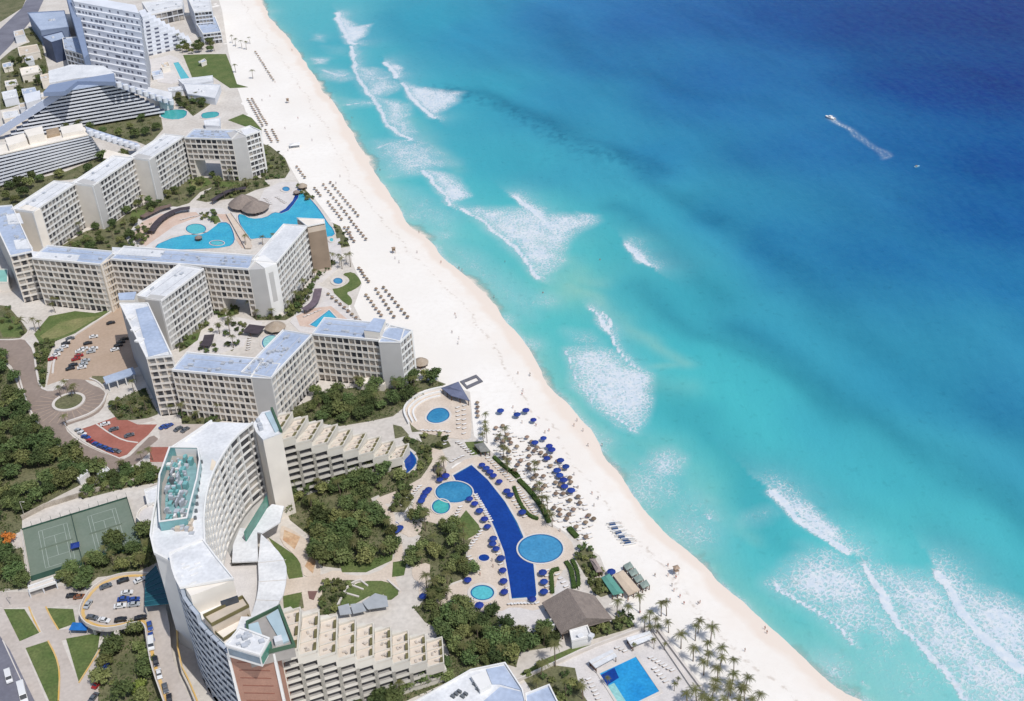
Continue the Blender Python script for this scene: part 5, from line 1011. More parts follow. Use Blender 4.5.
# ---- elevated forecourt
b = Bld('elevated_forecourt', 'raised oval forecourt with a yellow edge and a curved ramp hugging the crescent hotel', 'ramp', at_=P(120, 610)); ZD = 6
q1 = Z((0, 530), 4.096, [(640, 183), (600, 180), (540, 178), (470, 188), (400, 220), (350, 270), (325, 330), (330, 362), (360, 392), (420, 408), (480, 402), (540, 385), (575, 380), (595, 395), (602, 450), (612, 520), (630, 590), (655, 660), (680, 730), (800, 730), (765, 665), (735, 600), (712, 540), (700, 480), (695, 400), (685, 340), (665, 250)])
dk = G(q1, ZD); b.prism('deck', M_CONC, dk, ZD-1.0, ZD)
edge = smooth_line([b.loc(p)[:2] for p in dk[:19]], 1); b.mb('parapet', M_KERB).ring(edge, .35, ZD-1.1, ZD+.9, False)
cc = np.mean([b.loc(p)[:2] for p in dk[:13]], 0)
yl = []
for i, p in enumerate(edge):
    a_ = np.array(edge[max(i-1, 0)]); c_ = np.array(edge[min(i+1, len(edge)-1)]); t = c_-a_; t /= np.linalg.norm(t); yl.append(np.array(p)+np.array([-t[1], t[0]])*1.1)
b.mb('yellow_edge', M_YEL).ring(yl, 1.1, ZD, ZD+.14, False)
b.mb('yellow_edge', M_YEL).ring([b.loc(p)[:2] for p in G(Z((0, 530), 4.096, [(722, 370), (728, 480), (745, 560), (775, 620), (800, 680), (815, 720)]), ZD)], .5, ZD-1, ZD+.5, False)
p = P(119, 640, 1); b.mb('column', M_KERB).cyl(tuple(b.loc(p)[:2]), .9, .9, 0, ZD-1, 12)
for q in ((92, 622), (105, 600), (135, 590), (150, 640), (160, 670)): p = P(*q, ZD); b.mb('column', M_KERB).cyl(tuple(b.loc(p)[:2]), .7, .7, 0, ZD-1, 10)
b.finish()
b = Bld('glass_canopy', 'dark teal glass canopy over the right side of the raised forecourt', 'canopy', at_=P(152, 590)); q = G(Z((0, 530), 4.096, [(595, 190), (640, 145), (700, 300), (592, 312)]), 11)
b.prism('glass_roof', mat('teal_canopy', (.012, .065, .085), .15, .2, .2, spec=.7), q, 10.8, 11.05)
for k in range(8):
    f = k/7; a_ = N3(q[0])*(1-f)+N3(q[3])*f; c_ = N3(q[1])*(1-f)+N3(q[2])*f; b.box('beam', mat('beam_teal', (.03, .13, .16), .5, .1, .3), a_+[0, 0, .05], c_-a_, (0, -.25, 0), (0, 0, .18))
for k in (0, 3): b.mb('post', M_KERB).cyl(tuple(b.loc(N3(q[k])*.97+N3(q[1])*.03)[:2]), .3, .3, ZD, 10.8, 8)
b.finish()
# solar sheet, blue tarpaulin under the ramp
p = P(80, 628, 2); t_ = empty('blue_canopy', (p[0], p[1], 0), 0, 'bright blue canopy tucked under the left edge of the raised forecourt', 'canopy')
MB().cbox((0, 0, 2.6), 6.5, 3.6, .25, -.1).build('canvas', mat('bright_blue_sheet', (.02, .14, .42), .4, .2, .4), t_)
for sx in (-3, 3):
    for sy in (-1.5, 1.5): MB().cyl((sx, sy), .08, .08, 0, 2.6, 5).build('post', M_KERB, t_)
# ---- thatch
M_THATCH = mat('thatch', (.20, .165, .145), .95, .18, .5, rgb2=(.26, .215, .185), fine=.2, bump=.8); M_THATCH2 = mat('pale_thatch', (.30, .24, .18), .95, .15, .5, rgb2=(.36, .30, .24), fine=.2, bump=.8)
def cone_hut(px, r, h, eave, label, name='thatched_bar', mt=None, extra=None, sides=22, seed=0):
    c = P(*px); o = empty(name, c, 0, label, 'hut'); rr = random.Random(seed)
    for j, (dx, dy, rs, hs) in enumerate([(0, 0, 1, 1)]+(extra or [])):
        b = MB(); rings = []
        for f, zf in ((1, 0), (.985, .0), (.66, .42), (.33, .74), (.04, 1)):
            rings.append([(dx+r*rs*f*(1+rr.uniform(-.03, .03))*math.cos(2*math.pi*i/sides), dy+r*rs*f*(1+rr.uniform(-.03, .03))*math.sin(2*math.pi*i/sides), eave+(h*hs-eave)*zf-(.35 if f == 1 else 0)) for i in range(sides)])
        vs = [p for q in rings for p in q]; fs = [(k*sides+i, k*sides+(i+1) % sides, (k+1)*sides+(i+1) % sides, (k+1)*sides+i) for k in range(4) for i in range(sides)]; fs.append(tuple(4*sides+i for i in range(sides))); fs.append(tuple(i for i in range(sides))[::-1])
        b.add(vs, fs).build('thatch_roof', mt or M_THATCH, o)
        for i in range(8): MB().cyl((dx+r*rs*.8*math.cos(i*.785), dy+r*rs*.8*math.sin(i*.785)), .18, .18, 0, eave+.3, 6).build('post', M_WOODD, o)
        MB().cyl((dx, dy), r*rs*.45, r*rs*.45, 0, 1.2, 16).build('bar_counter', M_WOODD, o)
    return o
cone_hut((244, 207), 9.2, 8.5, 2.8, 'large brown thatched bar of two joined round roofs standing over the lagoon pool', extra=[(8.5, -7, .92, .86)], seed=1)
cone_hut((276, 331), 5.2, 5.6, 2.6, 'round pale thatched hut on the edge of the shallow round pool', mt=M_THATCH2, seed=2)
cone_hut((303, 189), 3.0, 4.2, 2.2, 'small thatched hut where the lagoon pool meets the beach', mt=M_THATCH2, seed=3)
cone_hut((421, 366), 3.8, 4.8, 2.4, 'brown thatched hut on the sand beside the end of the blue-roofed hotel', mt=M_THATCH2, seed=4)
cone_hut((297, 195), 2.2, 3.4, 2.2, 'tiny thatched sunshade on the corner of the lagoon pool', seed=5)
cone_hut((199, 240.5), 2.2, 3.4, 2.2, 'tiny dark thatched hut on the island of the left lagoon', seed=6)
def hip(name, label, cat, pts_e, ridge, ze, zr, mt, wallm=None, inset_=.75):
    b = Bld(name, label, cat, at_=P(*np.mean(pts_e, 0))); E_ = [b.loc(p)+np.array([0, 0, 0]) for p in G(pts_e, ze)]; R_ = [b.loc(p) for p in G(ridge, zr)]
    b.mb('roof', mt).add([tuple(p) for p in E_+R_]+[(p[0], p[1], ze-.35) for p in E_], [(0, 4, 5, 1), (1, 5, 2), (2, 5, 4, 3), (3, 4, 0), (6, 0, 1, 7), (7, 1, 2, 8), (8, 2, 3, 9), (9, 3, 0, 6), (9, 8, 7, 6)])
    c_ = np.mean(E_, 0)
    for p in E_+[(E_[i]+E_[(i+1) % 4])/2 for i in range(4)]: q = p+(c_-p)*.1; b.mb('post', M_WOODD).cyl((q[0], q[1]), .2, .2, 0, ze, 6)
    if wallm: b.mb('wall', wallm).prism([(p+(c_-p)*.35)[:2] for p in E_], 0, ze)
    return b.finish()
# eaves in order around; ridge first above edge 0-3 side
hip('thatched_restaurant', 'big grey-brown thatched gable restaurant below the deep blue pool', 'restaurant', [(541.8, 602.6), (561, 634), (612.7, 619), (594.4, 595)], [(567.6, 588), (586.5, 618)], 3.6, 9.5, M_THATCH, M_CREAM())
block('kitchen_hut', 'small white kitchen building peeking out below the thatched restaurant', 'building', Z((400, 551), 4.6545, [(800, 420), (890, 400), (872, 352), (790, 372)]), 4, M_WHITE(), M_ROOFW(), units=2)
block('kitchen_hut', 'tiny pale grey flat-roofed kiosk on the white dance floor side of the thatched restaurant', 'kiosk', Z((400, 551), 4.6545, [(690, 358), (725, 345), (715, 320), (682, 330)]), 2.6, M_WHITE(), M_ROOFB(), units=0)
hip('beach_pavilion', 'slate-blue roofed pavilion on the beach edge of the round white sun deck', 'pavilion', Z((380, 360), 4.6545, [(285, 130), (330, 165), (418, 190), (365, 100)]), Z((380, 360), 4.6545, [(325, 125), (380, 145)]), 3.2, 5.0, mat('slate_shingle', (.13, .145, .22), .85, .12, .5, fine=.15))
hip('pool_shelter', 'dusky brown square shelter at the top left corner of the deep blue pool', 'shelter', Z((430, 440), 6.827, [(15, 180), (80, 235), (110, 200), (60, 155)]), Z((430, 440), 6.827, [(50, 185), (75, 200)]), 2.8, 4.0, M_THATCH)
hip('pool_shelter', 'grey-brown rectangular shelter on the small lawn above the deep blue pool', 'shelter', Z((430, 440), 6.827, [(300, 30), (345, 80), (412, 75), (365, 15)]), Z((430, 440), 6.827, [(335, 40), (380, 50)]), 2.8, 3.8, mat('grey_thatch', (.20, .20, .185), .95, .15, .5, fine=.15))
hip('pool_shelter', 'pinkish-brown shelter beside the hedge near the beach, above the teal awning', 'shelter', Z((560, 500), 7.3, [(215, 430), (265, 525), (312, 520), (255, 425)]), Z((560, 500), 7.3, [(245, 450), (280, 500)]), 2.8, 3.8, mat('pinkish_thatch', (.30, .24, .22), .95, .15, .5, fine=.15))
hip('teal_awning', 'long teal-green fabric awning at the beach bar', 'awning', Z((560, 500), 7.3, [(300, 565), (385, 690), (465, 675), (360, 535)]), Z((560, 500), 7.3, [(335, 560), (420, 670)]), 2.8, 3.6, mat('teal_fabric', (.10, .27, .22), .8, .1, .3))
hip('tan_awning', 'long tan fabric awning next to the teal one at the beach bar', 'awning', Z((560, 500), 7.3, [(385, 545), (500, 695), (585, 655), (460, 510)]), Z((560, 500), 7.3, [(425, 535), (540, 670)]), 2.8, 3.5, mat('tan_fabric', (.52, .42, .32), .8, .1, .3))
for i, (x, y) in enumerate([(500, 480), (537, 525), (574, 570), (618, 612)]):
    q = Z((560, 500), 7.3, [(x-38, y-5), (x-15, y+32), (x+38, y+8), (x+12, y-32)]); hip('beach_cabana', f'grey-green square beach cabana, {ordinal(i+1)} from the top in the row of four', 'cabana', q, Z((560, 500), 7.3, [(x-2, y-2), (x+3, y+3)]), 2.4, 2.8, mat('grey_green_fabric', (.22, .27, .24), .8, .1, .3)).__setitem__('group', 'grey-green beach cabanas')
# pergolas near lagoon and well
M_PERG = mat('dark_pergola', (.055, .045, .055), .8, .2, .5)
def curved_roof(label, line, w, z, mt, name='pergola'):
    c = P(*np.mean(line, 0)); o = empty(name, c, 0, label, 'pergola'); ln_ = smooth_line([(p[0]-c[0], p[1]-c[1]) for p in G(line, z)], 1)
    MB().ring(ln_, w, z-.3, z, False).build('slatted_roof', mt, o)
    for p in ln_[::2]: MB().cyl(p, .15, .15, 0, z-.3, 5).build('post', M_WOODD, o)
curved_roof('curved dark pergola sweeping round the pink terrace left of the lagoon', Z((130, 150), 8.533, [(180, 690), (215, 630), (290, 560), (400, 505), (510, 490)]), 4, 3, M_PERG)
curved_roof('short dark curved pergola just left of the big thatched bar', Z((130, 150), 8.533, [(700, 430), (760, 390), (850, 340), (990, 320)]), 3.4, 3, M_PERG)
curved_roof('brown slatted pergola on the lawn in front of the farther hotel wing', Z((130, 150), 8.533, [(100, 570), (180, 530), (260, 490), (350, 470)]), 4, 2.8, mat('brown_pergola', (.14, .10, .085), .8, .2, .5))
curved_roof('curved dark pergola along the wing facing the triangular pool', Z((290, 255), 8.533, [(120, 465), (190, 420), (225, 370), (240, 285)]), 4, 3, mat('purple_brown_pergola', (.13, .10, .12), .8, .2, .5))
curved_roof('dark rectangular pergola beside the small round thatched hut', Z((180, 280), 8.533, [(600, 450), (660, 385)]), 9, 3, M_PERG)
curved_roof('dark curved shade roof in the inner garden of the southern hotel', Z((180, 280), 8.533, [(205, 560), (235, 520), (250, 465)]), 5, 3, M_PERG)
b = Bld('footbridge', 'beige footbridge crossing the lagoon pool', 'bridge', at_=P(238, 228)); q = [(226, 214), (230.5, 213), (251, 241), (251, 248), (245, 248)]
b.prism('deck', M_PAVE, G(q, .9), .5, .9)
for a_, c_ in ((q[0], q[4]), (q[1], q[2])):
    A, C = N3(P(*a_, .9)), N3(P(*c_, .9)); b.box('railing', M_KERB, A, C-A, (.3, 0, 0), (0, 0, .8))
b.finish()
b = Bld('sun_deck', 'round white amphitheatre-like sun deck around the kidney-shaped pool', 'deck', at_=P(430, 412))
for i, s_ in enumerate((1., .86, .72)):
    ln_ = Z((380, 360), 4.6545, [(135, 300), (110, 250), (120, 215), (165, 175), (220, 150), (290, 135)]); cx_, cy_ = 436, 415; ln_ = [(cx_+(x-cx_)*s_, cy_+(y-cy_)*s_) for x, y in ln_]
    b.mb('seat_wall', M_WHITE()).ring([b.loc(p)[:2] for p in smooth_line(G(ln_), 2)], .8, 0, 1.5-.4*i, False)
b.finish()
b = Bld('timber_frame', 'dark timber deck frame on the sand beside the slate-blue pavilion', 'deck', at_=P(472, 384))
b.mb('frame', mat('weathered_timber', (.13, .13, .15), .85, .15, .5)).ring([b.loc(p)[:2] for p in G(Z((380, 360), 4.6545, [(382, 105), (448, 78), (470, 100), (405, 130)]))], 1.6, 0, .5)
b.finish()
b = Bld('sunbed_deck', 'curved rust-stained deck left of the garden grove', 'deck', at_=P(305, 550)); b.prism('planks', M_PAVE, smooth_poly(G(Z((280, 520), 6.827, [(5, 45), (30, 45), (120, 90), (200, 160), (260, 260), (275, 330), (275, 390), (160, 395), (150, 320), (110, 250), (0, 155)])), 1), 0, .35)
b.prism('rust_patch', M_RUST, G(Z((280, 520), 6.827, [(30, 70), (140, 120), (100, 205), (20, 140)])), .1, .38); b.prism('rust_patch', M_RUST, G(Z((280, 520), 6.827, [(215, 230), (245, 290), (225, 370), (170, 320)])), .1, .38); b.prism('rust_patch', mat('dark_rust', (.16, .09, .08), .9, .2, .3), G(Z((280, 520), 6.827, [(190, 490), (255, 490), (230, 550), (200, 540)])), .1, .4)
b.finish()
b = Bld('amphitheatre_ring', 'white ribbed semicircle edging the bright green lawn near the lower stepped wing', 'garden wall', at_=P(365, 592))
b.mb('rim', M_KERB).ring([b.loc(p)[:2] for p in smooth_line(G(Z((280, 520), 6.827, [(385, 610), (420, 540), (450, 475), (500, 430), (560, 415)])), 2)], .7, 0, .9, False)
for q in ([(450, 505), (540, 530)], [(490, 450), (570, 480)], [(555, 420), (600, 455)]): b.mb('rib', M_KERB).ring([b.loc(p)[:2] for p in G(Z((280, 520), 6.827, q))], .6, 0, .7, False)
b.mb('rim', M_KERB).ring([b.loc(p)[:2] for p in G(Z((280, 520), 6.827, [(735, 415), (820, 490)]))], .7, 0, .8, False)
b.finish()
b = Bld('grey_awning', 'grey-white fabric roofs over the terrace between the green lawn and the lower stepped wing', 'awning', at_=P(365, 607))
for q in ([(395, 590), (470, 570), (490, 640), (410, 650)], [(480, 575), (560, 565), (590, 620), (500, 640)], [(560, 560), (650, 500), (730, 520), (740, 590), (600, 610)]): b.prism('fabric_roof', mat('grey_fabric', (.32, .34, .36), .8, .1, .3), G(Z((280, 520), 6.827, q), 3), 2.8, 3.05)
for q in ((345, 612), (370, 612), (384, 600)): b.mb('post', M_KERB).cyl(tuple(b.loc(P(*q))[:2]), .12, .12, 0, 2.8, 6)
b.finish()
# bottom terrace cabanas, promenade walls
for i, q in enumerate(([(40, 512), (150, 458), (172, 490), (72, 545)], [(215, 405), (325, 372), (342, 405), (240, 445)])):
    b = Bld('poolside_cabana', ['long white-roofed cabana left of the bright blue rectangular pool', 'white-roofed cabana above the right corner of the bright blue rectangular pool'][i], 'cabana', at_=P(*Z((580, 551), 4.6545, [q[0]])[0])); w = G(Z((580, 551), 4.6545, q), 2.8)
    b.prism('roof', M_ROOFW(), w, 2.6, 2.9); h_ = [(N3(w[0])+N3(w[3]))/2, (N3(w[1])+N3(w[2]))/2]; b.box('roof_seam', M_KERB, h_[0]+[0, 0, .1], h_[1]-h_[0], (.1, .2, 0), (0, 0, .2))
    for p in w: c_ = np.mean([N3(k) for k in w], 0); p = N3(p)+(c_-N3(p))*.08; b.mb('post', M_WOODD).cyl(tuple(b.loc(p)[:2]), .15, .15, 0, 2.6, 5)
    b.box('back_wall', mat('brown_panel', (.25, .14, .10), .8, .2, .3), N3(w[0])*[1, 1, 0]+[.5, .5, 0], (N3(w[3])-N3(w[0]))*.9, (.2, 0, 0), (0, 0, 2.4)); b.finish()
wall('terrace_wall', [(658, 631), (702, 690)], .8, 1.2, M_KERB, 'straight pale wall between the white pool terrace and the palm sand', 'wall'); wall('terrace_wall', [(650, 627), (694, 692)], .6, 1., M_KERB, 'inner pale wall parallel to the one facing the palms', 'wall')
wall('terrace_wall', [(516, 683), (582, 652), (650, 627)], .5, 1.6, M_KERB, 'long pale wall from the bottom building towards the palm beach', 'wall')
wall('garden_wall', smooth_line([(572, 560), (578, 576), (579, 590)], 1), .5, .8, M_KERB, 'white rail between the two hedge strips above the thatched restaurant', 'wall')
# ================================================================== VEGETATION
def leaf_mat(name, a, b_, ov=.28):
    m = mat(name, a, .85, .2, .35, spec=.15, objvar=ov, rgb2=b_); return m
M_LEAF = leaf_mat('broadleaf_foliage', (.055, .082, .030), (.110, .145, .052), .42); M_LEAF2 = leaf_mat('olive_foliage', (.090, .110, .036), (.165, .180, .070), .38); M_LEAFY = leaf_mat('yellow_green_foliage', (.12, .16, .03), (.19, .22, .06), .15)
M_PALM = leaf_mat('palm_fronds', (.075, .085, .028), (.14, .135, .055), .22); M_BARK = mat('bark', (.16, .125, .09), .9, .2, .8)
def leaves(c, r, n, size, rg, flat=.7, up=0.):
    "n leaf faces on a ragged clump at c; returns verts, faces"
    d = rg.normal(size=(n, 3)); d /= np.linalg.norm(d, axis=1)[:, None]; rad = r*rg.uniform(.35, 1.32, (n, 1)); p = d*rad*[1, 1, flat]+c
    nr = d*.8+rg.normal(size=(n, 3))*.55+[0, 0, .35+up]; nr /= np.linalg.norm(nr, axis=1)[:, None]; a = np.cross(nr, rg.normal(size=(n, 3))); a /= np.linalg.norm(a, axis=1)[:, None]; b_ = np.cross(nr, a)
    s = size*rg.uniform(.6, 1.3, (n, 1)); v = np.stack([p-a*s, p+b_*s*.6, p+a*s, p-b_*s*.6], 1).reshape(-1, 3)
    return v, np.arange(n*4).reshape(n, 4)
def crown_mesh(name, m, rg, R=3.2, H=6.2, nc=24, nl=46, leaf=.42):
    V, Fc, off_ = [], [], 0; clumps = []
    for i in range(nc):
        th = rg.uniform(0, 2*math.pi); f = rg.uniform(0, 1); rr_ = R*math.sqrt(rg.uniform(.02, 1))*.78; z = H*(.52+.36*f)-(rr_/R)**2*H*.16
        clumps.append((np.array([rr_*math.cos(th), rr_*math.sin(th), z]), rg.uniform(.7, 1.35)*R/3.2))
    for c, r in clumps:
        v, f = leaves(c, r, nl, leaf, rg); V.append(v); Fc.append(f+off_); off_ += len(v)
    V = np.concatenate(V); Fc = np.concatenate(Fc); me = bpy.data.meshes.new(name); me.from_pydata(V.tolist(), [], Fc.tolist()); me.materials.append(m); me.update(); return me, clumps
def branchy(clumps, H, rg, r0=.22):
    b = MB()
    def limb(p, q, ra, rb, n=6):
        p, q = np.array(p, float), np.array(q, float); t = q-p; t /= np.linalg.norm(t); a = np.cross(t, [0, .1, 1.] if abs(t[2]) < .9 else [1., 0, 0]); a /= np.linalg.norm(a); c = np.cross(t, a)
        vs = [tuple(o_+(a*math.cos(2*math.pi*i/n)+c*math.sin(2*math.pi*i/n))*r_) for o_, r_ in ((p, ra), (q, rb)) for i in range(n)]
        b.add(vs, [(i, (i+1) % n, n+(i+1) % n, n+i) for i in range(n)]+[tuple(range(n, 2*n))])
    top = (rg.uniform(-.3, .3), rg.uniform(-.3, .3), H*.45); limb((0, 0, -.3), top, r0, r0*.7)
    for c, r in clumps[:7]: limb(top, c, r0*.55, .04, 5)
    return b
def tree_proto(name, m, seed, **k):
    rg = np.random.default_rng(seed); me, cl = crown_mesh('crown', m, rg, **k); root = empty(name, (0, 0, 0))
    tr = link('trunk', branchy(cl, k.get('H', 6.2), rg).mesh('trunk', M_BARK), root); cr = link('crown', me, root); register(root, tr, cr); return root
PROTO_USED = {}
def place(proto, loc, rz=0., sc=1., label=None, cat=None, group=None, par=None):
    "first call moves the prototype itself, later ones copy it with its parts"
    if proto.name not in PROTO_USED: PROTO_USED[proto.name] = 1; o = proto
    else: o = copy_tree(proto)
    o.location = loc; o.rotation_euler = (0, 0, rz); o.scale = (sc, sc, sc) if not isinstance(sc, tuple) else sc
    tag(o, label, cat, group); return o
BT = [tree_proto('broadleaf_tree', M_LEAF if i % 3 else M_LEAF2, 100+i, R=3.1+.25*(i % 3), H=6+.5*(i % 2), nc=22+2*i) for i in range(6)]
YT = [tree_proto('broadleaf_tree', M_LEAFY, 140, R=2.6, H=5)]
SH = [tree_proto('garden_shrub', [M_LEAF, M_LEAF2, M_LEAF2, M_LEAF][i], 160+i, R=1.5, H=2.2, nc=9, nl=40, leaf=.3) for i in range(4)]
def palm_proto(seed, H=7., R=2.7, nf=15):
    rg = np.random.default_rng(seed); b = MB(); n = 7; lean = rg.uniform(-.9, .9, 2); pts = []
    for k in range(6): f = k/5; pts.append((lean[0]*f*f, lean[1]*f*f, H*f, .20-.09*f))
    vs = [(x+r*math.cos(2*math.pi*i/n), y+r*math.sin(2*math.pi*i/n), z) for x, y, z, r in pts for i in range(n)]
    b.add(vs, [(k*n+i, k*n+(i+1) % n, (k+1)*n+(i+1) % n, (k+1)*n+i) for k in range(5) for i in range(n)])
    root = empty('palm_tree', (0, 0, 0)); tr = link('trunk', b.mesh('trunk', M_BARK), root); c = MB(); top = np.array([pts[-1][0], pts[-1][1], H])
    for j in range(nf):
        a = 2*math.pi*j/nf+rg.uniform(-.2, .2); L = R*rg.uniform(.8, 1.15); el = rg.uniform(-.1, .85); dr = np.array([math.cos(a), math.sin(a), 0]); sd_ = np.array([-math.sin(a), math.cos(a), 0]); prev = top; S = 7
        for k in range(1, S+1):
            f = k/S; p = top+dr*L*f*(1-.12*f)+np.array([0, 0, L*(math.sin(el)*f-(.62+.25*math.sin(el))*f*f)]); w = .62*math.sin(math.pi*min(1, .18+.85*f))*(R/2.7)
            for sgn in (-1, 1):
                for q_ in (0.15, .6):
                    o_ = prev*(1-q_)+p*q_; tip = o_+sd_*sgn*w+dr*.28+np.array([0, 0, -.22*w-.08]); e_ = o_+(p-prev)*.34
                    c.add([tuple(o_), tuple(e_), tuple(tip)], [(0, 1, 2)])
            c.add([tuple(prev-sd_*.05), tuple(prev+sd_*.05), tuple(p+sd_*.04), tuple(p-sd_*.04)], [(0, 1, 2, 3)]); prev = p
    cr = link('fronds', c.mesh('fronds', M_PALM), root); register(root, tr, cr); return root
PT = [palm_proto(200+i, 6+1.1*(i % 3), 2.6+.2*(i % 2)) for i in range(5)]
def scatter(poly_px, dmin, n_max, rg, margin=0., avoid=()):
    w = [p[:2] for p in G(poly_px)]; xs = [p[0] for p in w]; ys = [p[1] for p in w]; out = []
    for _ in range(n_max*40):
        x, y = rg.uniform(min(xs), max(xs)), rg.uniform(min(ys), max(ys))
        if len(out) >= n_max: break
        if not in_poly([x], [y], w)[0]: continue
        if margin and seg_dist(np.array([x]), np.array([y]), w, True)[0][0] < margin: continue
        q = pix((x, y, 0))
        if q[0] < -14 or q[1] < -8 or q[1] > 725: continue
        if all((x-a)**2+(y-b_)**2 > dmin**2 for a, b_ in out): out.append((x, y))
    return sorted(out, key=lambda p: pix((p[0], p[1], 0))[0])
rg = np.random.default_rng(5)
def grow(area, kindlist, what, where, cat, dmin, nmax, smin, smax, group, margin=0.):
    pts = scatter(GARDENS[area] if isinstance(area, str) else area, dmin, nmax, rg, margin)
    for i, (x, y) in enumerate(pts):
        pr = kindlist[int(rg.integers(len(kindlist)))]; s_ = float(rg.uniform(smin, smax)); hs = float(rg.uniform(.85, 1.15))
        place(pr, (x, y, .1), float(rg.uniform(0, 6.28)), (s_, s_, s_*hs), f'{what} {where}, {ordinal(i+1)} from the left', cat, group)
    return len(pts)
T_ = [('forest', 3.4, 78, .85, 1.35, 'in the woodland beside the brown driveway'), ('grove', 3.3, 52, .85, 1.3, 'in the grove between the two stepped wings'), ('grove_c', 3.2, 40, .8, 1.2, 'in the grove by the lower stepped wing'),
      ('grove_d', 3.2, 20, .7, 1.1, 'in the garden left of the deep blue pool'), ('slope', 3.6, 36, .8, 1.2, 'on the slope below the blue-roofed hotel'), ('tennis', 3.6, 14, .8, 1.2, 'between tennis courts and raised forecourt'), ('tennis_b', 4, 6, .9, 1.2, 'left of the tennis courts'),
      ('ramp', 3.8, 11, .8, 1.2, 'inside the bend of the raised ramp'), ('rear', 7, 18, .9, 1.3, 'behind the farther hotel wing'), ('court', 6.5, 24, .7, 1.05, 'in the lagoon garden'), ('pyramidbed', 7, 12, .8, 1.2, 'beside the pyramid hotel'), ('hedge', 3.2, 14, .6, .85, 'along the stained retaining wall'), ([(178, 46), (212, 44), (216, 52), (180, 55)], 6, 12, .8, 1.1, 'along the top edge of the far lawn'), ([(4, 62), (40, 60), (50, 84), (20, 100), (6, 96)], 8, 14, .8, 1.1, 'between the small buildings by the lane'), ([(172, 100), (200, 98), (206, 108), (186, 112)], 6, 8, .7, 1., 'between the far green pools')]
for a_, d_, n_, s0, s1, wh in T_: grow(a_, BT if a_ not in ('ramp',) else BT+YT, 'green leafy tree', wh, 'tree', d_, n_, s0, s1, 'trees '+wh)
S_ = [('strip', 2.6, 16, 'in the strip beside the hotel parking'), ('hedge', 2.4, 30, 'by the stained retaining wall'), ('beachbed', 4, 16, 'beside the seaward end of the farther wing'), ('n4bed', 2.6, 22, 'at the foot of the lagoon wing'), ('well_c', 3, 12, 'in the inner garden'), ('well', 3, 12, 'under the tall balcony wing'),
      ('court', 5, 22, 'in the lagoon garden'), ('bed_d', 3, 14, 'round the half-moon pool'), ('bed_f', 2.6, 8, 'left of the oval pool'), ('bed_h', 2.4, 10, 'by the beach bar'), ('bed_g', 2.4, 14, 'below the thatched restaurant'), ('bed_j', 3, 12, 'beside the bottom building'), ('front', 2.6, 10, 'in front of the blue-roofed hotel'),
      ('drive', 3, 12, 'beside the turning circle'), ('westbed', 4, 8, 'at the left edge'), ('well_e', 3, 12, 'along the curved path'), ('grove_b', 3, 12, 'left of the ribbed lawn'), ('ramp', 3, 10, 'under the raised ramp'), ('northbed', 6, 8, 'by the far green pools'), ('nw_b', 8, 14, 'beside the lane'), ('bed_b', 2.6, 5, 'below the sun deck'), ('bed_i', 2.2, 5, 'by the teal awning'), ('court_c', 3.4, 8, 'on the pink terrace island'), ('court_d', 4, 14, 'left of the lagoon'), ('court_b', 4, 16, 'behind the thatched bar'), ('well_b', 3, 8, 'in front of the passage'), ('well_d', 3, 6, 'behind the blue-roofed wing'), ('beachbed_b', 2.6, 6, 'at the lagoon tip'), ('beachbed_c', 2.6, 6, 'at the lagoon beach corner')]
for a_, d_, n_, wh in S_: grow(a_, SH, 'rounded green shrub', wh, 'shrub', d_, n_, .8, 1.35, 'shrubs '+wh)
P_ = [('court', 7, 14, 'in the lagoon garden'), ('court_b', 7, 5, 'behind the big thatched bar'), ('grove_d', 5, 8, 'in the garden left of the deep blue pool'), ('grove', 7, 14, 'in the grove between the stepped wings'), ('grove_c', 8, 8, 'in the lower grove'), ('slope', 10, 6, 'on the slope below the blue-roofed hotel'), ([(172, 100), (200, 98), (206, 108), (186, 112)], 7, 6, 'between the far green pools'), ([(178, 46), (212, 44), (216, 52), (180, 55)], 8, 6, 'by the far lawn'), ([(4, 62), (40, 60), (50, 84), (20, 100), (6, 96)], 8, 8, 'by the lane'), ('westbed', 6, 4, 'at the left edge by the cream hotel'), ('well_c', 5, 5, 'in the inner garden of the southern hotel'),
      ('well_e', 5, 5, 'along the curved path'), ('grove_e', 4, 5, 'beside the ribbed lawn'), ('bed_j', 5, 5, 'beside the bottom building'), ('tennis', 7, 5, 'above the raised forecourt'), ('bed_e', 3, 3, 'by the brown pool shelter'), ('n4bed', 7, 5, 'at the foot of the lagoon wing'), ('pyramidbed', 9, 5, 'beside the pyramid hotel'), ('drive', 5, 4, 'beside the turning circle'), ('front', 6, 4, 'in front of the blue-roofed hotel')]
for a_, d_, n_, wh in P_: grow(a_, PT, 'palm tree', wh, 'palm', d_, n_, .85, 1.2, 'palms '+wh)
def at_top(px, py, H): return P(px, py, H)
def palms(label, pts, grp, H=6.5, s0=.8, s1=1.05):
    pts = sorted(pts)
    for i, (x, y) in enumerate(pts):
        p = P(x, y, H); place(PT[int(rg.integers(len(PT)))], (p[0], p[1], 0), float(rg.uniform(0, 6.28)), float(rg.uniform(s0, s1)), f'{label}, {ordinal(i+1)} from the left', 'palm', grp)
palms('palm on the pale sand at the bottom of the beach', zz('Q6', (553, 320), (540, 355), (612, 365), (473, 392), (595, 425), (530, 450), (665, 450), (597, 470), (655, 495), (580, 515), (720, 515), (645, 545), (775, 585), (712, 570), (632, 590), (705, 610), (690, 665), (750, 635), (830, 660), (618, 635), (545, 650), (600, 690), (662, 690), (770, 655), (735, 690), (800, 700), (500, 660), (560, 690)), 'palms on the lower beach', s0=.95, s1=1.2)
palms('palm beside the beach bar terrace', zz('Q6', (325, 290), (350, 298), (380, 242), (415, 318), (330, 335), (358, 330), (280, 225), (225, 245), (172, 250), (405, 240), (300, 320)), 'palms by the beach bar')
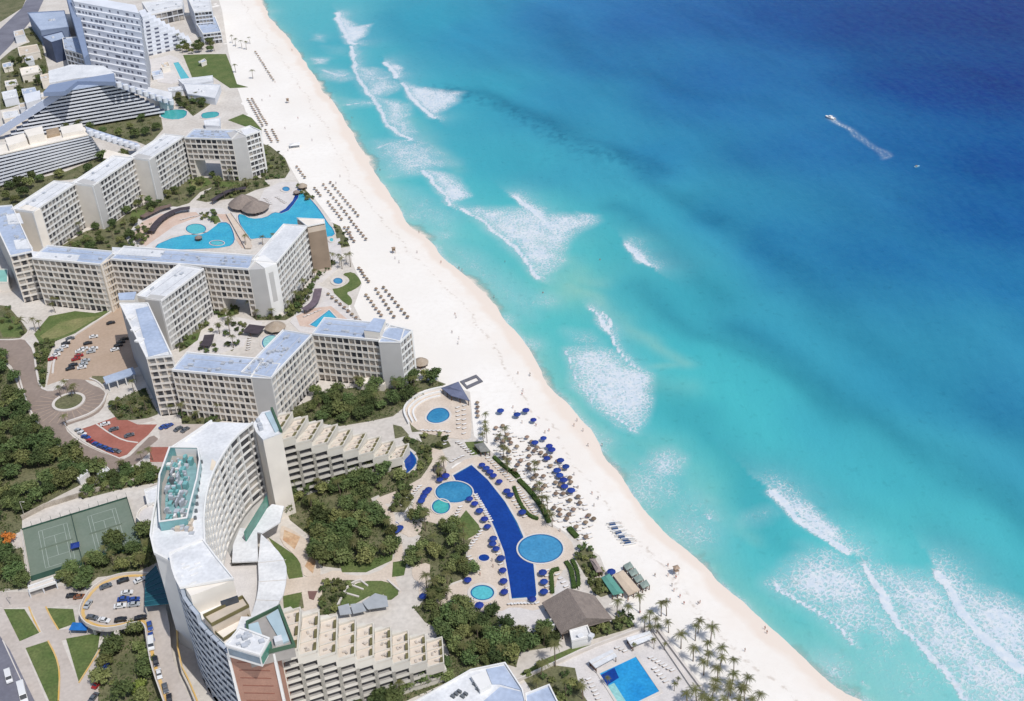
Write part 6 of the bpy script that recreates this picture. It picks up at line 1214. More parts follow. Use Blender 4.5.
palms('palm in the thin row on the lounger sand', zz('Q3', (488, 255), (492, 280), (485, 305), (495, 330), (480, 345), (580, 330), (578, 360), (572, 395), (590, 420), (585, 450), (560, 350), (725, 505), (735, 600), (750, 640), (778, 650), (760, 665), (790, 690), (800, 720), (740, 565), (590, 470), (715, 485)), 'palms among the loungers')
palms('palm on the turning circle island', zz('R5', (270, 590), (300, 555), (335, 575), (322, 590)), 'palms on the island', 6.5)
palms('palm at the edge of the bright blue pool terrace', zz('Q6', (250, 432), (345, 425), (395, 430), (455, 590), (440, 620), (15, 640), (5, 600), (130, 600)), 'palms on the pool terrace', 3.5, .5, .7)
palms('palm on the sand near the lagoon', zz('R4', (700, 580), (740, 590), (770, 580), (790, 600), (750, 610), (435, 490), (380, 500), (300, 505)), 'palms near the lagoon', 5)
palms('palm in front of the grey-white hotel', zz('R3', (255, 190), (285, 200), (322, 178), (240, 175), (335, 338), (255, 310), (305, 205)), 'palms on the far sand', 5)
palms('palm tree on the lawn side of the cream hotel', zz('R5', (235, 175), (262, 170), (245, 200), (155, 290), (175, 285), (780, 660), (30, 220), (45, 250)), 'palms in front of the cream hotel', 6)
palms('palm on the lower red parking edge', zz('R7', (560, 348), (462, 345), (700, 285), (655, 300), (790, 70), (300, 130)), 'palms by the red parking', 5)
b = MB()       # undergrowth under the groves: nobody could count it
for k_ in ('forest', 'grove', 'grove_c', 'grove_d', 'slope', 'ramp', 'tennis', 'rear', 'court', 'pyramidbed', 'hedge', 'strip', 'tennis_b', 'grove_b', 'beachbed', 'nw_b', 'northbed', 'n4bed', 'court_b', 'bed_d', 'well_e', 'drive'):
    for x, y in scatter(GARDENS[k_], 1.9, 200 if k_ in ('forest', 'grove', 'grove_c', 'slope') else 70, rg, .4):
        v, f = leaves(np.array([x, y, .5]), 1.25, 12, .42, rg, .5); b.add([tuple(p) for p in v], [tuple(q) for q in f])
tag(b.build('undergrowth', leaf_mat('undergrowth_foliage', (.040, .065, .018), (.085, .115, .035), 0)), 'low leafy undergrowth between the garden trees', 'undergrowth', kind='stuff')
# clipped hedges
def hedge(label, px, w, h=1.4):
    ln_ = smooth_line(G(px), 1); c = ln_[0]; o = empty('clipped_hedge', (c[0], c[1], 0), 0, label, 'hedge'); b = MB()
    core = MB().ring([(p[0]-c[0], p[1]-c[1]) for p in ln_], w*.8, 0, h*.85, False).build('branches', leaf_mat('hedge_core', (.03, .06, .015), (.05, .08, .02), 0), o)
    for i in range(len(ln_)-1):
        p, q = np.array(ln_[i][:2]), np.array(ln_[i+1][:2]); n = max(1, int(np.linalg.norm(q-p)/.5))
        for k in range(n): r = p+(q-p)*(k+.5)/n-np.array(c[:2]); v, f = leaves(np.array([r[0], r[1], h*.6]), w*.55, 16, .22, rg, .75); b.add([tuple(a) for a in v], [tuple(a) for a in f])
    b.build('foliage', leaf_mat('hedge_foliage', (.065, .11, .025), (.10, .15, .04), 0), o)
hedge('long curved hedge between the deep blue pool deck and the lounger sand', [(519, 481), (530, 492), (540, 505), (547, 518), (549, 523)], 2.4)
hedge('thin upper hedge running down from the lawn shelter towards the loungers', [(494, 458), (502, 466), (510, 472), (518, 477)], 1.8)
hedge('short thick hedge bush between the two curved hedges', [(511, 471), (515, 475), (518, 478)], 2.6)
hedge('dark hedge directly beside the umbrellas of the deep blue pool', [(514, 488), (518, 500), (524, 511), (531, 518), (538, 520)], 1.6)
hedge('hook-shaped hedge right of the deep blue pool end', [(559, 570), (551, 572), (552, 583), (552.5, 594)], 1.8)
hedge('left hedge strip above the thatched restaurant', [(566, 563), (571, 570), (573, 580), (574, 589)], 2.)
hedge('right hedge strip above the thatched restaurant', [(572, 561), (577, 570), (579, 582), (578, 588)], 1.6)
hedge('rounded hedge blob on the sand right of the big oval pool', [(569, 529), (573, 534), (577, 538)], 2.6)
# ================================================================== BEACH AND POOL FURNITURE
M_NAVY = mat('navy_parasol_fabric', (.012, .035, .21), .75, .1, .5, objvar=.12); M_POLE = mat('pale_pole', (.45, .42, .38), .6, .1, .5); M_CUSH = mat('white_cushion', (.62, .61, .60), .8, .06, .5, objvar=.1); M_FRAME = mat('lounger_frame', (.30, .22, .16), .7, .15, .5)
def parasol_proto(name, mt, R=1.6, H=2.5, n=8, drop=.5, thatch=False):
    root = empty(name, (0, 0, 0)); b = MB(); vs = [(0, 0, H+.1)]
    for f, z in ((.5, H-.16), (1, H-drop), (.97, H-drop-.16)):
        for i in range(n): a = 2*math.pi*i/n; k = f*R*(1 if not thatch else random.uniform(.92, 1.08)); vs.append((k*math.cos(a), k*math.sin(a), z+(random.uniform(-.05, .05) if thatch else 0)))
    fs = [(0, 1+i, 1+(i+1) % n) for i in range(n)]+[(1+k*n+i, 1+(k+1)*n+i, 1+(k+1)*n+(i+1) % n, 1+k*n+(i+1) % n) for k in (0, 1) for i in range(n)]
    cp = link('canopy', b.add(vs, fs).mesh('canopy', mt), root); pl = link('pole', MB().cyl((0, 0), .05, .05, 0, H, 6).mesh('pole', M_POLE), root); bs = link('base', MB().cyl((0, 0), .3, .3, 0, .12, 8).mesh('base', M_POLE), root); register(root, cp, pl, bs); return root
UMB = parasol_proto('beach_umbrella', M_NAVY); PAL = parasol_proto('thatched_parasol', mat('brown_palapa', (.17, .12, .085), .95, .2, .6, objvar=.3, rgb2=(.24, .18, .13)), 1.25, 2.4, 10, .75, True)
def lounger_proto():
    root = empty('sun_lounger', (0, 0, 0)); f = MB(); f.cbox((-.0, 0, .22), 2.0, .66, .07)
    for sx in (-.85, .6):
        for sy in (-.28, .28): f.cbox((sx, sy, 0), .06, .06, .23)
    m = MB(); m.cbox((-.3, 0, .30), 1.35, .64, .09); c = math.cos(.55); s_ = math.sin(.55); m.box((.37, -.32, .30), (.72*c, 0, .72*s_), (0, .64, 0), (-.09*s_, 0, .09*c))
    a = link('frame', f.mesh('frame', M_FRAME), root); q = link('cushion', m.mesh('cushion', M_CUSH), root); register(root, a, q); return root
LNG = lounger_proto()
um = [('beside the right edge of the deep blue pool', zz('A1', (355, 168), (385, 190), (410, 215), (433, 240), (473, 280), (525, 345), (548, 370), (630, 490))), ('at the top corner of the deep blue pool', zz('A1', (108, 245), (68, 268))),
      ('on the curve between the light oval pool and the deep blue one', zz('A1', (270, 400), (305, 432), (338, 482), (372, 538), (392, 588))), ('along the left edge of the deep blue pool', zz('A2', (432, 58), (428, 92), (452, 125), (483, 192), (497, 270), (502, 345), (507, 418), (700, 467))),
      ('around the oval turquoise pool', zz('A2', (258, 338), (183, 472), (257, 498), (337, 515), (420, 522))), ('right of the deep blue pool end', zz('A2', (770, 288), (778, 350), (778, 418))), ('at the top of the lounger sand', zz('A3', (265, 207), (175, 250), (342, 300), (5, 210), (445, 488), (358, 535), (505, 570), (530, 610))),
      ('on the seaward side of the lounger sand', zz('A4', (480, 180), (620, 205), (675, 268), (585, 310), (612, 358), (652, 408), (662, 470), (730, 515))), ('left of the light oval pool', zz('Q3', (192, 655), (202, 634), (214, 615), (226, 602))), ('on the path left of the garden', zz('Q4', (76, 234), (92, 222), (200, 540))), ('by the teal awning', zz('A5', (375, 523)))]
for wh, pts in um:
    for i, (x, y) in enumerate(sorted(pts, key=lambda p: p[1])):
        p = P(x, y, 2.1); place(UMB, (p[0], p[1], .2 if x < 560 and not 500 < x < 580 else .05), float(rg.uniform(0, .8)), float(rg.uniform(.9, 1.08)), f'navy blue umbrella {wh}, {ordinal(i+1)} from the top' if len(pts) > 1 else f'navy blue umbrella {wh}', 'umbrella', 'navy blue umbrellas')
def row(a, c, n, j=.25):
    return [(a[0]+(c[0]-a[0])*i/max(1, n-1)+rg.uniform(-j, j), a[1]+(c[1]-a[1])*i/max(1, n-1)+rg.uniform(-j, j)) for i in range(n)]
def line_of(proto, name, rows, cat, grp, z=.05, sc=1., rzs=None, H=0.):
    for what, a, c, n in rows:
        for i, (x, y) in enumerate(row(a, c, n)):
            p = P(x, y, H); place(proto, (p[0], p[1], z), rzs if rzs is not None else float(rg.uniform(0, 6.28)), sc, f'{name} {what}, {ordinal(i+1)} from the far end' if n > 1 else f'{name} {what}', cat, grp)
L_ = lambda k, a, c: (zz(k, a)[0], zz(k, c)[0])
RW = [('in the single row on the far sand', *L_('R3', (352, 247), (435, 378)), 14), ('in the leftmost long row by the far lawn', *L_('R3', (318, 468), (385, 590)), 14), ('in the second long row by the far lawn', *L_('R3', (335, 466), (405, 585)), 14), ('in the short row left of the white tent', *L_('R3', (398, 612), (428, 665)), 6), ('in the short row nearest the white tent', *L_('R3', (430, 610), (458, 662)), 6),
      ('in the seaward row facing the lagoon', *L_('R4', (702, 252), (830, 405)), 12), ('in the middle row facing the lagoon', *L_('R4', (668, 262), (790, 415)), 11), ('in the landward row facing the lagoon', *L_('R4', (690, 342), (752, 422)), 7), ('in the last row facing the lagoon', *L_('R4', (800, 432), (865, 515)), 7), ('in the cluster by the lagoon tip', *L_('R4', (545, 178), (582, 228)), 5), ('beside the lagoon edge', *L_('R4', (628, 278), (655, 312)), 4), ('by the lagoon corner bed', *L_('R4', (768, 462), (812, 525)), 6), ('in the second line by the corner bed', *L_('R4', (785, 462), (800, 510)), 3),
      ('in the row beside the beach lawn', *L_('B2', (590, 125), (672, 240)), 6), ('in the seaward row by the blue-roofed hotel', *L_('B2', (798, 290), (1005, 545)), 9), ('in the landward row by the blue-roofed hotel', *L_('B2', (650, 355), (782, 530)), 7), ('in the middle row by the blue-roofed hotel', *L_('B2', (735, 303), (890, 540)), 8), ('among people at the triangular pool', *L_('B2', (330, 350), (600, 580)), 9), ('by the round sun deck on the sand', *L_('Q3', (455, 208), (455, 270)), 4)]
line_of(PAL, 'brown thatched parasol', RW, 'parasol', 'thatched parasols on the sand', sc=.8)
# loose cluster among the loungers
cl_poly = [(496, 424), (512, 432), (530, 440), (552, 455), (574, 480), (586, 502), (596, 520), (588, 545), (578, 540), (566, 528), (552, 520), (540, 500), (522, 478), (502, 462), (492, 446)]
pts = scatter(cl_poly, 2.3, 58, rg)
for i, (x, y) in enumerate(pts): place(PAL, (x, y, .05), float(rg.uniform(0, 6)), .85, f'small brown thatched parasol in the crowded lounger sand, {ordinal(i+1)} from the left', 'parasol', 'parasols in the lounger crowd')
pts = scatter(cl_poly, 1.75, 150, rg)
for i, (x, y) in enumerate(pts): place(LNG, (x, y, .05), math.radians(200)+float(rg.uniform(-.25, .25)), 1., f'white lounger in the crowded beach patch, {ordinal(i+1)} from the left', 'sun lounger', 'loungers in the crowd')
LR = [('in the bed row on the round sun deck', *L_('Q3', (392, 215), (392, 345)), 7), ('in the inner row on the round sun deck', *L_('Q3', (362, 225), (368, 320)), 6), ('along the lower rim of the round sun deck', *L_('Q3', (195, 330), (310, 335)), 7), ('in the row above the brown pool shelter', *L_('Q3', (320, 340), (300, 395)), 5), ('in the row left of the lawn shelter', *L_('Q3', (362, 385), (430, 440)), 7), ('beside the upper path', *L_('Q3', (335, 475), (385, 450)), 4), ('between umbrellas and upper hedge', *L_('A1', (395, 130), (560, 285)), 11),
      ('between umbrellas and lower hedge', *L_('A1', (595, 335), (725, 515)), 12), ('under the right pool umbrellas', *L_('A1', (560, 400), (650, 530)), 7), ('standing in the shallow blue water', *L_('A1', (310, 378), (415, 560)), 13), ('left of the light oval pool', *L_('Q3', (185, 590), (105, 680)), 9), ('along the small triangular lawn', *L_('Q4', (375, 130), (340, 195)), 6), ('on the pink deck by the palms', *L_('Q4', (480, 228), (415, 325)), 8), ('on the pink deck above the turquoise pool', *L_('Q4', (415, 360), (458, 425)), 6), ('along the umbrellas left of the deep blue pool', *L_('A2', (470, 170), (520, 440)), 9), ('right of the deep blue pool end', *L_('A2', (800, 280), (800, 430)), 5),
      ('at the lower end of the deep blue pool', *L_('A2', (545, 510), (730, 505)), 9), ('on the white terrace by the sandy hedge', *L_('A2', (870, 310), (930, 390)), 4), ('by the bright blue rectangular pool', *L_('Q6', (330, 500), (430, 560)), 7), ('in the second line by the bright blue pool', *L_('Q6', (345, 550), (400, 610)), 5), ('left of the bright blue pool', *L_('Q6', (40, 600), (85, 690)), 6), ('between the two white cabanas', *L_('Q6', (175, 455), (210, 470)), 3), ('on the lagoon terrace', *L_('B5', (440, 600), (600, 560)), 8), ('on the lagoon tip terrace', *L_('B4', (300, 160), (350, 210)), 5), ('on the pink lagoon terrace', *L_('B4', (400, 150), (470, 200)), 6), ('along the inner garden pool', *L_('B3', (595, 500), (580, 600)), 6), ('below the beach lawn wall', *L_('B2', (360, 350), (610, 590)), 13), ('left of the triangular pool', *L_('B2', (130, 530), (250, 480)), 5)]
line_of(LNG, 'white sun lounger', LR, 'sun lounger', 'sun loungers', z=.24, rzs=math.radians(205))
# ================================================================== CARS
def car_proto(rgb, nm, van=False):
    root = empty('parked_car', (0, 0, 0)); m = mat('car_paint_'+nm, rgb, .25, .03, .3, spec=.6)
    if not van: prof = [(-2.2, .35), (-2.25, .75), (-2.1, .98), (-1.5, 1.02), (-.95, 1.42), (.45, 1.45), (1.15, 1.0), (2.05, .86), (2.25, .6), (2.2, .32)]
    else: prof = [(-2.6, .4), (-2.65, 1.2), (-2.55, 2.0), (-2.3, 2.1), (1.2, 2.1), (1.9, 1.35), (2.6, 1.1), (2.7, .6), (2.6, .35)]
    b = MB(); n = len(prof); top = lambda z: .88-.20*max(0, (z-.95))/.5 if not van else .95-.08*max(0, z-1.2)
    vs = [(x, -top(z), z) for x, z in prof]+[(x, top(z), z) for x, z in prof]; fs = [tuple(range(n)), tuple(range(n, 2*n))[::-1]]+[(i, n+i, n+(i+1) % n, (i+1) % n) for i in range(n)]
    bd = link('body', b.add(vs, fs).mesh('body', m), root); kids = [bd]; g_ = mat('car_glass', (.02, .025, .03), .08, .1, 1, spec=.8)
    if not van:
        gl = MB().add([(1.10, -.80, 1.05), (1.10, .80, 1.05), (.52, .66, 1.44), (.52, -.66, 1.44)], [(0, 1, 2, 3)]).add([(-1.46, .80, 1.06), (-1.46, -.80, 1.06), (-1.0, -.66, 1.42), (-1.0, .66, 1.42)], [(0, 1, 2, 3)])
        for s in (-1, 1): gl.add([(-1.2, s*.865, 1.04), (.85, s*.865, 1.04), (.38, s*.72, 1.38), (-.85, s*.72, 1.38)], [(0, 1, 2, 3)])
        gl.v = [(x*1.012, y*1.012, z+.012) for x, y, z in gl.v]
    else: gl = MB().add([(1.93, -.85, 1.38), (1.93, .85, 1.38), (1.28, .85, 2.05), (1.28, -.85, 2.05)], [(0, 1, 2, 3)])
    kids.append(link('windows', gl.mesh('windows', g_), root)); ty = mat('tyre', (.02, .02, .02), .9, .1, 1)
    for sx in (-1.35, 1.4):
        for sy in (-.8, .8):
            w = MB(); ns = 12; vs = [(sx+.32*math.cos(2*math.pi*i/ns), sy+d, .32+.32*math.sin(2*math.pi*i/ns)) for d in (-.11, .11) for i in range(ns)]; w.add(vs, [(i, (i+1) % ns, ns+(i+1) % ns, ns+i) for i in range(ns)]+[tuple(range(ns))[::-1], tuple(range(ns, 2*ns))]); kids.append(link('wheel', w.mesh('wheel', ty), root))
    for sy in (-.62, .62): kids.append(link('headlight', MB().cbox((2.16 if not van else 2.62, sy, .62), .16, .3, .16).mesh('headlight', M_WHITE()), root))
    register(root, *kids); return root
CARP = dict(white=car_proto((.62, .62, .62), 'white'), silver=car_proto((.36, .38, .40), 'silver'), black=car_proto((.02, .02, .025), 'black'), red=car_proto((.28, .02, .02), 'red'), blue=car_proto((.03, .07, .26), 'blue'), grey=car_proto((.10, .11, .125), 'grey'), brown=car_proto((.20, .08, .04), 'brown'), van=car_proto((.64, .64, .64), 'van_white', True))
CR = [('in the left row of the tan hotel parking', 'B6', .35, 0, [(480, 265, 'grey'), (450, 298, 'black'), (438, 322, 'white'), (402, 348, 'silver'), (382, 378, 'white'), (360, 403, 'red')]), ('in the middle rows of the tan hotel parking', 'B6', .35, 0, [(640, 252, 'white'), (600, 297, 'black'), (572, 335, 'white'), (545, 352, 'white'), (640, 333, 'white'), (622, 355, 'silver'), (540, 382, 'red'), (520, 405, 'red'), (585, 415, 'silver'), (570, 440, 'silver'), (500, 445, 'black'), (480, 470, 'black'), (560, 462, 'white')]),
      ('near the cream hotel wall in the tan parking', 'B6', .4, 0, [(757, 158, 'black'), (850, 268, 'black'), (825, 290, 'black'), (808, 312, 'black'), (785, 340, 'white')]), ('in the lower row of the red parking', 'R7', -.5, 0, [(368, 190, 'silver'), (382, 203, 'white'), (400, 220, 'blue'), (424, 240, 'red'), (450, 254, 'blue'), (472, 264, 'blue'), (494, 272, 'blue'), (516, 281, 'blue'), (542, 285, 'grey')]), ('in the upper half of the red parking', 'R7', .4, 0, [(490, 160, 'white'), (530, 184, 'grey'), (602, 212, 'grey')]),
      ('in the pale lot by the white crescent roof', 'R7', .9, 0, [(762, 172, 'blue'), (785, 168, 'blue'), (830, 182, 'grey'), (862, 186, 'grey')]), ('parked round the raised forecourt', 'A7', .5, 6, [(315, 232, 'grey'), (465, 182, 'black'), (612, 178, 'white')]), ('on the left side of the raised forecourt', 'A7', 1.4, 6, [(160, 390, 'silver')]), ('on the lower rim of the raised forecourt', 'A7', -.3, 6, [(195, 505, 'grey'), (300, 530, 'white')]), ('on the lower right rim of the raised forecourt', 'A7', .15, 6, [(445, 525, 'black'), (620, 508, 'black')]),
      ('in the middle of the raised forecourt', 'A7', .15, 6, [(500, 290, 'white'), (470, 345, 'blue'), (560, 350, 'blue'), (440, 405, 'white'), (560, 392, 'silver')]), ('below the woodland entrance drive', 'A7', .1, 0, [(20, 315, 'black'), (84, 325, 'brown')]), ('going down the curved ramp', 'A6', -1.25, 6, [(0, 395, 'blue'), (6, 440, 'blue'), (24, 540, 'black'), (38, 592, 'white'), (63, 650, 'grey'), (80, 695, 'black')]), ('beside the lower driveway', 'A8', 1.2, 0, [(615, 595, 'red'), (592, 680, 'grey'), (697, 400, 'black'), (656, 490, 'blue')])]
for wh, k, rz, z, L in CR:
    cnt = {}
    for x, y, colr in L: cnt[colr] = cnt.get(colr, 0)+1
    seen = {}
    for x, y, colr in L:
        seen[colr] = seen.get(colr, 0)+1; q = zz(k, (x, y))[0]; p = P(q[0], q[1], z+.5); lab = f'{colr} car {wh}' if cnt[colr] == 1 else f'{colr} car {wh}, {ordinal(seen[colr])} {colr} one from the start of the row'
        if len(lab.split()) > 16: lab = f'{colr} car {wh}, {ordinal(seen[colr])} {colr} one'
        place(CARP[colr], (p[0], p[1], z+.14), rz+float(rg.uniform(-.08, .08)), 1., lab, 'car', 'parked cars')
for x, y, rz, sc, lab in ((955, 340, -1.3, 1.1, 'white van going down the curved ramp beside the crescent hotel'), (55, 548, -1.1, 1.1, 'white van on the street at the lower left corner'), (145, 655, -1.1, (1.9, 1.25, 1.3), 'long white bus on the street at the bottom left corner')):
    q = zz('A8', (x, y))[0]; z = 6 if x > 900 else 0; p = P(q[0], q[1], z+.8); place(CARP['van'], (p[0], p[1], z+.12), rz, sc, lab, 'bus' if 'bus' in lab else 'van')
# ================================================================== PEOPLE
def person_mesh(pose, skin, cloth):
    J = {'pelvis': (0, 0, .95), 'chest': (0, 0, 1.32), 'neck': (0, 0, 1.50), 'head': (0, .02, 1.66), 'ls': (-.19, 0, 1.44), 'rs': (.19, 0, 1.44), 'le': (-.27, .02 if pose else 0, 1.17), 're': (.27, .0, 1.17), 'lh': (-.27, .14 if pose else .04, .93), 'rh': (.28, -.08 if pose else .04, .92),
         'lhip': (-.10, 0, .90), 'rhip': (.10, 0, .90), 'lk': (-.11, .14 if pose else 0, .50), 'rk': (.11, -.06 if pose else 0, .50), 'lf': (-.11, .16 if pose else 0, .07), 'rf': (.11, -.28 if pose else 0, .07), 'lt': (-.12, .33 if pose else .16, .03), 'rt': (.12, -.12 if pose else .16, .03)}
    R = dict(pelvis=.15, chest=.15, neck=.06, head=.11, ls=.07, rs=.07, le=.045, re=.045, lh=.035, rh=.035, lhip=.10, rhip=.10, lk=.065, rk=.065, lf=.045, rf=.045, lt=.035, rt=.035)
    Ed = [('pelvis', 'chest'), ('chest', 'neck'), ('neck', 'head'), ('chest', 'ls'), ('chest', 'rs'), ('ls', 'le'), ('rs', 're'), ('le', 'lh'), ('re', 'rh'), ('pelvis', 'lhip'), ('pelvis', 'rhip'), ('lhip', 'lk'), ('rhip', 'rk'), ('lk', 'lf'), ('rk', 'rf'), ('lf', 'lt'), ('rf', 'rt')]
    K = list(J); me = bpy.data.meshes.new('sk'); me.from_pydata([J[k] for k in K], [(K.index(a), K.index(c)) for a, c in Ed], []); o = bpy.data.objects.new('sk', me); col.objects.link(o)
    o.modifiers.new('s', 'SKIN'); sv = me.skin_vertices[0].data
    for i, k in enumerate(K): sv[i].radius = (R[k], R[k]); sv[i].use_root = (k == 'pelvis')
    o.modifiers.new('d', 'SUBSURF').levels = 1; dg = bpy.context.evaluated_depsgraph_get(); m2 = bpy.data.meshes.new_from_object(o.evaluated_get(dg)); bpy.data.objects.remove(o)
    m2.materials.clear(); m2.materials.append(skin); m2.materials.append(cloth)
    for p in m2.polygons: p.material_index = 1 if (.78 < p.center.z < 1.05 and abs(p.center.x) < .24) else 0
    return m2
SK = [mat('skin_tan', (.36, .20, .13), .7, .1, 1), mat('skin_brown', (.20, .11, .07), .7, .1, 1)]; CLs = [mat('swimwear_red', (.35, .04, .04), .8, .1, 1), mat('swimwear_blue', (.03, .08, .28), .8, .1, 1), mat('shirt_white', (.6, .6, .58), .8, .1, 1), mat('swimwear_black', (.02, .02, .02), .8, .1, 1)]
hair_m = MB()
for k in range(4): pass
PP = []
for i in range(6):
    root = empty('person', (0, 0, 0)); bd = link('body', person_mesh(i % 2, SK[i % 2], CLs[i % 4]), root)
    h = bpy.data.meshes.new('hair'); bmh = bmesh.new(); bmesh.ops.create_uvsphere(bmh, u_segments=8, v_segments=6, radius=.125); bmesh.ops.translate(bmh, verts=bmh.verts, vec=(0, -.01, 1.71)); bmh.to_mesh(h); bmh.free(); h.materials.append(mat('dark_hair', (.03, .02, .015), .9, .1, 1)); hr = link('hair', h, root)
    kids = [bd, hr]
    if i in (1, 4): kids.append(link('shirt', MB().cyl((0, 0), .20, .19, .98, 1.42, 10).mesh('shirt', CLs[2] if i == 1 else CLs[0]), root))
    register(root, *kids); PP.append((root, ['standing in red swimwear', 'walking in a white shirt', 'standing in white shorts', 'walking in black swimwear', 'standing in a red shirt', 'walking in blue swimwear'][i]))
pe = [('on the empty sand', [(288, 150), (312, 140), (340, 176), (393, 250), (395, 258), (399, 262), (336, 183), (455, 314), (456, 317), (452, 332), (459, 338), (458, 343), (417, 252), (441, 262), (462, 270), (518, 373), (530, 374), (523, 390), (522, 394)]), ('near the waterline', [(275, 82), (330, 98), (380, 170), (419, 232), (459, 268), (494, 297), (530, 375), (583, 430), (588, 445), (602, 445), (574, 425), (668, 640 - 75), (700, 602), (765, 628), (767, 632), (745, 650), (655, 575), (577, 420)]),
      ('among the palms and bar tables', [(668, 575), (674, 590), (680, 596), (684, 603), (670, 600), (698, 603), (676, 577), (672, 585), (628, 600), (640, 612)]), ('on the lounger sand edge', [(578, 487), (592, 493), (598, 498), (580, 500), (586, 517), (594, 505), (560, 470), (574, 474), (536, 425), (545, 432), (549, 430), (513, 407), (515, 412), (522, 422)]),
      ('on the pool deck', [(492, 560), (493, 566), (470, 562), (500, 545), (553, 520), (560, 530), (505, 588), (480, 574), (455, 598), (262, 588), (265, 592)]), ('on the far sand', [(292, 50), (300, 88), (262, 100), (270, 96), (285, 128), (298, 118), (310, 126)]), ('in the shallow water', [(352, 118), (505, 262), (543, 293), (600, 260)])]
for wh, pts in pe:
    for i, (x, y) in enumerate(sorted(pts)):
        s_ = float(shore_s(np.array([P(x, y)[0]]), np.array([P(x, y)[1]]))[0]); z0_ = .22 if 'deck' in wh else (-1.9 if 'shallow' in wh else float(gz(np.array([P(x, y)[0]]), np.array([P(x, y)[1]]), np.array([s_]))[0])); p = P(x, y, z0_+.8)
        pr, ds = PP[int(rg.integers(6))]; place(pr, (p[0], p[1], z0_), float(rg.uniform(0, 6.28)), 1., f'person {ds} {wh}, {ordinal(i+1)} from the left of that area', 'person', 'beachgoers')
# ================================================================== BOATS AND OTHER BEACH THINGS
def hull(L, w, h):
    b = MB(); S = [(-.5, .82, 0), (-.2, 1, 0), (.15, .92, .02), (.38, .55, .08), (.5, .03, .18)]; vs = []
    for x, f, r in S: vs += [(x*L, -w/2*f, h+r*h), (x*L, -w/2*f*.6, r*h), (x*L, w/2*f*.6, r*h), (x*L, w/2*f, h+r*h)]
    fs = [(4*i+j, 4*i+4+j, 4*i+5+j, 4*i+1+j) for i in range(len(S)-1) for j in range(3)]+[(0, 1, 2, 3)]+[(4*i+3, 4*i+7, 4*i+4, 4*i) for i in range(len(S)-1)]
    return b.add(vs, fs)
p = P(830, 118.5, ZS); o = empty('motor_boat', (p[0], p[1], ZS-.2), 2.2, 'small white motor boat ahead of its long foaming wake, far out on the blue sea', 'boat')
hull(8, 2.6, 1.3).build('hull', M_WHITE(), o); MB().cbox((-.2, 0, 1.3), 2.2, 1.7, .9).build('cabin', M_WHITE(), o); MB().cbox((.95, 0, 1.4), .15, 1.5, .6).build('windscreen', M_GLASS(), o); MB().cbox((-4, 0, .5), .5, .5, 1.1).build('outboard_motor', mat('plant_dark', ()), o)
p = P(917, 167, ZS); o = empty('motor_boat', (p[0], p[1], ZS-.2), .4, 'tiny dark boat alone on the deep blue sea, right of the wake', 'boat'); hull(4, 1.5, .8).build('hull', mat('pale_blue_hull', (.25, .45, .55), .4, .1, 1), o); MB().cbox((-.6, 0, .8), 1, 1., .5).build('seat', M_FRAME, o)
def cat_proto():
    r = empty('catamaran', (0, 0, 0)); ks = []
    for s in (-1, 1):
        h = hull(5.2, .5, .5); h.v = [(x, y+s*1.05, z) for x, y, z in h.v]; ks.append(link('hull', h.mesh('hull', M_WHITE()), r))
    ks.append(link('trampoline', MB().cbox((-.6, 0, .52), 2.3, 1.7, .06).mesh('trampoline', mat('navy_net', (.03, .07, .16), .8, .1, 1)), r)); ks.append(link('mast', MB().cbox((0, .1, .65), 6.4, .12, .12).mesh('mast', M_POLE), r)); register(r, *ks); return r
CP = cat_proto()
for i, (x, y, rz) in enumerate([(395, 180, .12), (412, 210, .15), (438, 240, .3), (462, 272, .1), (490, 298, .05), (505, 312, .2)]):
    q = zz('A5', (x, y))[0]; p = P(*q); place(CP, (p[0], p[1], .02), rz, 1., f'small beached catamaran in the row on the sand, {ordinal(i+1)} from the top', 'catamaran', 'beached catamarans')
def simple_tent(px, lab, mt, s=3.):
    p = P(*px); o = empty('beach_tent', (p[0], p[1], 0), .2, lab, 'tent'); MB().add([(-s, -s*.7, 2), (s, -s*.7, 2), (s, s*.7, 2), (-s, s*.7, 2), (0, 0, 3.1)], [(0, 1, 4), (1, 2, 4), (2, 3, 4), (3, 0, 4), (3, 2, 1, 0)]).build('canvas', mt, o)
    for a in (-.95, .95):
        for c in (-.65, .65): MB().cyl((s*a, s*c), .06, .06, 0, 2, 5).build('post', M_POLE, o)
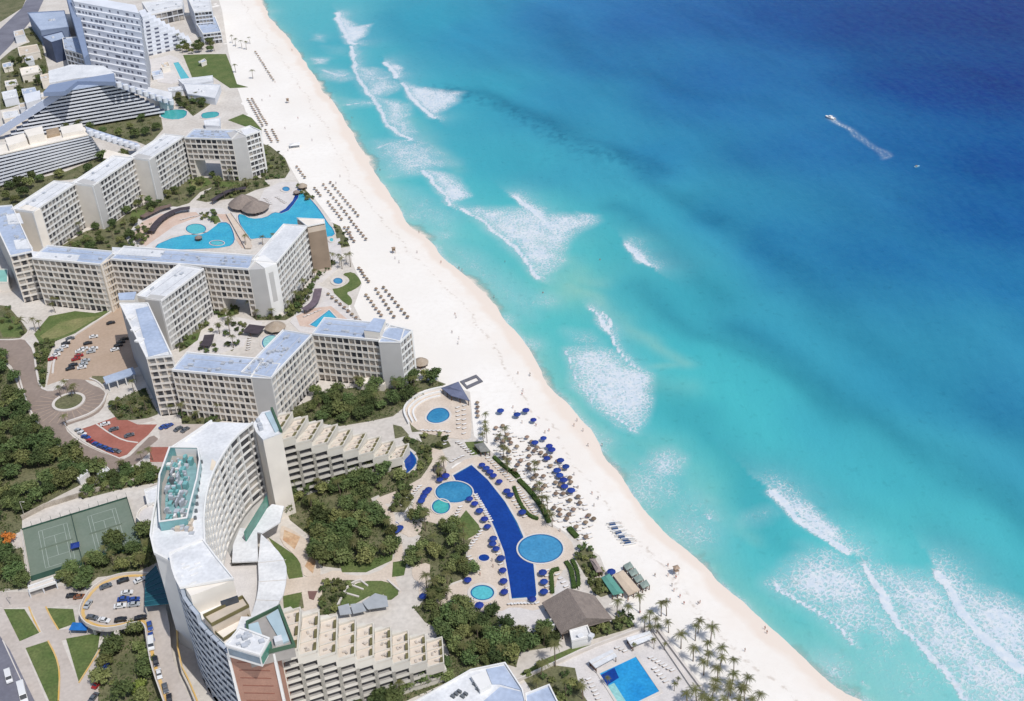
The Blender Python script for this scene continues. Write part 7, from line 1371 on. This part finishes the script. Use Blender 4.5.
simple_tent((295, 147), 'white tent on the sand beyond the farther hotel wing', M_WHITE(), 3.6)
for px, lab in (((394, 253), 'wooden lifeguard tower on the empty sand off the lagoon'), ((288, 103), 'wooden lifeguard tower on the far sand beyond the parasol rows'), ((676, 574), 'wooden lifeguard tower near the catamarans and the waterline')):
    p = P(*px); o = empty('lifeguard_tower', (p[0], p[1], 0), .3, lab, 'lifeguard tower'); MB().cbox((0, 0, 1.8), 1.7, 1.7, .15).build('platform', M_FRAME, o); MB().cbox((0, .2, 1.95), 1.4, 1.1, 1.2).build('cabin', mat('weathered_wood', (.35, .26, .18), .9, .2, 1), o)
    MB().add([(-1.1, -1.1, 3.3), (1.1, -1.1, 3.3), (1.1, 1.1, 3.3), (-1.1, 1.1, 3.3), (0, 0, 3.9)], [(0, 1, 4), (1, 2, 4), (2, 3, 4), (3, 0, 4), (3, 2, 1, 0)]).build('roof', M_FRAME, o)
    for a in (-.75, .75):
        for c in (-.75, .75): MB().cbox((a, c, 0), .12, .12, 3.3).build('leg', M_FRAME, o)
p = P(9, 543); o = empty('flowering_tree', (p[0], p[1], 0), 0, 'bright orange flowering tree at the left edge beside the tennis courts', 'tree'); me, cl_ = crown_mesh('crown', leaf_mat('orange_blossom', (.50, .15, .03), (.55, .24, .06), 0), np.random.default_rng(77), R=3., H=4.5, nc=18); link('crown', me, o); link('trunk', branchy(cl_, 4.5, np.random.default_rng(3)).mesh('trunk', M_BARK), o)
for (x, y), lab in (((11, 605), 'tall grey street lamp leaning over the lawn by the lower left crossing'), ((25, 517), 'white lamp post at the top left corner of the tennis courts')):
    p = P(x, y); o = empty('street_lamp', (p[0], p[1], 0), 0, lab, 'street lamp'); MB().cyl((0, 0), .14, .09, 0, 8, 8).build('pole', M_POLE, o); MB().cbox((.7, 0, 7.9), 1.6, .14, .12).build('arm', M_POLE, o); MB().cbox((1.5, 0, 7.75), .7, .3, .16).build('lamp_head', M_KERB, o)
for o in list(bpy.data.objects):
    if o.users == 0 or not o.users_collection: bpy.data.objects.remove(o)
